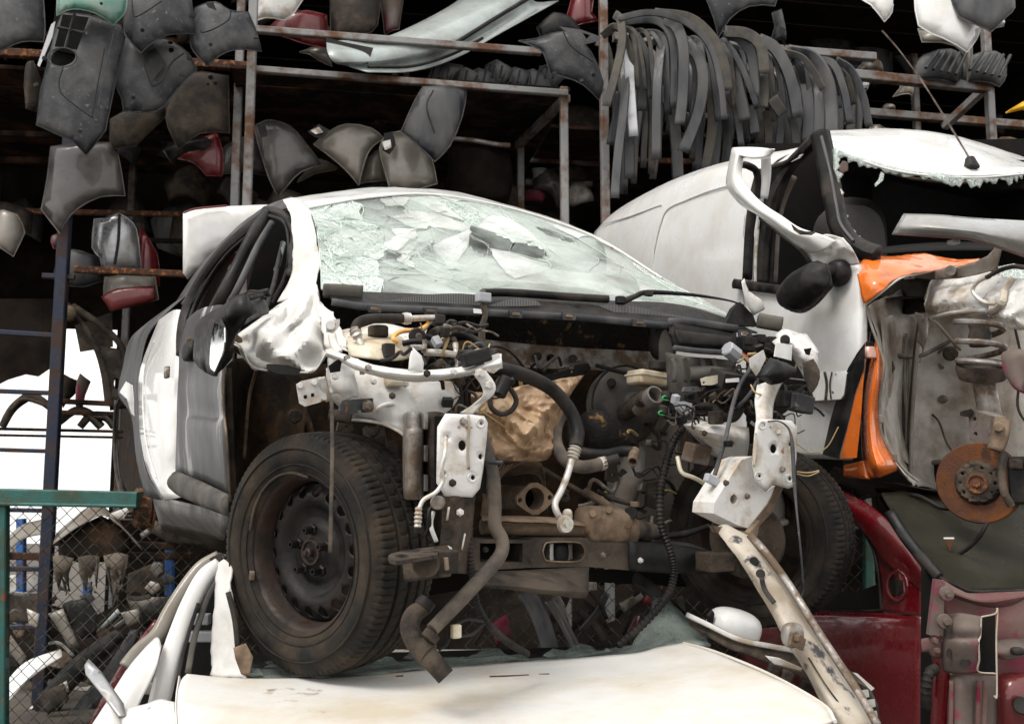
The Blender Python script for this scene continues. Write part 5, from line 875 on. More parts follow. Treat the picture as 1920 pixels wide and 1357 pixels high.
for i, (l, r, ma) in enumerate([([(836, 655, -.1), (834, 636, -.08), (846, 625, -.06), (870, 627, -.06), (900, 642, -.08), (922, 665, -.12), (938, 690, -.2)], 6.5, 'rubber'), ([(755, 644, -.12), (780, 640, -.14), (805, 645, -.16), (830, 665, -.2), (848, 682, -.24)], 6, 'rubber'), ([(845, 640, .0), (838, 610, .02), (846, 602, .02), (856, 608, .0), (856, 630, -.02)], 4, 'rubber'), ([(866, 652, -.1), (900, 651, -.06), (938, 650, -.02), (962, 664, .0), (985, 692, .02)], 3, 'rubber'), ([(795, 660, -.2), (830, 662, -.22), (870, 668, -.26), (890, 672, -.3)], 7, 'alu'), ([(854, 645, -.2), (855, 665, -.22), (856, 688, -.24)], [6, 4, 3], 'alu'), ([(797, 638, -.2), (796, 648, -.2), (794, 658, -.22)], 5, 'steel'), ([(810, 625, 0), (830, 618, .05), (850, 640, .05), (845, 660, .0)], 8, 'gunk'), ([(812, 690, -.1), (830, 680, -.1), (850, 690, -.12), (865, 720, -.1)], 9, 'gunk'), ([(700, 720, .1), (780, 725, .1), (840, 735, .12)], 9, 'gunk'), ([(790, 780, -.1), (785, 755, -.08), (800, 740, -.06), (840, 745, -.04), (870, 760, .0)], 11, 'rubber_dusty'), ([(830, 720, .0), (852, 728, .0), (860, 760, .0)], 18, 'black'), ([(880, 690, -.1), (872, 730, -.06), (876, 780, -.02)], 5, 'rubber')]):
    tube('bay_hose', MV, l, r, ma, car)
hn = tube('wiring_harness', MV, [(905, 548, .16), (906, 570, .1), (910, 590, .1), (904, 612, .12), (903, 636, .14)], [7, 6, 5, 6, 7], 'rubber_dusty', car); box('harness_plug', MV(906, 558, .08), (.045, .03, .03), M, 'plug_grey', hn, .005); plate('harness_tag', mv(.06), [(888, 578), (902, 580), (904, 588), (889, 587)], 'label', hn)
big = tube('coolant_hose', MV, [(908, 690, -.35), (945, 693, -.32), (990, 706, -.26), (1035, 730, -.22), (1068, 768, -.22), (1083, 808, -.24), (1079, 838, -.26)], 13.5, 'rubber', car, 8, 14); tube('hose_ferrule', MV, [(1080, 836, -.26), (1076, 848, -.26), (1073, 860, -.26)], [11, 12, 10], 'alu', big, ribs=1)
tube('alloy_pipe', MV, [(1073, 858, -.26), (1064, 890, -.27), (1052, 920, -.28), (1041, 942, -.29), (1044, 960, -.3), (1056, 978, -.3)], 6.5, 'alu', car); lathe('pipe_flange', MV(1058, 982, -.32), -M.B, [(0, .02), (.008, .02), (.008, .012), (.022, .012), (.024, 0), (0, 0)], 'alu', car, 16); blob('flange_ear', MV(1064, 966, -.31), (.014, .01, .018), M, 'alu', car)
tube('heater_hose', MV, [(1062, 765, .1), (1045, 795, .05), (1043, 830, .0), (1060, 862, -.05), (1090, 875, -.08), (1125, 870, -.1), (1136, 866, -.1)], 12, 'rubber_dusty', car, 8, 12); tube('hose_end', MV, [(1128, 869, -.1), (1145, 864, -.11), (1160, 860, -.12)], 10.5, 'rubber', car, 5, 14, open_=True); tube('hose_clip', MV, [(1124, 870, -.1), (1132, 868, -.1)], 13, 'alu', car)
tube('heater_hose', MV, [(1075, 780, .15), (1070, 820, .1), (1085, 845, .0), (1130, 852, -.05), (1165, 846, -.06), (1186, 846, -.08)], 10, 'rubber', car, 8, 12); tube('hose_end', MV, [(1190, 845, -.08), (1188, 856, -.1), (1186, 866, -.12)], 10, 'tan', car, 5, 14, open_=True)
tube('small_hose', MV, [(918, 745, -.36), (922, 765, -.36), (940, 776, -.36), (958, 770, -.36), (968, 752, -.36), (960, 733, -.36), (948, 722, -.36)], 5, 'rubber', car); cyl('hose_connector', MV(935, 742, -.36), MV(950, 708, -.36), .018, 'black', car); cyl('connector_spigot', MV(948, 720, -.36), MV(964, 712, -.37), .009, 'black', car)
lh = tube('radiator_hose', MV, [(900, 790, -.42), (912, 840, -.42), (925, 890, -.43), (928, 945, -.44), (928, 985, -.45), (941, 1012, -.46), (938, 1040, -.47), (905, 1080, -.48), (860, 1128, -.5), (810, 1180, -.52)], [9, 11, 12, 13, 13, 13, 13, 13, 13, 12], 'rubber_dusty', car, 8, 14); tube('hose_spigot', MV, [(918, 866, -.46), (932, 867, -.48), (943, 867, -.49)], 4.5, 'plastic', lh)
tube('thermostat_pipe', MV, [(795, 1138, -.45), (776, 1152, -.45), (768, 1175, -.46), (778, 1200, -.48), (796, 1222, -.5), (812, 1240, -.52), (836, 1268, -.54)], [15, 18, 18, 19, 20, 18, 17], 'gunk', car, 8, 14); tube('pipe_collar', MV, [(812, 1186, -.52), (803, 1198, -.52)], 16, 'gunk', car); tube('pipe_collar', MV, [(786, 1210, -.49), (804, 1226, -.51)], 22, 'gunk', car); tube('hose_clamp', MV, [(802, 1124, -.45), (792, 1138, -.45)], 18, 'rubber', car)
tube('loom', MV, [(884, 900, -.4), (881, 960, -.42), (881, 1030, -.43), (887, 1085, -.43), (896, 1135, -.42), (920, 1175, -.4), (955, 1205, -.38), (990, 1226, -.36)], 6.5, 'rubber', car, ribs=1, seg=8); tube('loom', MV, [(1290, 790, -.1), (1262, 830, -.12), (1246, 880, -.14), (1238, 930, -.16), (1240, 985, -.18), (1256, 1030, -.2), (1264, 1070, -.2), (1252, 1115, -.2), (1210, 1165, -.2), (1158, 1210, -.2)], 7, 'rubber', car, ribs=1, seg=8)
tube('branch_wire', MV, [(905, 1165, -.42), (880, 1160, -.46), (858, 1168, -.48), (846, 1180, -.5), (838, 1205, -.5), (822, 1218, -.5)], 3.2, 'rubber', car); pg = box('white_plug', MV(855, 1183, -.52), (.022, .016, .03), M, 'cream', car, .004); tube('branch_wire', MV, [(862, 1192, -.5), (885, 1188, -.46), (905, 1170, -.42)], 3, 'rubber', car)
rod = ribbon('hanging_rod', MV, [(622, 752, -.32), (623, 850, -.5), (621, 950, -.62), (619, 1036, -.68)], 6, 'gunk', car, 6, .004)
tube('drive_shaft', MV, [(690, 880, .0), (700, 900, .0), (735, 960, -.05)], 14, 'gunk', car); tube('strut_near', MV, [(700, 800, .0), (705, 850, .0), (700, 920, .02)], [20, 22, 18], 'gunk', car); plate('knuckle_bracket', mv(-.1), [(706, 820), (722, 815), (724, 838), (712, 846)], 'gunk', car, holes=[ell(714, 830, 3)])
# ---- far side of the bay
ab = sheet('air_box', MV, [[(1248, 660, .0), (1290, 668, -.1), (1340, 672, -.14), (1380, 676, -.12)], [(1252, 720, .0), (1290, 725, -.1), (1340, 728, -.14), (1376, 728, -.12)], [(1256, 775, .02), (1290, 780, -.08), (1340, 780, -.12), (1370, 780, -.1)]], 'greyplastic', car, 5)
ld = plate('air_box_lid', mv(-.16), [(1252, 604), (1272, 602), (1330, 608), (1380, 617), (1378, 664), (1330, 662), (1262, 655)], 'black', car, bulge=.02, edge=.03, th=.06); plate('lid_recess', mv(-.185), [(1266, 618), (1280, 620), (1374, 630), (1372, 652), (1272, 644)], 'black', ld, bulge=.006, edge=.02); ribbon('lid_rim', MV, [(1252, 603, -.16), (1300, 604, -.17), (1380, 616, -.18)], 9, 'strip', ld, 5, .02); ribbon('lid_rim', MV, [(1262, 652, -.18), (1310, 658, -.19), (1374, 662, -.2)], 7, 'strip', ld, 5, .015)
for x in (1262, 1284, 1316, 1338): ribbon('moulded_rib', MV, [(x, 674, -.14), (x + 4, 690, -.15), (x + 2, 716, -.14)], 4, 'greyplastic', ab, 4, .02)
tube('intake_duct', MV, [(1290, 702, -.16), (1330, 700, -.18), (1364, 702, -.18)], 15, 'greyplastic', ab); blob('duct_mouth', MV(1243, 640, .1), (.05, .04, .07), M, 'black', car); plate('side_flange', mv(.05), [(1236, 640), (1248, 616), (1262, 660), (1258, 760), (1240, 730)], 'greyplastic', car, sm=1)
ecu = box('control_unit', MV(1384, 714, -.25), (.19, .07, .05), M, 'black', car, .006, (.35, .06, 0)); plate('unit_label', mv(-.292), [(1362, 710), (1386, 708), (1386, 716), (1362, 717)], 'label', ecu); plate('unit_bracket', mv(-.26), [(1315, 710), (1326, 706), (1352, 702), (1354, 716), (1334, 722), (1318, 722)], 'cream', car, holes=[ell(1320, 717, 2.5)], th=.006)
fb = box('fuse_box', MV(1410, 652, -.1), (.2, .12, .05), M, 'black', car, .006, (0, .05, 0))
for x, y in ((1395, 640), (1420, 636), (1440, 640), (1432, 652)): box('fuse_block', MV(x, y, -.14), (.035, .05, .03), M, 'black', fb, .004)
gp = cyl('grey_plug', MV(1362, 652, -.22), MV(1382, 668, -.22), .026, 'plug_grey', car, 8)
for i, ma in enumerate(('wire_red', 'wire_yellow', 'plug_grey', 'plug_green', 'wire_red', 'rubber')): tube('thin_wire', MV, [(1380, 664 + i, -.2), (1392, 662 + i * 2, -.2), (1404, 672 + i * 2, -.22), (1410, 684 + i, -.24)], 1.2, ma, car, 5, 5)
for x, y in ((1250, 742), (1243, 770)): q = cyl('round_plug', MV(x, y - 8, -.1), MV(x, y + 6, -.1), .018, 'black', car); tube('seal_ring', mv(-.11), ell(x, y + 4, 8, 4, 12) + [(x + 8, y + 4)], 1.8, 'plug_green', q, 2, 6); tube('plug_lead', MV, [(x, y + 6, -.1), (x + 14, y + 14, -.12), (x + 30, y + 16, -.14)], 5, 'rubber', q)
plate('lever_plug', mv(-.22), [(1270, 754), (1282, 752), (1298, 756), (1298, 768), (1286, 778), (1274, 766)], 'plug_grey', car, holes=[ell(1288, 764, 3)], th=.02); box('plug_body', MV(1290, 762, -.18), (.05, .03, .04), M, 'black', car, .005)
for i, (l, r) in enumerate([([(1305, 762, -.2), (1335, 762, -.22), (1352, 778, -.24), (1375, 784, -.24), (1390, 765, -.24)], 8), ([(1300, 775, -.16), (1330, 770, -.18), (1360, 765, -.2), (1400, 765, -.2)], 6), ([(1330, 790, -.2), (1350, 776, -.22), (1372, 758, -.2), (1400, 745, -.18)], 6), ([(1352, 745, -.2), (1370, 750, -.2), (1395, 742, -.2), (1420, 745, -.2)], 7), ([(1260, 775, -.1), (1285, 786, -.12), (1310, 778, -.14)], 6), ([(1395, 760, -.22), (1405, 775, -.22), (1425, 778, -.22)], 7), ([(1340, 735, -.2), (1330, 752, -.2), (1318, 768, -.2)], 2.5)]): tube('cable_bundle', MV, l, r, 'rubber', car)
for i in range(6): tube('thin_wire', MV, [(1335 + i * 7, 752, -.1), (1345 + i * 7, 742, -.12), (1352 + i * 8, 738, -.12)], 1.5, 'wire_red', car, 4, 5)
tube('grey_cable', MV, [(1408, 690, -.3), (1388, 720, -.34), (1374, 760, -.36), (1362, 815, -.38), (1352, 850, -.4), (1340, 890, -.4)], 4.2, 'plastic', car, 6, 8); tube('grey_cable', MV, [(1420, 715, -.32), (1405, 740, -.33), (1385, 762, -.34)], 4, 'plastic', car, 6, 8); box('cable_clip', MV(1365, 832, -.42), (.02, .02, .018), M, 'black', car, .003); box('sensor_plug', MV(1335, 900, -.4), (.05, .02, .025), M, 'plug_grey', car, .004, (0, .4, 0)); box('square_plug', MV(1342, 783, -.3), (.04, .03, .04), M, 'gunk', car, .005); box('blue_relay', MV(1500, 756, -.42), (.075, .05, .055), M, 'plastic', car, .006, (.1, .15, 0)); box('relay_arm', MV(1474, 748, -.4), (.06, .04, .05), M, 'black', car, .005)
sheet('tower_ledge', MV, [[(1268, 790, -.12), (1300, 788, -.2), (1350, 794, -.26), (1406, 800, -.26)], [(1285, 800, -.2), (1310, 806, -.26), (1350, 815, -.3), (1405, 825, -.3)], [(1330, 850, -.15), (1350, 858, -.2), (1372, 870, -.22), (1400, 880, -.24)]], 'white_grime', car, 5, crump=.006); box('ride_sensor', MV(1306, 850, -.2), (.075, .05, .06), M, 'steel', car, .006, (.2, .15, 0)); tube('sensor_arm', MV, [(1270, 856, -.22), (1278, 885, -.24), (1300, 895, -.25), (1318, 905, -.25), (1338, 924, -.25)], 4, 'cream', car, 5, 6)
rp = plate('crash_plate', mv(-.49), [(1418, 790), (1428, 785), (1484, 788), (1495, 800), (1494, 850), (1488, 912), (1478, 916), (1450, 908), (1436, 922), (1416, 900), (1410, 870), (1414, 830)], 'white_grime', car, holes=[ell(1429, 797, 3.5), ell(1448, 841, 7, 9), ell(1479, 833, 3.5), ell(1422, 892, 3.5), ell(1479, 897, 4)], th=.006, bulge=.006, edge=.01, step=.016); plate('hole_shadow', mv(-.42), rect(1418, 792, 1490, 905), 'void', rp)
for x, y in ((1429, 797), (1422, 892), (1479, 897)): tube('embossed_ring', mv(-.497), ell(x, y, 6.5, 7, 12) + [(x + 6.5, y)], 1.1, 'white_grime', rp, 2, 5)
ribbon('sealant_drip', mv(-.499), [(1418, 812), (1417, 840), (1413, 875)], 4, 'beam', rp, 5, .001, 0)
rb = plate('rail_box', mv(-.44), [(1412, 855), (1416, 892), (1436, 922), (1454, 910), (1440, 945), (1404, 990), (1385, 985), (1338, 962), (1340, 942), (1375, 885), (1390, 862)], 'white_grime', car, holes=[ell(1376, 936, 7, 9)], th=.09); plate('hole_shadow', mv(-.4), ell(1376, 936, 16), 'void', rb); plate('rail_side', mv(-.445), [(1404, 990), (1440, 945), (1460, 908), (1470, 912), (1448, 960), (1412, 998)], 'tan', rb, th=.004)
sheet('carrier_upright', MV, [[(1418, 722, -.4), (1440, 715, -.42), (1470, 705, -.4)], [(1414, 750, -.42), (1434, 752, -.44), (1450, 748, -.42)], [(1416, 780, -.44), (1432, 782, -.46), (1446, 784, -.45)], [(1416, 800, -.46), (1432, 802, -.47), (1446, 800, -.47)]], 'white_grime', car, 5, .005, crump=.004); plate('white_patch', mv(-.4), [(1456, 642), (1486, 646), (1484, 676), (1470, 672), (1452, 668)], 'white', car); plate('white_tab', mv(-.42), [(1406, 672), (1432, 656), (1436, 672), (1420, 705), (1408, 690)], 'white_grime', car, th=.004); plate('black_scoop', mv(-.46), [(1417, 706), (1444, 670), (1480, 684), (1490, 696), (1474, 714), (1446, 722), (1432, 714)], 'black', car, sm=1, bulge=.04, edge=.05)
cf = sheet('crumpled_far_fender', MV, [[(1455, 626, -.2), (1480, 622, -.25), (1510, 632, -.3), (1532, 650, -.35)], [(1450, 642, -.3), (1484, 640, -.38), (1512, 650, -.42), (1535, 662, -.4)], [(1476, 660, -.34), (1500, 660, -.42), (1522, 668, -.45), (1536, 690, -.42)], [(1490, 676, -.36), (1508, 676, -.42), (1524, 690, -.44), (1534, 720, -.4)], [(1505, 700, -.34), (1512, 712, -.4), (1520, 726, -.4), (1516, 742, -.36)]], 'white_dirty', car, 4, .003, crump=.014, cs=16); plate('dark_scuff', mv(-.47), [(1508, 680), (1528, 672), (1536, 695), (1530, 722), (1516, 742), (1510, 712)], 'gunk', cf, sm=1, wave=.02); plate('torn_hole', mv(-.46), [(1508, 654), (1522, 652), (1518, 666), (1512, 664)], 'void', cf); cyl('hinge_bush', MV(1472, 640, -.36), MV(1472, 636, -.4), .015, 'rubber', cf)
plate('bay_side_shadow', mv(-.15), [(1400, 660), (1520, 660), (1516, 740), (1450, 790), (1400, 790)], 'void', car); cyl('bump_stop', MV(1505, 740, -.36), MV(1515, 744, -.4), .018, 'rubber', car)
tube('bonnet_cable', MV, [(1440, 790, -.5), (1462, 790, -.51), (1480, 806, -.52), (1486, 840, -.53), (1489, 900, -.54), (1494, 960, -.55), (1502, 1040, -.56), (1506, 1096, -.56)], [1.5, 1.5, 2, 4, 3.5, 2, 2, 2], 'plastic', car); tube('cable_end', MV, [(1506, 1092, -.56), (1506, 1108, -.56), (1501, 1122, -.56)], [3, 4, 3], 'black', car)
tube('copper_wire', MV, [(1494, 832, -.4), (1520, 848, -.4), (1550, 838, -.42), (1572, 800, -.45)], 1.2, 'wire_yellow', car, 6, 5); tube('copper_wire', MV, [(1494, 884, -.4), (1515, 886, -.42), (1536, 882, -.44)], 1.5, 'wire_yellow', car, 6, 5); tube('copper_wire', MV, [(1494, 888, -.4), (1515, 892, -.42), (1536, 884, -.44)], 1.2, 'wire_yellow', car, 6, 5)
# bumper bar torn down from the far rail
bl = [[(1338, 990, -.48), (1360, 985, -.5), (1392, 1000, -.52), (1408, 1006, -.5)], [(1378, 1040, -.56), (1392, 1036, -.58), (1416, 1032, -.58), (1432, 1034, -.55)], [(1424, 1110, -.62), (1438, 1106, -.65), (1462, 1100, -.65), (1478, 1098, -.62)], [(1478, 1205, -.72), (1492, 1200, -.75), (1518, 1192, -.75), (1534, 1190, -.72)], [(1540, 1310, -.82), (1555, 1304, -.85), (1584, 1296, -.85), (1602, 1292, -.82)], [(1578, 1378, -.9), (1595, 1372, -.93), (1624, 1364, -.93), (1642, 1360, -.9)]]
bp_ = sheet('bumper_bar', MV, bl, 'beam', car, 7, .006, crump=.004, cs=10); ribbon('bar_edge', MV, [(1406, 1004, -.54), (1434, 1034, -.6), (1482, 1100, -.67), (1538, 1190, -.77), (1606, 1292, -.87), (1646, 1360, -.95)], 11, 'steel', bp_, 6, .01, .2)
for x, y, v in ((1414, 1052, -.6), (1426, 1075, -.62)): cyl('bar_hole', MV(x, y, v), MV(x, y, v - .012), .012, 'black', bp_, 14); 
ribbon('black_smear', MV, [(1428, 1082, -.645), (1434, 1105, -.655), (1452, 1130, -.69)], 9, 'black', bp_, 5, .001, 0); ribbon('black_smear', MV, [(1468, 1122, -.67), (1476, 1136, -.69), (1478, 1150, -.7)], 3, 'black', bp_, 5, .001, 0); ribbon('bar_groove', MV, [(1516, 1232, -.79), (1546, 1280, -.84), (1572, 1316, -.87)], 3, 'gunk', bp_, 5, .001, 0)
blob('bar_bracket', MV(1486, 1190, -.77), (.03, .02, .03), M, 'steel', bp_); box('bar_tab', MV(1494, 1202, -.79), (.05, .01, .03), M, 'tan', bp_, .003, (0, .4, 0)); hexbolt('bar_bolt', MV(1490, 1194, -.79), -M.B, .01, .02, 'tan', bp_)
plate('hinge_foot', mv(-.5), [(1338, 985), (1405, 998), (1425, 975), (1420, 1005), (1390, 1006), (1345, 998)], 'tan', car, th=.02)
# far knuckle, strut, brake
tube('far_strut', MV, [(1452, 920, -.1), (1455, 950, -.08), (1450, 990, -.06)], [14, 17, 19], 'beige', car); cyl('strut_cup', MV(1445, 975, -.1), MV(1446, 985, -.1), .06, 'beige', car); tube('link_rod', MV, [(1468, 925, -.1), (1475, 930, -.1), (1478, 965, -.08)], 6, 'gunk', car)
for x, y, s in ((1470, 985, .07), (1480, 1010, .06), (1430, 1000, .07), (1455, 1025, .05)): blob('knuckle', MV(x, y, .05), (s, s, s * 1.3), M, 'gunk', car, 3)
lathe('far_brake_disc', D(1400, 1010, 3.15), AX2, [(0, .03), (.06, .03), (.07, .01), (.13, .01), (.13, -.01), (0, -.01)], 'gunk', car, 36); cyl('disc_bolt', MV(1458, 1018, -.04), MV(1456, 1018, -.1), .014, 'gunk', car, 8)
tube('lower_arm', MV, [(1220, 1020, .1), (1290, 1030, .05), (1345, 1050, .05), (1390, 1060, .08)], [10, 12, 12, 10], 'black', car); tube('axle_boot', MV, [(1245, 1005, .0), (1285, 1000, -.02), (1330, 985, -.05)], [6, 7, 4], 'rubber', car)

# ---- small wires, clips and bolts that fill the bay
rw = random.Random(21)
for (x0, x1, y0, y1, v0, v1, n_) in ((760, 880, 605, 700, -.3, 0, 16), (800, 905, 690, 800, -.2, .05, 12), (1250, 1420, 735, 800, -.3, -.1, 22), (1370, 1470, 640, 720, -.36, -.15, 18), (1140, 1300, 780, 960, .05, .3, 14), (1060, 1240, 900, 990, .05, .25, 10), (640, 800, 740, 830, -.05, .1, 6), (1400, 1500, 720, 800, -.42, -.3, 12), (900, 1060, 660, 720, .0, .3, 8)):
    for k in range(n_):
        x = rw.uniform(x0, x1); y = rw.uniform(y0, y1); v = rw.uniform(v0, v1); a = rw.uniform(-.6, .9); L_ = rw.uniform(25, 70); b_ = rw.uniform(-22, 22)
        tube('wire', MV, [(x, y, v), (x + L_ * .35 * math.cos(a) - b_ * math.sin(a), y + L_ * .35 * math.sin(a) + b_ * math.cos(a), v - .02), (x + L_ * .75 * math.cos(a) + b_ * .6 * math.sin(a), y + L_ * .75 * math.sin(a) - b_ * .6 * math.cos(a), v - .01), (x + L_ * math.cos(a), y + L_ * math.sin(a), v + .02)], rw.choice((1.2, 1.6, 2.2, 3, 4)), rw.choice(['rubber', 'rubber', 'black', 'rubber_dusty', 'gunk', 'plastic', 'steel', 'wire_yellow']), car, 5, 6)
        if rw.random() < .35: box('connector', MV(x, y, v - .01), (rw.uniform(.015, .035), .02, rw.uniform(.012, .03)), M, rw.choice(['black', 'black', 'plug_grey', 'gunk', 'steel']), car, .003, (rw.uniform(-.6, .6), rw.uniform(-.6, .6), rw.uniform(-.6, .6)))
for x, y, v in ((628, 706, -.23), (655, 735, -.2), (700, 715, -.19), (735, 742, -.21), (760, 720, -.2), (800, 700, -.44), (690, 690, -.37), (850, 698, -.45), (650, 672, -.27), (868, 790, -.5), (848, 905, -.5), (1460, 810, -.5), (1466, 880, -.5), (1360, 905, -.45), (1400, 930, -.45), (1320, 812, -.3), (1370, 830, -.3), (910, 1030, -.07), (995, 1050, -.07), (1130, 1040, -.08), (1200, 1050, -.085), (840, 1030, -.475), (862, 960, -.49)):
    hexbolt('bolt', MV(x, y, v), -M.B, .007, .01, rw.choice(['steel', 'gunk', 'white_grime']), car)
for x, y, w_, h_, v, ma in ((1300, 730, 30, 10, -.22, 'strip'), (1405, 735, 40, 14, -.3, 'black'), (1445, 745, 26, 30, -.36, 'black'), (860, 745, 22, 60, -.08, 'black'), (1290, 830, 26, 40, -.05, 'gunk'), (1340, 860, 20, 34, -.1, 'gunk'), (1230, 930, 30, 50, .1, 'gunk'), (735, 860, 30, 60, .05, 'gunk'), (690, 860, 26, 40, .1, 'gunk'), (1060, 930, 18, 22, .15, 'brown'), (1150, 890, 22, 30, .2, 'brown'), (650, 800, 30, 20, -.02, 'gunk')):
    plate('bracket', mv(v), [(x - w_ / 2, y - h_ / 2), (x + w_ * .3, y - h_ * .6), (x + w_ / 2, y + h_ * .3), (x + w_ * .1, y + h_ / 2), (x - w_ * .6, y + h_ * .35)], ma, car, holes=[ell(x, y, min(w_, h_) * .16)], th=.012)
# ================================================================ white and orange van on the right
N = Frame(1.297, 3.4, 15); NU, NV = N.U, N.V
def nu(u): return lambda x, y: N.U(x, y, u)
def nv(v): return lambda x, y: N.V(x, y, v)
van = thing('wrecked_van', 'crashed white van with orange torn fender and no windscreen on the right', 'van', N.W(.6, .6, 1.3))
sheet('cargo_side', NU, [[(1114, 436, .12), (1155, 396, .14), (1240, 348, .14), (1330, 313, .14), (1430, 290, .14), (1500, 279, .14)], [(1113, 450, .02), (1160, 415, .03), (1245, 372, .03), (1330, 338, .03), (1400, 325, .03), (1440, 322, .04)], [(1112, 520, .0), (1165, 520, -.01), (1245, 500, -.01), (1325, 480, -.01), (1390, 470, -.01), (1412, 470, 0)], [(1114, 640, .0), (1170, 640, -.01), (1250, 640, -.01), (1325, 640, -.01), (1380, 640, -.01), (1400, 640, 0)], [(1130, 800, .02), (1180, 800, .02), (1250, 810, .02), (1330, 830, .02), (1380, 840, .02), (1400, 850, .02)]], 'white', van, 6, .004)
tube('panel_crease', NU, [(1226, 470, -.012), (1238, 420, -.002), (1252, 392, .008), (1285, 376, .01), (1330, 358, .008), (1372, 346, .008)], 1.6, 'white', van); tube('panel_crease', NU, [(1130, 420, .03), (1180, 406, .02), (1228, 388, .018), (1240, 384, .015)], 1.4, 'white', van); tube('panel_crease', NU, [(1226, 470, -.013), (1220, 540, -.015)], 1.6, 'white', van)
sheet('b_pillar', NU, [[(1412, 320, .06), (1440, 318, .05)], [(1400, 400, .01), (1424, 400, .01)], [(1394, 480, .0), (1412, 480, .0)], [(1390, 540, .0), (1408, 540, .0)]], 'white', van, 5, .02)
ribbon('pillar_seal', NU, [(1427, 318, .0), (1414, 370, -.02), (1406, 430, -.02), (1401, 525, -.02)], 13, 'rubber', van, 6, .02, .3); tube('pillar_chrome', NU, [(1421, 430, -.02), (1417, 480, -.02), (1416, 528, -.02)], 3, 'alu', van)
sheet('rear_roof', NU, [[(1430, 292, .14), (1500, 277, .14), (1520, 275, .16)], [(1440, 318, .05), (1480, 305, .06), (1500, 296, .08)]], 'white', van, 5)
# bent-back door window frame
fr_ = sheet('bent_door_frame', NU, [[(1373, 279, -.25), (1363, 335, -.27), (1368, 358, -.27), (1390, 384, -.25), (1425, 406, -.22), (1462, 434, -.18), (1495, 460, -.14), (1520, 474, -.1)], [(1384, 284, -.28), (1376, 335, -.3), (1388, 362, -.3), (1412, 388, -.28), (1445, 410, -.25), (1482, 436, -.21), (1515, 452, -.16), (1545, 470, -.12)], [(1392, 300, -.24), (1392, 335, -.27), (1412, 365, -.27), (1440, 388, -.25), (1470, 408, -.22), (1500, 428, -.18), (1535, 438, -.14), (1570, 452, -.1)]], 'white', van, 6, .006, crump=.002)
sheet('frame_top', NU, [[(1373, 278, -.25), (1400, 277, -.22), (1428, 278, -.16), (1453, 280, -.1)], [(1384, 290, -.28), (1408, 296, -.24), (1430, 296, -.18), (1444, 292, -.1)]], 'white', van, 5, .006); ribbon('frame_side', NU, [(1436, 292, -.12), (1436, 330, -.1), (1430, 372, -.1)], 17, 'white', van, 6, .01, .2); tube('frame_channel', NU, [(1390, 308, -.2), (1405, 312, -.18), (1418, 322, -.14), (1422, 350, -.12), (1420, 372, -.12)], 7, 'rubber', van)
tube('frame_gasket', NU, [(1425, 408, -.18), (1462, 438, -.15), (1496, 466, -.11), (1514, 486, -.08), (1520, 498, -.06)], 4, 'rubber', van); plate('frame_tear', nu(-.23), [(1483, 420), (1496, 430), (1510, 434), (1532, 434), (1520, 441), (1500, 440), (1488, 432)], 'gunk', fr_)
sheet('crumpled_hinge_post', NU, [[(1500, 462, -.1), (1545, 440, -.1), (1580, 446, -.08)], [(1518, 490, -.06), (1560, 468, -.08), (1596, 466, -.06)], [(1524, 510, -.04), (1570, 500, -.04), (1612, 496, -.02)]], 'white_dirty', van, 8, .004, crump=.005, cs=12, ridge=.018, rs_=14)
ribbon('door_opening_seal', NU, [(1535, 254, .12), (1505, 286, .12), (1484, 308, .1), (1462, 342, .08), (1446, 380, .06), (1436, 430, .05), (1430, 480, .05), (1428, 530, .05)], 14, 'rubber', van, 7, .03, .5); tube('seal_inner', NU, [(1528, 268, .16), (1500, 298, .16), (1478, 330, .14), (1462, 372, .12), (1450, 430, .12), (1444, 530, .12)], 6, 'rubber', van); ribbon('inner_door_post', NU, [(1488, 330, .2), (1468, 375, .18), (1456, 430, .17), (1450, 530, .17)], 12, 'beige', van, 6, .02); tube('seal_outer', NU, [(1500, 284, .08), (1478, 303, .06), (1440, 316, .04)], 5, 'rubber', van)
ribbon('pillar_rubber', NU, [(1538, 252, .1), (1546, 290, .1), (1556, 340, .08), (1566, 390, .06), (1572, 420, .05), (1592, 452, .05), (1620, 470, .06), (1650, 480, .08)], 22, 'rubber', van, 7, .04, .5); tube('pillar_lip', NU, [(1540, 256, .06), (1556, 320, .05), (1568, 385, .03), (1576, 420, .02), (1600, 452, .02)], 3, 'strip', van)
roof = sheet('crushed_roof', NV, [[(1556, 272, .6), (1570, 282, .55), (1620, 300, .5), (1680, 318, .48), (1760, 328, .46), (1840, 330, .44), (1930, 322, .42)], [(1552, 262, .7), (1600, 276, .62), (1650, 288, .58), (1710, 300, .56), (1780, 308, .54), (1850, 314, .52), (1930, 314, .5)], [(1550, 252, .85), (1600, 252, .85), (1660, 256, .85), (1720, 262, .85), (1790, 272, .82), (1860, 290, .8), (1930, 306, .75)], [(1552, 250, 1.1), (1600, 246, 1.15), (1660, 243, 1.2), (1720, 246, 1.2), (1790, 256, 1.2), (1860, 276, 1.15), (1930, 299, 1.1)], [(1560, 280, 2.0), (1600, 275, 2.1), (1660, 272, 2.1), (1720, 274, 2.1), (1790, 285, 2.1), (1860, 300, 2.0), (1930, 320, 2.0)]], 'white', van, 6, .004, crump=.005, cs=5)
tube('roof_lip', NV, [(1556, 276, .58), (1620, 303, .48), (1680, 321, .46), (1760, 331, .44), (1840, 333, .42), (1930, 325, .4)], 2.5, 'white', van); tube('roof_gasket', NV, [(1660, 322, .5), (1720, 336, .48), (1790, 343, .46), (1840, 338, .45)], 3, 'tan', van); sheet('headliner', NV, [[(1570, 300, .6), (1700, 330, .55), (1830, 345, .5), (1930, 340, .48)], [(1580, 320, 1.1), (1700, 345, 1.1), (1830, 372, 1.05), (1930, 372, 1.0)]], 'void', van, 5)
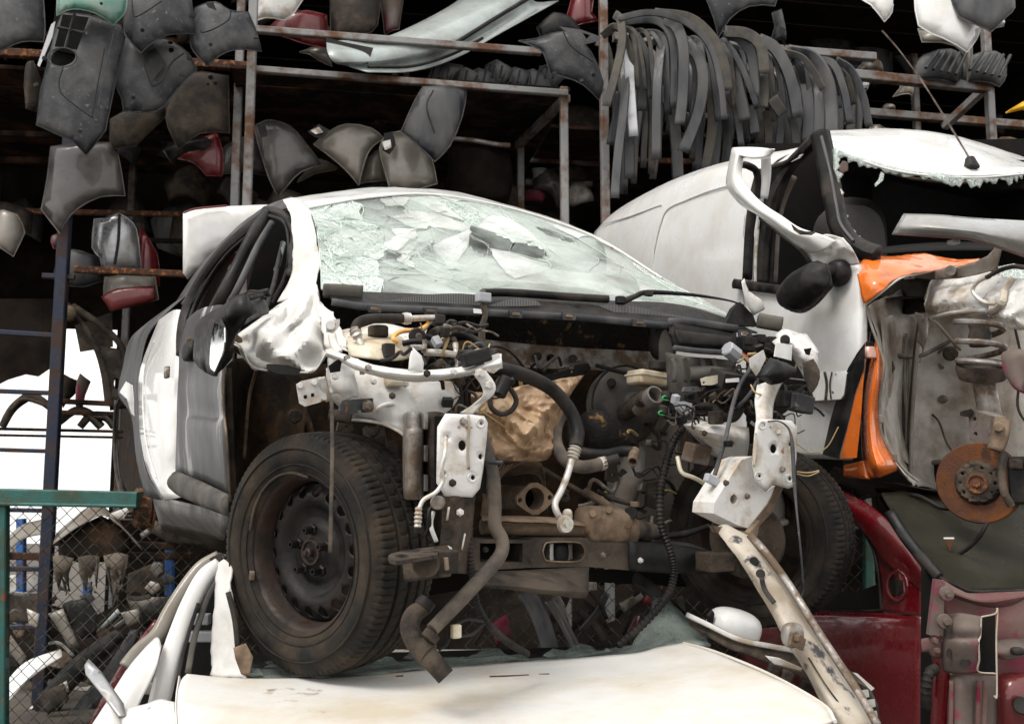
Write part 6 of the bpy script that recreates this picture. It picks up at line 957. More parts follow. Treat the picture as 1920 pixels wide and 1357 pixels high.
def ragged(a, n, w0, w1, sd_):
    r_ = random.Random(sd_); up = []; dn = []
    for i in range(n + 1):
        t = i / n * (len(a) - 1.0001); j = int(t); f = t - j; x = a[j][0] + (a[j + 1][0] - a[j][0]) * f; y = a[j][1] + (a[j + 1][1] - a[j][1]) * f
        nx, ny = -(a[j + 1][1] - a[j][1]), (a[j + 1][0] - a[j][0]); q = math.hypot(nx, ny); nx /= q; ny /= q; w_ = r_.uniform(w0, w1)
        up.append((x, y)); dn.append((x + nx * w_, y + ny * w_))
    return up + dn[::-1]
plate('glass_remnant', lambda x, y: NV(x, y, .5 - (x - 1560) * .0003), ragged([(1562, 276), (1600, 292), (1650, 308), (1700, 318), (1770, 326)], 30, 6, 17, 3), 'crazed', van, th=.006, wave=.02); plate('glass_remnant', nv(.42), ragged([(1770, 326), (1830, 332), (1880, 330), (1926, 318)], 26, 4, 22, 5), 'crazed', van, th=.006, wave=.02)
plate('glass_remnant', nu(.09), ragged([(1612, 474), (1596, 450), (1582, 415), (1572, 372), (1566, 320), (1562, 280)], 30, 3, 15, 8), 'crazed', van, th=.006, wave=.02); plate('glass_remnant', nu(.1), ragged([(1640, 478), (1622, 466), (1606, 450)], 10, 4, 12, 9), 'crazed', van, th=.006); plate('hanging_glass', nv(.45), [(1652, 322), (1658, 326), (1656, 338), (1642, 350), (1640, 346), (1648, 336)], 'crazed', van); plate('torn_liner', nv(.5), [(1572, 312), (1580, 302), (1590, 304), (1590, 320), (1574, 328)], 'pinkgrey', van, wave=.02)
ant = cyl('antenna_base', NV(1822, 316, .5), NV(1818, 294, .5), .035, 'black', van, 14, .15, .02); box('antenna_foot', NV(1822, 314, .49), (.05, .05, .018), N, 'black', ant, .006); tube('antenna_rod', NV, [(1818, 300, .5), (1810, 284, .5), (1740, 170, .5), (1690, 100, .5), (1654, 58, .5)], [5, 2, 1.3, 1.1, 1.5], 'steel', ant, 6, 6)
# cabin
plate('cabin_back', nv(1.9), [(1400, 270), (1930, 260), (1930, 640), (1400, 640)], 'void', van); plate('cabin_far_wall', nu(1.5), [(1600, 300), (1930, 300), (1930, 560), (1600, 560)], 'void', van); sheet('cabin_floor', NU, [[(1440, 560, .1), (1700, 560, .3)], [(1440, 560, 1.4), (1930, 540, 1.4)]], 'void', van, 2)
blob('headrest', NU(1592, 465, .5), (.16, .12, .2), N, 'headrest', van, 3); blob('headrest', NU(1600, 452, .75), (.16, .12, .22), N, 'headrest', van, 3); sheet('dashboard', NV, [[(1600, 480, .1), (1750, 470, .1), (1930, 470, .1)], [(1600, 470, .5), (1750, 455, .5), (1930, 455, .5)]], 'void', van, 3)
# door
dr = sheet('front_door', NU, [[(1392, 545, -.02), (1440, 548, -.03), (1490, 545, -.035), (1545, 515, -.035), (1600, 492, -.02), (1616, 500, 0)], [(1398, 600, -.03), (1440, 605, -.06), (1490, 605, -.075), (1545, 600, -.07), (1605, 590, -.04), (1625, 590, 0)], [(1404, 680, -.02), (1440, 690, -.06), (1490, 690, -.075), (1545, 690, -.07), (1605, 690, -.04), (1622, 690, 0)], [(1420, 780, -.01), (1450, 785, -.04), (1490, 785, -.05), (1545, 785, -.045), (1590, 785, -.02), (1606, 785, .0)], [(1430, 850, .0), (1460, 855, -.02), (1500, 858, -.025), (1545, 860, -.02), (1580, 862, -.01), (1598, 862, 0)]], 'white', van, 6, .004)
ribbon('belt_seal', NU, [(1378, 532, -.04), (1420, 538, -.05), (1475, 545, -.06)], 15, 'rubber', van, 5, .02); 
pk = plate('stripe', nu(-.078), [(1622, 642), (1608, 660), (1590, 690), (1572, 735), (1556, 790), (1542, 852), (1572, 860), (1588, 800), (1602, 740), (1620, 690)], 'black', van, th=.001, sm=0, step=.04); plate('stripe', nu(-.074), [(1620, 692), (1604, 742), (1590, 800), (1575, 860), (1606, 858), (1614, 780)], 'orange', van, th=.001)
tr = plate('trim_recess', nu(-.082), [(1518, 702), (1526, 697), (1584, 695), (1588, 700), (1582, 740), (1576, 748), (1506, 752)], 'white', van, th=.004, holes=[ell(1567, 703, 2.5, 3), ell(1561, 736, 2.5, 3)]); ribbon('grime_channel', nu(-.088), [(1546, 697), (1550, 720), (1548, 750)], 5, 'gunk', tr, 4, .001, 0); ribbon('grime_channel', nu(-.088), [(1560, 697), (1556, 720), (1558, 748)], 3, 'gunk', tr, 4, .001, 0); tube('recess_edge', nu(-.088), [(1504, 753), (1540, 752), (1576, 749), (1584, 738), (1589, 700)], 1.2, 'gunk', tr)
mi = plate('mirror', nu(-.17), [(1469, 552), (1473, 577), (1490, 586), (1510, 586), (1536, 568), (1562, 538), (1556, 498), (1533, 488), (1497, 508), (1478, 530)], 'black', van, sm=2, bulge=.07, edge=.09, th=.07, step=.012); tube('mirror_seam', nu(-.205), [(1484, 582), (1512, 580), (1540, 556), (1556, 520), (1548, 494)], 1.2, 'rubber', mi); blob('mirror_mount', NU(1570, 512, -.06), (.04, .06, .05), N, 'black', van, 2.4); blob('mirror_neck', NU(1556, 508, -.1), (.04, .03, .022), N, 'black', van, 2.4)
# orange fender remains
ft = sheet('orange_fender', NU, [[(1606, 500, .0), (1628, 484, .06), (1680, 478, .2), (1735, 476, .35), (1790, 486, .5), (1838, 484, .6)], [(1608, 520, -.03), (1632, 505, .0), (1680, 494, .12), (1730, 490, .28), (1785, 492, .45), (1838, 490, .58)], [(1614, 550, -.04), (1640, 530, -.02), (1682, 512, .08), (1728, 503, .22), (1780, 498, .42), (1836, 494, .58)], [(1622, 570, -.03), (1650, 548, -.01), (1686, 521, .07), (1724, 512, .2), (1778, 502, .4), (1834, 497, .57)]], 'orange', van, 6, .004, crump=.008, cs=9)
tube('fender_lip', NU, [(1622, 572, -.02), (1652, 549, .0), (1688, 522, .08), (1724, 513, .21), (1780, 503, .41), (1836, 497, .57)], 2, 'white_dirty', van); plate('grey_apron', nu(.3), [(1700, 518), (1740, 508), (1800, 500), (1850, 480), (1868, 455), (1874, 470), (1862, 505), (1800, 522), (1740, 524)], 'beige', van, sm=1, wave=.03); cyl('apron_bolt', NU(1782, 507, .28), NU(1782, 507, .25), .02, 'steel', van, 12); plate('apron_tab', nu(.24), [(1690, 516), (1712, 514), (1714, 522), (1696, 524)], 'white_dirty', van, holes=[ell(1706, 519, 2.5)])
lf = sheet('orange_lower_fender', NU, [[(1640, 640, .06), (1646, 648, .0), (1655, 672, .05)], [(1628, 700, .0), (1642, 705, -.04), (1655, 712, .03)], [(1618, 770, .0), (1632, 772, -.05), (1648, 775, .02)], [(1617, 830, .0), (1635, 832, -.05), (1660, 830, .03)], [(1622, 870, .0), (1645, 872, -.06), (1678, 866, .04)], [(1628, 896, .02), (1650, 894, -.02), (1682, 882, .06)]], 'orange', van, 6, .004); plate('orange_sill', nu(.0), [(1585, 870), (1622, 862), (1632, 898), (1584, 895)], 'orange', van, bulge=.02, edge=.03)
tube('torn_edge', NU, [(1624, 575, .0), (1634, 610, .0), (1648, 650, .0), (1658, 685, .0), (1650, 740, .0), (1650, 790, .0), (1658, 825, .0), (1680, 860, .02), (1700, 885, .05), (1722, 902, .08)], 2.6, 'beige', van); box('edge_clip', NU(1652, 785, -.02), (.012, .012, .03), N, 'beige', van, .004); box('edge_clip', NU(1678, 858, .0), (.012, .012, .028), N, 'beige', van, .004)
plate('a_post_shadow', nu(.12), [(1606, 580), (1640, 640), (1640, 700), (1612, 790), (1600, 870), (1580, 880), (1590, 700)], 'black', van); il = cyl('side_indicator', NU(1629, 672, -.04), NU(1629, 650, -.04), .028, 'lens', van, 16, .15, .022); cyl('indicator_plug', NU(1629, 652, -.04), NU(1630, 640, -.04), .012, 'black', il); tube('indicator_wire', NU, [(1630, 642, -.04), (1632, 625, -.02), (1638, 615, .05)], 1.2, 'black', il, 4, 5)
# wheel housing
sheet('wheel_housing', NU, [[(1622, 572, .05), (1655, 560, .25), (1700, 540, .5), (1780, 540, .65), (1930, 560, .7)], [(1648, 660, .05), (1668, 650, .25), (1712, 650, .5), (1790, 650, .66), (1930, 650, .7)], [(1650, 760, .05), (1670, 760, .25), (1712, 760, .5), (1790, 760, .66), (1930, 760, .7)], [(1665, 850, .05), (1690, 870, .25), (1716, 880, .5), (1790, 890, .66), (1930, 890, .7)], [(1700, 900, .06), (1715, 908, .25), (1730, 912, .5), (1800, 925, .66), (1930, 925, .7)]], 'palebeige', van, 6, .004, crump=.012, cs=7)
sheet('inner_panel', NU, [[(1652, 600, .12), (1675, 590, .3), (1700, 590, .4), (1722, 600, .42)], [(1657, 690, .1), (1678, 690, .3), (1700, 690, .4), (1716, 690, .4)], [(1652, 780, .1), (1674, 785, .3), (1698, 790, .4), (1710, 790, .4)], [(1672, 850, .1), (1690, 862, .3), (1704, 870, .38), (1712, 880, .4)]], 'palebeige', van, 6, .003, ridge=.02, rs_=7)
for l, ma, r_ in (([(1728, 600), (1722, 640), (1716, 700), (1710, 790), (1707, 895)], 'beige', 3.5), ([(1723, 604), (1716, 650), (1710, 720), (1704, 800), (1702, 890)], 'gunk', 3), ([(1694, 625), (1690, 700), (1694, 780), (1697, 880)], 'gunk', 2.5), ([(1700, 625), (1697, 700), (1701, 790), (1703, 880)], 'beige', 2.5)): tube('weld_seam', nu(.38), l, r_, ma, van)
sheet('folded_flange', NU, [[(1716, 585, .34), (1736, 592, .3), (1742, 610, .3)], [(1722, 610, .34), (1738, 622, .28), (1736, 640, .3)], [(1720, 640, .36), (1730, 655, .32), (1724, 680, .35)]], 'palebeige', van, 6, .003, ridge=.03, rs_=14)
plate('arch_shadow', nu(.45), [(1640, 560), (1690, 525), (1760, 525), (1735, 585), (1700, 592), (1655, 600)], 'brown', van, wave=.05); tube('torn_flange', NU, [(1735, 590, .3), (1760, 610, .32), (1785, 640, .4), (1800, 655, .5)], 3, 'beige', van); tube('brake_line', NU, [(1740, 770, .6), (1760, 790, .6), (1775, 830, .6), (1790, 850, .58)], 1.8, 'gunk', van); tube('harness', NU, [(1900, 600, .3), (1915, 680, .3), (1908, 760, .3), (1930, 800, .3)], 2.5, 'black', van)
tube('pressed_bead', nu(.6), [(1716, 872), (1760, 866), (1800, 872), (1830, 880)], 5, 'beige', van); plate('hole_plug', nu(.62), ell(1768, 748, 9, 8), 'beige', van, bulge=.008, edge=.01)
tube('pressed_ring', nu(.62), [(1768, 690), (1758, 680), (1758, 664), (1772, 652), (1800, 650)], 3, 'beige', van); tube('cable', NU, [(1664, 655, .3), (1690, 668, .35), (1725, 667, .42), (1752, 655, .5), (1780, 640, .55)], 4, 'rubber_dusty', van); cyl('bung', NU(1782, 663, .62), NU(1782, 663, .58), .03, 'gunk', van); plate('cable_tab', nu(.25), [(1656, 685), (1674, 676), (1678, 690), (1668, 708), (1656, 706)], 'beige', van, holes=[ell(1668, 692, 4)])
sheet('strut_tower', NU, [[(1735, 560, .45), (1750, 520, .42), (1800, 512, .4), (1860, 512, .35), (1930, 520, .3)], [(1734, 580, .35), (1760, 560, .28), (1810, 556, .26), (1865, 560, .24), (1930, 580, .2)], [(1740, 590, .4), (1770, 586, .3), (1815, 582, .26), (1860, 580, .26), (1930, 600, .24)]], 'white_grime', van, 9, .004, crump=.01, cs=9, ridge=.025, rs_=12); tube('tower_flange', NU, [(1732, 600, .36), (1745, 596, .32), (1790, 586, .26), (1850, 582, .24)], 4, 'white_grime', van); plate('tower_tab', nu(.24), [(1760, 576), (1770, 570), (1778, 574), (1776, 582), (1758, 586)], 'beige', van, holes=[ell(1768, 577, 3)])
sheet('crumpled_wing', NU, [[(1850, 560, .22), (1885, 545, .15), (1930, 540, .1)], [(1856, 590, .18), (1880, 580, .08), (1930, 570, .05)], [(1876, 596, .16), (1895, 600, .06), (1930, 610, .04)], [(1890, 612, .16), (1905, 618, .1), (1930, 622, .08)]], 'white_dirty', van, 8, .003, crump=.012, cs=12, ridge=.03, rs_=14); ribbon('rust_tear', NU, [(1900, 520, .1), (1884, 545, .1), (1878, 570, .06), (1856, 588, .14)], 12, 'beam', van, 5, .004); plate('glass_scrap', nu(.2), [(1872, 500), (1895, 494), (1925, 500), (1925, 524), (1880, 520)], 'crazed', van, wave=.03)
tube('brake_hose', NU, [(1930, 503, .05), (1900, 500, .08), (1872, 508, .1), (1850, 520, .1)], 4.5, 'rubber', van); tube('brake_pipe', NU, [(1850, 519, .1), (1832, 530, .1), (1824, 545, .1), (1835, 560, .1), (1850, 568, .1), (1868, 570, .1)], 4, 'alu', van); plate('front_arm', nu(.05), [(1880, 660), (1905, 652), (1925, 660), (1925, 740), (1905, 730), (1886, 700)], 'pinkgrey', van, bulge=.03, edge=.05, sm=1)
# strut, spring, hub
sp = NU(1838, 640, .25); zz = px(1, sp.y)
hel = [sp + Vector((math.cos(t * math.tau) * 40 * zz, math.sin(t * math.tau) * 40 * zz, (56 - t * 37) * zz)) for t in [i / 16 for i in range(49)]]
tube('coil_spring', None, hel, 6, 'steel', van, 2, 8); tube('bump_bellows', None, [sp + Vector((0, 0, 50 * zz)), sp + Vector((0, 0, 0)), sp + Vector((0, 0, -10 * zz))], 19, 'rubber_dusty', van, ribs=1, ribd=.1)
lathe('spring_seat', sp + Vector((0, 0, -62 * zz)), Vector((-.1, -.35, 1)), [(0, .03), (20 * zz, .03), (40 * zz, .02), (45 * zz, .035), (46 * zz, .02), (40 * zz, -.015), (20 * zz, -.025), (0, -.025)], 'gunk', van, 32)
tube('damper', None, [sp + Vector((0, 0, -40 * zz)), sp + Vector((4 * zz, 0, -90 * zz)), sp + Vector((12 * zz, 0, -150 * zz))], 20, 'steel', van, 6, 16); plate('damper_bracket', nu(.18), [(1816, 775), (1830, 770), (1866, 782), (1862, 826), (1842, 834), (1818, 826)], 'steel', van, holes=[ell(1827, 785, 4), ell(1829, 813, 4)], th=.05, sm=0); plate('abs_tab', nu(.17), [(1800, 772), (1820, 766), (1826, 772), (1816, 782), (1800, 779)], 'gunk', van); ribbon('carrier_arm', NU, [(1880, 790, .15), (1876, 815, .12), (1866, 845, .1)], 22, 'tan', van, 5, .03); cyl('arm_bolt', NU(1874, 800, .12), NU(1872, 800, .09), .016, 'tan', van, 8)
HB = N.U(1836, 905, .11); ha = Vector((-.62, -.785, 0)).normalized(); Yh = Vector((0, 0, 1)); Xh = Yh.cross(ha)
lathe('brake_disc', HB, ha, [(.062, .012), (.07, .012), (.126, .012), (.13, .008), (.13, .003), (.118, .001), (.118, -.005), (.13, -.007), (.13, -.012), (.06, -.014)], 'disc', van, 64)
hat = plate2d('disc_hat', HB, Xh, Yh, ell(0, 0, .072, .072, 40), 'gunk', van, holes_ring(5, .052, .006, 10) + holes_ring(5, .052, .004, 8, .63), lambda x, y: .03 if math.hypot(x, y) < .066 else .012, .006, .01, True); lathe('hub', HB + ha * .03, ha, [(.034, -.002), (.032, .008), (.024, .01), (.022, .004), (.012, .004), (.012, .014), (0, .016)], 'rust', hat, 28)
cal = box('caliper', HB + Xh * .135 + ha * .0 + Yh * .01, (.09, .1, .15), None, 'black', van, .02, (0, 0, math.atan2(-ha.x, ha.y) + math.pi), 3); tube('caliper_bridge', NU, [(1884, 850, .02), (1878, 880, .0), (1882, 920, -.02), (1896, 948, .0)], 7, 'gunk', van); box('caliper_bolt', HB + Xh * .12 + ha * .06 + Yh * .06, (.03, .03, .03), N, 'gunk', cal, .006)
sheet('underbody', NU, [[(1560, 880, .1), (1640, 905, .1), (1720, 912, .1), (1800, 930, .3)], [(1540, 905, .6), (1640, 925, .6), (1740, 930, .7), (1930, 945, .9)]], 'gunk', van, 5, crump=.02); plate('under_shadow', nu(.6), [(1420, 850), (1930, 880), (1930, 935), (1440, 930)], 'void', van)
hd = sheet('folded_bonnet', NV, [[(1694, 402, -.25), (1760, 404, -.35), (1830, 410, -.4), (1935, 416, -.45)], [(1684, 420, -.3), (1750, 424, -.42), (1830, 432, -.48), (1935, 446, -.52)], [(1673, 438, -.28), (1750, 442, -.4), (1830, 450, -.46), (1935, 484, -.5)]], 'silver', van, 6, .006); tube('bonnet_edge', NV, [(1673, 439, -.28), (1750, 444, -.4), (1830, 452, -.46), (1935, 486, -.5)], 1.8, 'pink', hd); box('bonnet_clip', NV(1788, 454, -.4), (.03, .03, .015), N, 'plug_grey', hd, .004)
tube('hanging_cable', NU, [(1584, 958, .1), (1596, 944, .1), (1622, 932, .1), (1668, 926, .1), (1715, 928, .1), (1740, 938, .12), (1766, 952, .14), (1795, 953, .16)], 3.6, 'rubber', van); tube('hanging_cable', NU, [(1601, 920, .12), (1604, 950, .1), (1618, 985, .08), (1652, 1018, .05), (1700, 1042, .03), (1760, 1046, .03), (1805, 1034, .04), (1836, 1006, .06), (1852, 978, .08)], 3.6, 'rubber', van)
# ================================================================ dark red car under the van
def rd(x, y, k=0): return D(x, y, 3.05 + max(0, (1732 - x)) * .0030 + k)
red = thing('red_car', 'dark red wrecked car squeezed under the orange and white van', 'car', D(1700, 1300, 3.4) * 1)
rs_ = sheet('roof_pillar', rd, [[(1570, 916, .1), (1615, 936, .05), (1660, 970, 0), (1705, 1016, 0), (1746, 1060, 0)], [(1572, 935, .02), (1612, 962, -.02), (1652, 996, -.05), (1694, 1040, -.05), (1738, 1085, -.04)], [(1580, 958, .02), (1606, 984, 0), (1634, 1016, -.03), (1666, 1060, -.05), (1732, 1110, -.03)]], 'red', red, 6, .006)
sheet('quarter_panel', rd, [[(1637, 1015, 0), (1680, 1050, -.05), (1733, 1095, -.02)], [(1645, 1060, 0), (1688, 1090, -.05), (1732, 1115, -.02)], [(1650, 1110, 0), (1690, 1120, -.05), (1731, 1135, -.02)], [(1652, 1145, -.02), (1692, 1150, -.05), (1730, 1152, -.02)]], 'red', red, 5, .006)
sheet('door_skin', rd, [[(1380, 1152, .02), (1470, 1150, .0), (1560, 1148, -.02), (1650, 1150, -.03), (1730, 1156, -.02)], [(1380, 1162, -.02), (1470, 1160, -.04), (1560, 1158, -.06), (1650, 1160, -.07), (1730, 1166, -.03)], [(1390, 1250, -.02), (1470, 1250, -.05), (1560, 1250, -.07), (1650, 1250, -.07), (1729, 1250, -.03)], [(1395, 1300, .0), (1470, 1300, -.03), (1560, 1300, -.05), (1650, 1300, -.05), (1728, 1300, -.02)], [(1400, 1400, .02), (1470, 1400, .0), (1560, 1400, -.02), (1650, 1400, -.02), (1728, 1400, 0)]], 'red', red, 6, .006)
fc = tube('fuel_flap_ring', lambda x, y: rd(x, y, -.055), ell(1683, 1098, 19, 27, 20) + [(1702, 1098)], 3, 'red', red, 3, 8); plate('fuel_hole', lambda x, y: rd(x, y, -.05), ell(1683, 1098, 14, 21, 18), 'void', fc); plate('torn_flap', lambda x, y: rd(x, y, -.06), [(1676, 1082), (1690, 1088), (1692, 1110), (1680, 1116)], 'rubber', fc, sm=1)
tube('window_gasket', rd, [(1512, 1146, .02), (1570, 1146, 0), (1648, 1144, -.02), (1652, 1130, -.02), (1646, 1070, -.02), (1636, 1026, 0), (1616, 992, .02), (1590, 970, .04)], 3, 'rubber', red)
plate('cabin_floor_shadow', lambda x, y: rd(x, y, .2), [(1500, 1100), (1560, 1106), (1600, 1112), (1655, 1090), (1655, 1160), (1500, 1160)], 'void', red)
sheet('dusty_windscreen', D, [[(1650, 925, 3.3), (1740, 920, 3.4), (1840, 930, 3.5), (1935, 945, 3.6)], [(1690, 985, 3.1), (1780, 985, 3.15), (1850, 995, 3.2), (1935, 1010, 3.25)], [(1735, 1050, 2.95), (1800, 1060, 2.96), (1860, 1065, 2.98), (1935, 1070, 3.0)], [(1760, 1082, 2.9), (1812, 1106, 2.9), (1870, 1108, 2.92), (1935, 1106, 2.95)]], 'dirty_glass', red, 6, .005, crump=.008); sheet('cabin_back_panel', D, [[(1640, 915, 3.9), (1935, 930, 3.9)], [(1740, 1110, 3.3), (1935, 1115, 3.3)]], 'wellbrown', red, 2)
ribbon('screen_surround', D, [(1668, 960, 3.05), (1700, 1010, 2.98), (1740, 1058, 2.92), (1762, 1082, 2.88)], 16, 'black', red, 6, .02); tube('screen_gasket', D, [(1762, 1082, 2.86), (1790, 1096, 2.85), (1822, 1108, 2.85), (1870, 1108, 2.86), (1935, 1106, 2.88)], 3, 'rubber', red); plate('inspection_sticker', lambda x, y: D(x, y, 3.0), [(1772, 1012), (1788, 1012), (1780, 1034)], 'disc', red); plate('sticker_text', lambda x, y: D(x, y, 3.0), rect(1770, 1007, 1789, 1010), 'label', red)
def rp_(k): return lambda x, y: D(x, y, 2.85 + k)
sheet('bulkhead_top', D, [[(1768, 1086, 2.84), (1800, 1104, 2.83), (1830, 1112, 2.83), (1935, 1110, 2.85)], [(1766, 1100, 2.8), (1800, 1114, 2.78), (1850, 1124, 2.78), (1935, 1116, 2.8)], [(1766, 1110, 2.82), (1810, 1124, 2.8), (1856, 1136, 2.8), (1900, 1134, 2.8), (1935, 1112, 2.82)]], 'pink', red, 5, .005, crump=.005)
plate('fender_flange', rp_(-.1), [(1754, 1086), (1772, 1088), (1768, 1190), (1742, 1190)], 'pinkgrey', red, th=.02); plate('inner_wing', rp_(.12), [(1766, 1108), (1935, 1120), (1935, 1400), (1760, 1400)], 'pink', red, bulge=.03, edge=.1, wave=.03)
rb_ = sheet('chassis_rail', D, [[(1776, 1152, 2.8), (1800, 1150, 2.74), (1840, 1156, 2.73)], [(1772, 1172, 2.78), (1800, 1176, 2.7), (1839, 1178, 2.7)], [(1770, 1196, 2.78), (1800, 1196, 2.71), (1836, 1196, 2.7)], [(1770, 1202, 2.76), (1800, 1203, 2.68), (1835, 1204, 2.68)], [(1768, 1230, 2.77), (1800, 1235, 2.7), (1836, 1235, 2.7)], [(1768, 1258, 2.79), (1800, 1262, 2.73), (1834, 1260, 2.72)]], 'pinkgrey', red, 5, .006)
for x, y in ((1780, 1180), (1780, 1224)): plate('rail_hole', lambda X_, Y_: D(X_, Y_, 2.715), ell(x, y, 5, 9), 'gunk', rb_)
plate('rail_slot', lambda X_, Y_: D(X_, Y_, 2.69), [(1804, 1236), (1818, 1236), (1821, 1242), (1818, 1248), (1804, 1248), (1801, 1242)], 'black', rb_); plate('rail_end_void', rp_(-.1), [(1840, 1156), (1866, 1152), (1868, 1262), (1836, 1258)], 'void', red); tube('cut_edge', D, [(1840, 1156, 2.71), (1866, 1150, 2.71), (1870, 1140, 2.72), (1870, 1160, 2.71), (1868, 1200, 2.7), (1869, 1300, 2.7), (1864, 1304, 2.7)], 1.6, 'beam', red); tube('cut_edge', D, [(1840, 1156, 2.7), (1838, 1192, 2.7), (1835, 1202, 2.68), (1836, 1236, 2.69), (1834, 1258, 2.7), (1866, 1262, 2.7)], 1.6, 'beam', red)
sheet('lower_column', D, [[(1776, 1264, 2.8), (1800, 1266, 2.74), (1830, 1266, 2.78), (1868, 1266, 2.82)], [(1776, 1400, 2.8), (1800, 1400, 2.74), (1830, 1400, 2.78), (1868, 1380, 2.82)]], 'pinkgrey', red, 5)
for x in (1784, 1834, 1846): ribbon('column_rib', D, [(x, 1275, 2.76), (x, 1320, 2.76), (x - 2, 1380, 2.76)], 5, 'pink', red, 4, .01)
tube('ribbed_drain_hose', D, [(1756, 1252, 2.78), (1742, 1262, 2.76), (1736, 1290, 2.76), (1737, 1326, 2.78)], 9, 'rubber', red, ribs=1, ribd=.14); ribbon('door_post', D, [(1766, 1190, 2.8), (1764, 1260, 2.8), (1762, 1330, 2.82), (1760, 1390, 2.84)], 24, 'red', red, 6, .02); bh = plate('post_bracket', rp_(-.08), [(1727, 1197), (1742, 1194), (1764, 1192), (1766, 1232), (1748, 1232), (1740, 1222), (1727, 1222)], 'pink', red, sm=0, bulge=.008, edge=.02)
for x, y in ((1752, 1200), (1756, 1218)): hexbolt('bolt', D(x, y, 2.75), Vector((0, -1, 0)), .008, .012, 'pink', bh)
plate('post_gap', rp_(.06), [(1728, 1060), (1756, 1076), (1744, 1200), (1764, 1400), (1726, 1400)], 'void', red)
for x, y in ((1774, 1112), (1770, 1164)): q = lathe('hinge_washer', D(x, y, 2.73), Vector((0, -1, 0)), [(0, .02), (.008, .02), (.009, .01), (.02, .008), (.022, 0)], 'pinkgrey', red, 14)
sheet('wing_ledge', D, [[(1868, 1200, 2.85), (1900, 1195, 2.87), (1935, 1195, 2.9)], [(1868, 1222, 2.8), (1900, 1222, 2.82), (1935, 1222, 2.84)], [(1870, 1230, 2.82), (1890, 1236, 2.82), (1935, 1224, 2.84)]], 'pinkgrey', red, 5, crump=.006); blob('melted_clip', D(1908, 1220, 2.8), (.02, .015, .012), None, 'black', red); blob('wheel_arch_boss', D(1918, 1325, 2.85), (.09, .06, .1), None, 'red', red, 3); cyl('boss_hole', D(1916, 1322, 2.78), D(1916, 1322, 2.75), .025, 'black', red)
# ================================================================ white car at the bottom
low = thing('crushed_car', 'dusty white car lying underneath at the bottom, bonnet towards the viewer', 'car', D(950, 1500, 2.6))
sheet('bonnet', D, [[(350, 1262, 2.36), (430, 1270, 2.4), (520, 1272, 2.44), (680, 1266, 2.5), (850, 1252, 2.58), (1020, 1240, 2.66), (1180, 1228, 2.74), (1235, 1214, 2.78), (1282, 1205, 2.82)], [(340, 1275, 2.28), (430, 1284, 2.32), (520, 1286, 2.36), (680, 1284, 2.4), (850, 1272, 2.48), (1020, 1264, 2.54), (1180, 1254, 2.6), (1260, 1236, 2.62), (1340, 1222, 2.64)], [(332, 1310, 2.16), (430, 1318, 2.18), (520, 1320, 2.2), (690, 1322, 2.22), (860, 1318, 2.26), (1030, 1308, 2.3), (1190, 1294, 2.34), (1320, 1276, 2.36), (1440, 1262, 2.36)], [(334, 1370, 2.0), (430, 1372, 2.0), (520, 1374, 2.0), (690, 1376, 2.0), (860, 1376, 2.02), (1030, 1370, 2.04), (1200, 1358, 2.06), (1370, 1330, 2.06), (1540, 1318, 2.06)], [(345, 1500, 1.75), (440, 1500, 1.75), (530, 1500, 1.75), (700, 1500, 1.75), (870, 1500, 1.75), (1040, 1490, 1.76), (1220, 1470, 1.78), (1400, 1400, 1.84), (1566, 1352, 1.95)]], 'hood', low, 7, .008, crump=.005, cs=2.5)
sheet('bonnet_side', D, [[(336, 1266, 2.34), (330, 1310, 2.16), (332, 1370, 2.0), (344, 1500, 1.75)], [(345, 1300, 2.4), (332, 1360, 2.2), (334, 1420, 2.05), (344, 1560, 1.78)]], 'hood', low, 5)
tube('bonnet_rim', D, [(1282, 1205, 2.81), (1340, 1221, 2.63), (1440, 1262, 2.35), (1540, 1318, 2.05), (1566, 1352, 1.94)], 3, 'hood', low)
sheet('scuttle', D, [[(420, 1272, 2.5), (700, 1272, 2.56), (1000, 1252, 2.7), (1300, 1215, 2.86)], [(420, 1240, 3.0), (700, 1240, 3.05), (1000, 1225, 3.15), (1320, 1190, 3.2)]], 'black', low, 4)
sheet('broken_windscreen', D, [[(462, 1268, 2.5), (560, 1268, 2.52), (700, 1264, 2.56), (860, 1252, 2.62), (1020, 1240, 2.7), (1180, 1226, 2.8), (1270, 1206, 2.86)], [(458, 1250, 2.58), (545, 1252, 2.6), (690, 1244, 2.66), (850, 1232, 2.72), (1010, 1232, 2.8), (1170, 1214, 2.9), (1262, 1185, 2.98)]], 'pale_glass', low, 6, .006, crump=.012, cs=8)
rs = random.Random(5)
for k in range(40):
    t = rs.random(); x = 470 + 720 * t; y = 1262 - 40 * t - rs.uniform(0, 16) * (1 if t > .2 else 1.4); d = 2.5 + .34 * t; w_ = rs.uniform(10, 34); h_ = rs.uniform(4, 12)
    plate('glass_shard', lambda X_, Y_: D(X_, Y_, d + (1260 - Y_) * .004), [(x - w_, y + rs.uniform(-2, 4)), (x - w_ * .3, y - h_), (x + w_ * .6, y - h_ * rs.uniform(.3, 1)), (x + w_, y + rs.uniform(0, 4)), (x, y + h_ * .6)], rs.choice(['edge_glass', 'pale_glass', 'pale_glass']), low, th=.004)
ws2 = sheet('windscreen_corner', D, [[(1180, 1222, 2.86), (1250, 1212, 2.86), (1330, 1210, 2.9)], [(1210, 1170, 3.0), (1262, 1160, 3.02), (1310, 1180, 3.05)], [(1225, 1120, 3.15), (1250, 1122, 3.2), (1285, 1150, 3.2)]], 'pale_glass', low, 5, .006, crump=.01)
plate('shadow_inside', lambda X_, Y_: D(X_, Y_, 3.6), [(420, 1225), (760, 1222), (1300, 1205), (1330, 1230), (430, 1290)], 'void', low)
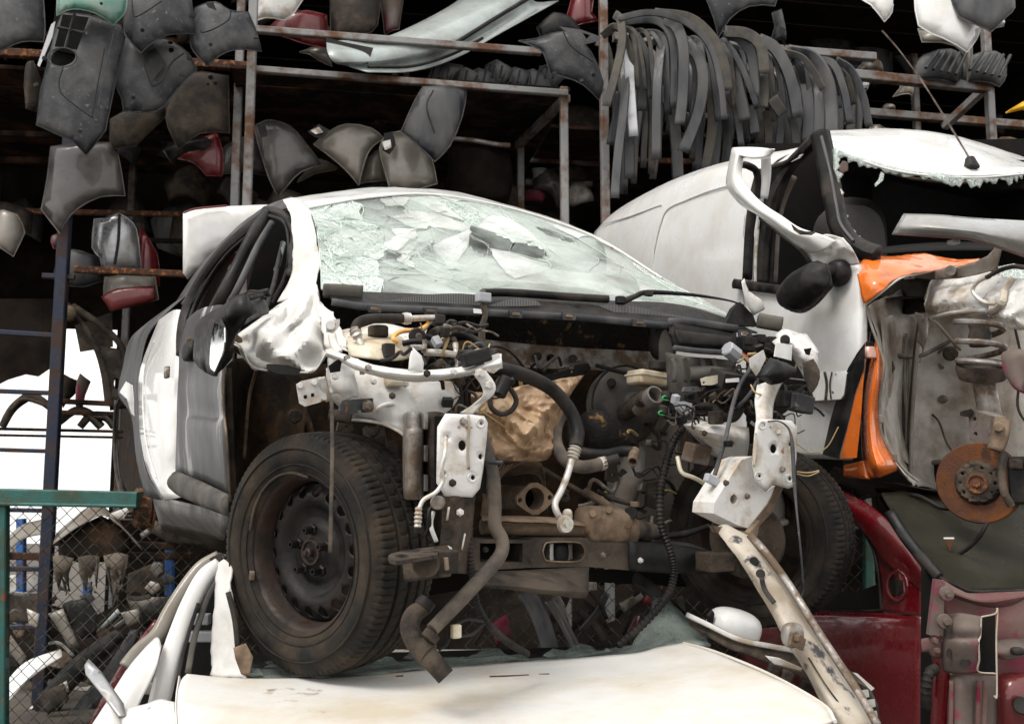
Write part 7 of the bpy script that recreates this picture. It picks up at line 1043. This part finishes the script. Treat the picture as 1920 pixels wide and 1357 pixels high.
ribbon('far_a_pillar', D, [(1150, 1062, 3.5), (1215, 1100, 3.35), (1280, 1160, 3.15), (1330, 1205, 3.0)], 18, 'black', low, 6, .03)
# its far fender, door mirror and lamp
sheet('far_fender', D, [[(1286, 1150, 2.95), (1330, 1168, 2.85), (1390, 1192, 2.75), (1450, 1208, 2.65), (1520, 1218, 2.55), (1600, 1260, 2.45), (1640, 1300, 2.4)], [(1296, 1176, 2.9), (1340, 1200, 2.8), (1400, 1226, 2.68), (1460, 1250, 2.58), (1530, 1290, 2.48), (1600, 1340, 2.4), (1640, 1400, 2.3)]], 'gunk', low, 6, .005, crump=.006); ribbon('fender_top_edge', D, [(1288, 1152, 2.9), (1330, 1172, 2.82), (1385, 1198, 2.72), (1450, 1212, 2.62), (1500, 1222, 2.55), (1580, 1250, 2.46)], 8, 'white_grime', low, 6, .006); plate('fender_tongue', lambda X_, Y_: D(X_, Y_, 2.5), [(1434, 1228), (1460, 1232), (1505, 1252), (1502, 1258), (1450, 1244)], 'white_grime', low, wave=.02); plate('fender_tip', lambda X_, Y_: D(X_, Y_, 2.6), [(1590, 1258), (1608, 1262), (1640, 1290), (1632, 1296), (1606, 1280)], 'white_dirty', low)
mr_ = blob('door_mirror', D(1376, 1174, 2.95), (.085, .07, .055), None, 'white', low, 2.5, (0, .25, .3)); plate('mirror_face', lambda X_, Y_: D(X_, Y_, 2.9), [(1324, 1152), (1334, 1142), (1340, 1150), (1336, 1172), (1326, 1166)], 'black', mr_, sm=1, bulge=.01)
plate('lamp_unit', lambda X_, Y_: D(X_, Y_, 2.35), [(1604, 1278), (1628, 1290), (1646, 1320), (1650, 1370), (1625, 1370), (1612, 1310)], 'black', low, bulge=.03, edge=.05, sm=1)
for x, y in ((1622, 1300), (1634, 1318), (1638, 1340)): plate('lamp_facet', lambda X_, Y_: D(X_, Y_, 2.31), [(x - 8, y - 6), (x + 6, y - 8), (x + 8, y + 6), (x - 4, y + 8)], 'alu', low)
for x, y in ((1450, 1256), (1475, 1268), (1512, 1288)): box('fender_clip', D(x, y, 2.42), (.03, .02, .03), None, 'gunk', low, .005, (0, .4, 0))
# near A pillar, door frame, folded panels
ribbon('grey_pillar_skin', D, [(412, 1046, 2.75), (378, 1066, 2.72), (346, 1106, 2.68), (318, 1150, 2.64), (296, 1190, 2.6), (262, 1220, 2.56), (236, 1252, 2.52)], 27, 'champ', low, 6, .01, .15); plate('pillar_cap', lambda X_, Y_: D(X_, Y_, 2.72), [(378, 1058), (396, 1044), (414, 1036), (416, 1062), (400, 1070), (384, 1078)], 'brown', low, sm=1, wave=.02)
ribbon('white_door_frame', D, [(412, 1060, 2.66), (384, 1082, 2.63), (358, 1130, 2.6), (338, 1180, 2.57), (318, 1240, 2.53), (298, 1320, 2.48), (290, 1370, 2.45)], 27, 'white', low, 6, .012, .2, wend=36); ribbon('window_channel', D, [(410, 1084, 2.6), (390, 1120, 2.58), (366, 1190, 2.55), (352, 1262, 2.5)], 8, 'strip_brown', low, 6, .01); ribbon('white_seal_line', D, [(372, 1130, 2.56), (350, 1200, 2.54), (332, 1280, 2.5)], 4, 'black', low, 6, .01)
sheet('near_a_pillar', D, [[(408, 1054, 2.62), (420, 1050, 2.6), (432, 1062, 2.58)], [(404, 1110, 2.58), (420, 1108, 2.55), (436, 1112, 2.52)], [(400, 1180, 2.56), (420, 1180, 2.52), (440, 1180, 2.49)], [(396, 1230, 2.54), (420, 1230, 2.5), (446, 1232, 2.46)], [(398, 1268, 2.5), (425, 1270, 2.46), (462, 1272, 2.42)]], 'white_dirty', low, 5, .006, crump=.008, cs=14); ribbon('pillar_rubber', D, [(428, 1110, 2.5), (440, 1160, 2.48), (446, 1215, 2.46)], 7, 'rubber', low, 5, .01)
plate('cowl_scrap', lambda X_, Y_: D(X_, Y_, 2.43), [(440, 1212), (462, 1204), (476, 1230), (470, 1264), (455, 1262), (444, 1232)], 'tan', low, wave=.02)
sheet('door_skin', D, [[(276, 1208, 2.54), (296, 1192, 2.52), (302, 1210, 2.5)], [(240, 1252, 2.48), (262, 1250, 2.44), (288, 1260, 2.44)], [(212, 1300, 2.4), (236, 1302, 2.36), (262, 1320, 2.36)], [(172, 1370, 2.3), (200, 1372, 2.26), (250, 1376, 2.28)]], 'white', low, 6, .006, crump=.006)
plate('folded_flange', lambda X_, Y_: D(X_, Y_, 2.3 + (1300 - Y_) * .0012), [(158, 1246), (166, 1234), (190, 1258), (232, 1318), (236, 1340), (222, 1344), (190, 1300), (160, 1262)], 'silver', low, th=.006, wave=.01); sheet('fender_shelf', D, [[(236, 1330, 2.3), (270, 1322, 2.28), (300, 1312, 2.26), (328, 1316, 2.2)], [(230, 1345, 2.26), (270, 1345, 2.22), (305, 1340, 2.18), (330, 1345, 2.12)], [(232, 1390, 2.2), (270, 1390, 2.16), (305, 1390, 2.12), (332, 1390, 2.06)]], 'white_dirty', low, 5, .005, crump=.006)
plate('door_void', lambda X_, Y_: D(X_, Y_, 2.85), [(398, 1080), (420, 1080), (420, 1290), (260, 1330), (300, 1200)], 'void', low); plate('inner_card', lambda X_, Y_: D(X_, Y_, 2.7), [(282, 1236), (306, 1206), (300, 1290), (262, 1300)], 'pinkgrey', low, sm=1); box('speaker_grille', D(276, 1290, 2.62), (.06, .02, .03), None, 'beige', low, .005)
for x in (368, 376): box('seat_rail', D(x, 1160 + (x - 368) * 4, 2.75), (.08, .03, .03), None, 'plug_grey', low, .004)
# unseen lower body that carries the stack
box('body_shell', Vector((.0, 3.2, .48)), (1.62, 1.6, .62), None, 'white_dirty', low, .08); 
# ================================================================ chain link gate
def fenceplane(x, y): return D(x, y, 5.3)
gate = thing('chain_link_gate', 'teal framed chain link gate at the left with scrap piled behind', 'gate', D(120, 1400, 5.3))
a, b = fenceplane(-40, 929), fenceplane(262, 936); bar('top_rail', a, b, .1, .085, 'teal', gate); a2, b2 = fenceplane(-40, 943), fenceplane(262, 948); bar('rail_lip', a2 - Vector((0, .03, 0)), b2 - Vector((0, .03, 0)), .05, .02, 'teal', gate)
a, b = fenceplane(6, 945), fenceplane(4, 1400); bar('gate_post', a, b, .055, .055, 'teal', gate); tube('gate_handle', fenceplane, [(-6, 1140), (8, 1138), (13, 1145), (13, 1200), (8, 1210), (-6, 1210)], 3.2, 'gunk', gate)
def links(x0, x1, y0, y1, step, name, par):
    A = fenceplane(x0, y0); B = fenceplane(x1, y1); W = B.x - A.x; H = A.z - B.z; s = px(step, 5.3); r = .0032; vs = []; fs = []
    nw = int(W / s) + 1; nh = int(H / (s * .5))
    for i in range(nw):
        for sgn in (1, -1):
            for j in range(nh):
                xx = A.x + i * s + sgn * (s * .25 if j % 2 else -s * .25) ; x2 = A.x + i * s + sgn * (-s * .25 if j % 2 else s * .25)
                xx += (s * .5 if sgn < 0 else 0); x2 += (s * .5 if sgn < 0 else 0)
                p = Vector((xx, 5.3 + sgn * .003 * (1 if j % 2 else -1), A.z - j * s * .5)); q = Vector((x2, 5.3 - sgn * .003 * (1 if j % 2 else -1), A.z - (j + 1) * s * .5)); b0 = len(vs)
                for c in (p, q): vs += [c + Vector((r, 0, 0)), c + Vector((0, -r, 0)), c + Vector((-r, 0, 0)), c + Vector((0, r, 0))]
                fs += [(b0 + k, b0 + (k + 1) % 4, b0 + 4 + (k + 1) % 4, b0 + 4 + k) for k in range(4)]
    o = mk(name, vs, fs, 'wire', par); o['kind'] = 'stuff'; return o
links(10, 470, 948, 1400, 27, 'wire_mesh', gate)
fen = thing('chain_link_fence', 'chain link fence with green post seen through the red car window', 'fence', D(1500, 1400, 5.3)); links(880, 1720, 985, 1320, 27, 'wire_mesh', fen)
for x in (1628,): bar('fence_post', fenceplane(x, 985), fenceplane(x, 1400), .05, .05, 'teal', fen)
bar('top_rail', fenceplane(870, 985), fenceplane(1730, 985), .04, .04, 'teal', fen)
# ================================================================ scrap pile behind the gate
GJ = 'scrap parts behind the gate'
def junk(name, label, cat, d, out, ma, sm=1, bulge=.04, **k): return tag(plate(name, lambda X_, Y_: D(X_, Y_, d), out, ma, None, (), .004, sm, bulge, .07, **k), label, cat, GJ)
o = sheet('fender', D, [[(-30, 1330, 5.6), (10, 1280, 5.6), (50, 1240, 5.6), (115, 1216, 5.6)], [(-30, 1370, 5.5), (20, 1310, 5.5), (60, 1268, 5.5), (116, 1230, 5.5)]], 'white', None, 6, .005); tag(o, 'white arched fender behind the gate at the lower left', 'fender', GJ)
o = sheet('loose_bonnet', D, [[(105, 1000, 6.2), (160, 955, 6.2), (190, 948, 6.2), (220, 975, 6.2), (262, 1020, 6.2)], [(100, 1020, 6.0), (150, 985, 6.0), (190, 965, 6.0), (225, 985, 6.0), (265, 1030, 6.0)]], 'beige', None, 5, .006, crump=.01); tag(o, 'beige bent bonnet draped over the low shelf behind the gate', 'bonnet', GJ)
junk('bonnet_liner', 'dark brown underside hanging below the beige bonnet', 'liner', 6.1, [(108, 1010), (150, 985), (190, 966), (222, 985), (250, 1020), (230, 1050), (150, 1055), (110, 1040)], 'wellbrown')
for i, (a, lab) in enumerate([([(98, 1042), (118, 1040), (140, 1046)], 'leftmost torn foam rag hanging behind the gate'), ([(146, 1044), (165, 1040), (186, 1042)], 'middle torn foam rag hanging behind the gate'), ([(190, 1042), (215, 1036), (240, 1040)], 'long torn foam rag nearest the brake drum behind the gate')]):
    o = tag(plate('torn_foam', lambda X_, Y_: D(X_, Y_, 6.0), ragged(a, 12, 25, (75, 85, 100)[i], 20 + i), 'foam', None, (), .01, 0, .02, .04, (0, 0), None, .06), lab, 'foam', GJ)
o = sheet('loose_bonnet', D, [[(6, 1015, 6.3), (40, 985, 6.3), (84, 972, 6.3)], [(8, 1040, 6.2), (44, 1010, 6.2), (86, 1000, 6.2)]], 'champ', None, 5, .005); tag(o, 'pale bent bonnet edge left of the navy post behind the gate', 'bonnet', GJ)
for x, y0, y1, d, lab in ((40, 972, 1170, 6.8, 'bright blue upright post behind the gate, left one'), (318, 1030, 1115, 6.8, 'bright blue upright post behind the gate near the tyre'), (164, 1090, 1130, 7.2, 'short bright blue upright between the hanging foam rags')):
    o = bar('upright_post', D(x, y0, d), D(x, y1, d), .055, .055, 'blue2', None); tag(o, lab, 'post', GJ)
for i, (a, b) in enumerate([((90, 1015), (330, 1024)), ((-20, 1041), (90, 1043)), ((230, 1042), (360, 1042))]):
    o = bar('shelf_rail', D(*a, 6.6), D(*b, 6.6), .05, .05, 'darkrust', None); tag(o, ['long dark shelf rail under the beige bonnet behind the gate', 'short dark shelf rail at the far left behind the gate', 'dark shelf rail just left of the big tyre'][i], 'rail', GJ)
for i, (l, ma, nm) in enumerate([([(120, 1130), (160, 1120), (182, 1150), (180, 1190), (150, 1200)], 'black', 'black curved flap leaning behind the gate'), ([(176, 1188), (220, 1140), (226, 1148), (192, 1180)], 'palegreen', 'thin pale pointed sliver leaning behind the gate'), ([(226, 1148), (260, 1140), (262, 1165), (240, 1175)], 'champ', 'small beige panel above the black door behind the gate'), ([(260, 1140), (330, 1110), (335, 1150), (270, 1175)], 'rubber', 'black dirty tyre side lying behind the gate'),
     ([(60, 1320), (110, 1260), (160, 1215), (215, 1180), (240, 1190), (200, 1230), (130, 1300), (90, 1380)], 'black', 'long black bumper lying in the scrap behind the gate'), ([(110, 1380), (150, 1310), (200, 1250), (245, 1180), (260, 1180), (230, 1260), (180, 1330), (150, 1390)], 'strip', 'second long dark bumper below the black one'), ([(150, 1390), (190, 1310), (230, 1240), (290, 1160), (300, 1165), (240, 1270), (190, 1370)], 'redfaint', 'dark red body panel beside the white pillar'),
     ([(50, 1140), (74, 1150), (70, 1178), (54, 1170)], 'alu', 'crumpled silver sheet behind the gate'), ([(90, 1150), (118, 1140), (135, 1180), (148, 1210), (130, 1215), (110, 1180)], 'champ', 'curved beige strip standing behind the gate'), ([(20, 1190), (50, 1230), (40, 1250), (12, 1215)], 'beige', 'small beige panel at the lower left behind the gate'), ([(0, 1080), (60, 1075), (100, 1090), (60, 1110), (0, 1112)], 'white_grime', 'white car edge far behind the gate'), ([(240, 1075), (300, 1050), (312, 1100), (280, 1118), (236, 1112)], 'gunk', 'mud brown engine block far behind the gate'),
     ([(236, 1120), (310, 1118), (312, 1140), (250, 1150)], 'steel', 'grey metal slab under the far engine block'), ([(0, 1112), (85, 1112), (85, 1170), (0, 1165)], 'brown', 'brown scrap heap panel behind the left blue post'), ([(70, 1300), (120, 1280), (130, 1310), (90, 1340)], 'brown', 'brown scrap plate low behind the gate'), ([(100, 1290), (125, 1275), (130, 1296), (112, 1305)], 'alu', 'small bright lamp reflector low behind the gate'), ([(262, 1000), (300, 975), (310, 985), (266, 1010)], 'champ', 'pale panel edge right behind the rear brake drum'), ([(198, 965), (240, 950), (262, 962), (250, 975), (214, 974)], 'white_grime', 'white crumpled sheet under the gate rail')]):
    junk('scrap_part', nm, 'scrap', 5.75 + .07 * (i % 6) + (.9 if i in (10, 11, 12, 13) else 0), l, ma, 1, .012)
for k in range(60):                                           # small odds and ends deep in the heap
    x = random.uniform(-10, 420); y = random.uniform(1060, 1360); s = random.uniform(6, 22)
    if x < 100 and y < 1110: continue
    a0 = random.random() * 6
    o = plate('scrap_bit', lambda X_, Y_: D(X_, Y_, 6.5 + .006 * (k % 20)), [(x + s * random.uniform(.5, 1.3) * math.cos(a0 + q * 1.25), y + s * random.uniform(.4, 1) * math.sin(a0 + q * 1.25)) for q in range(5)], random.choice(['gunk', 'steel', 'brown', 'black', 'strip', 'tan', 'beige', 'alu', 'black', 'black']), None, (), .004, 0, .01, .03)
    tag(o, 'small unsorted scrap bit in the heap behind the chain link gate', 'scrap', 'loose bits in the heap')
heap = sheet('scrap_and_shade_heap', D, [[(-60, 1180, 7.2), (60, 1150, 7.3), (200, 1150, 7.2), (330, 1110, 7.2), (480, 1100, 7.2)], [(-60, 1260, 7.0), (60, 1250, 7.0), (200, 1240, 6.9), (330, 1220, 6.9), (480, 1200, 6.9)], [(-60, 1420, 6.6), (60, 1420, 6.6), (200, 1420, 6.6), (330, 1420, 6.6), (480, 1420, 6.6)]], 'blackout', None, 8, 0, crump=.18, cs=2.5); heap['kind'] = 'stuff'; tag(heap, 'dark heap of scrap metal behind the gate', 'scrap heap')
for k in range(26):
    x = random.uniform(10, 400); y = random.uniform(1080, 1350); a0 = random.uniform(-1.2, .4); L_ = random.uniform(30, 80); b_ = random.uniform(-20, 20)
    o = ribbon('scrap_strip', D, [(x, y, 6.0 + k * .02), (x + L_ * .5 * math.cos(a0) - b_ * math.sin(a0), y + L_ * .5 * math.sin(a0) + b_ * math.cos(a0), 6.05 + k * .02), (x + L_ * math.cos(a0), y + L_ * math.sin(a0), 6.1 + k * .02)], random.uniform(3, 12), random.choice(['steel', 'strip', 'gunk', 'champ', 'black', 'beige', 'white_grime', 'taupe']), None, 5, .006, .1, twist=random.uniform(-.8, .8), lip=.4)
    tag(o, 'bent strip of metal or trim tangled in the heap behind the gate', 'scrap', 'bent strips in the heap')
shade_mound = sheet('scrap_and_shade_heap', D, [[(470, 1120, 7.4), (700, 1090, 7.2), (950, 1075, 7.0), (1200, 1080, 6.9), (1450, 1060, 6.9), (1560, 1080, 6.9)], [(470, 1190, 7.0), (700, 1180, 6.8), (950, 1170, 6.5), (1200, 1170, 6.3), (1450, 1160, 6.3), (1560, 1170, 6.3)], [(470, 1420, 6.2), (700, 1400, 6.0), (950, 1380, 5.8), (1200, 1380, 5.7), (1450, 1380, 5.7), (1560, 1380, 5.7)]], 'blackout', None, 8, 0, crump=.16, cs=2.5); shade_mound['kind'] = 'stuff'; tag(shade_mound, 'dark mound added as shade below the propped white car', 'scrap heap')  # mound added to darken the gap under the car
# things glimpsed under the car
for i, (l, ma, lab) in enumerate([([(985, 1110, 4.2), (1010, 1150, 4.1), (1035, 1225, 4.0)], 'strip', 'dark curved trim under the car, left of two'), ([(1030, 1125, 4.2), (1055, 1165, 4.1), (1085, 1225, 4.0)], 'taupe', 'grey curved trim under the car, right of two')]):
    o = ribbon('curved_trim', D, l, 30 if i == 0 else 16, ma, None, 6, .01); tag(o, lab, 'scrap', 'trims under the car')
for i, (l, ma, lab) in enumerate([([(1200, 1130), (1235, 1070), (1250, 1075), (1230, 1140)], 'redfaint', 'red panel edge glimpsed below the subframe'), ([(1160, 1210), (1190, 1150), (1200, 1155), (1180, 1210)], 'redfaint', 'red upright panel edge behind the right cable'), ([(920, 1170), (950, 1150), (960, 1190), (930, 1210)], 'pink', 'dull pink panel under the car behind the loom'), ([(1100, 1090), (1118, 1086), (1120, 1106), (1104, 1108)], 'alu', 'bright scrap seen under the tray edge'), ([(1160, 1130), (1200, 1110), (1210, 1120), (1170, 1150)], 'steel', 'grey strut seen below the subframe on the right')]):
    o = plate('scrap_part', lambda X_, Y_: D(X_, Y_, 4.3), l, ma, None, (), .01, 0, .01, .03); tag(o, lab, 'scrap', 'scrap under the car')

for k in range(16):
    x = random.uniform(900, 1280); y = random.uniform(1085, 1150); a0 = random.uniform(.6, 2.2); L_ = random.uniform(40, 90)
    o = ribbon('scrap_strip', D, [(x, y, 4.3 + k * .03), (x + L_ * .5 * math.cos(a0) + 6, y + L_ * .5 * math.sin(a0), 4.3 + k * .03), (x + L_ * math.cos(a0), y + L_ * math.sin(a0), 4.3 + k * .03)], random.uniform(5, 16), random.choice(['strip', 'gunk', 'black', 'brown', 'taupe', 'steel']), None, 5, .008, .1, twist=random.uniform(-.8, .8), lip=.3)
    tag(o, 'dim strip of trim standing under the car in front of the fence', 'scrap', 'dim strips under the car')

for l, r_ in (([(918, 1276, 2.49), (950, 1275, 2.5), (992, 1273, 2.52)], 1.2), ([(1010, 1272, 2.53), (1030, 1271, 2.53)], 1.0), ([(742, 1276, 2.43), (756, 1275, 2.43)], 1.6)): tube('scratch', lambda x, y, d: D(x, y, d) + Vector((0, 0, .012)), l, r_, 'disc', low, 4, 5)
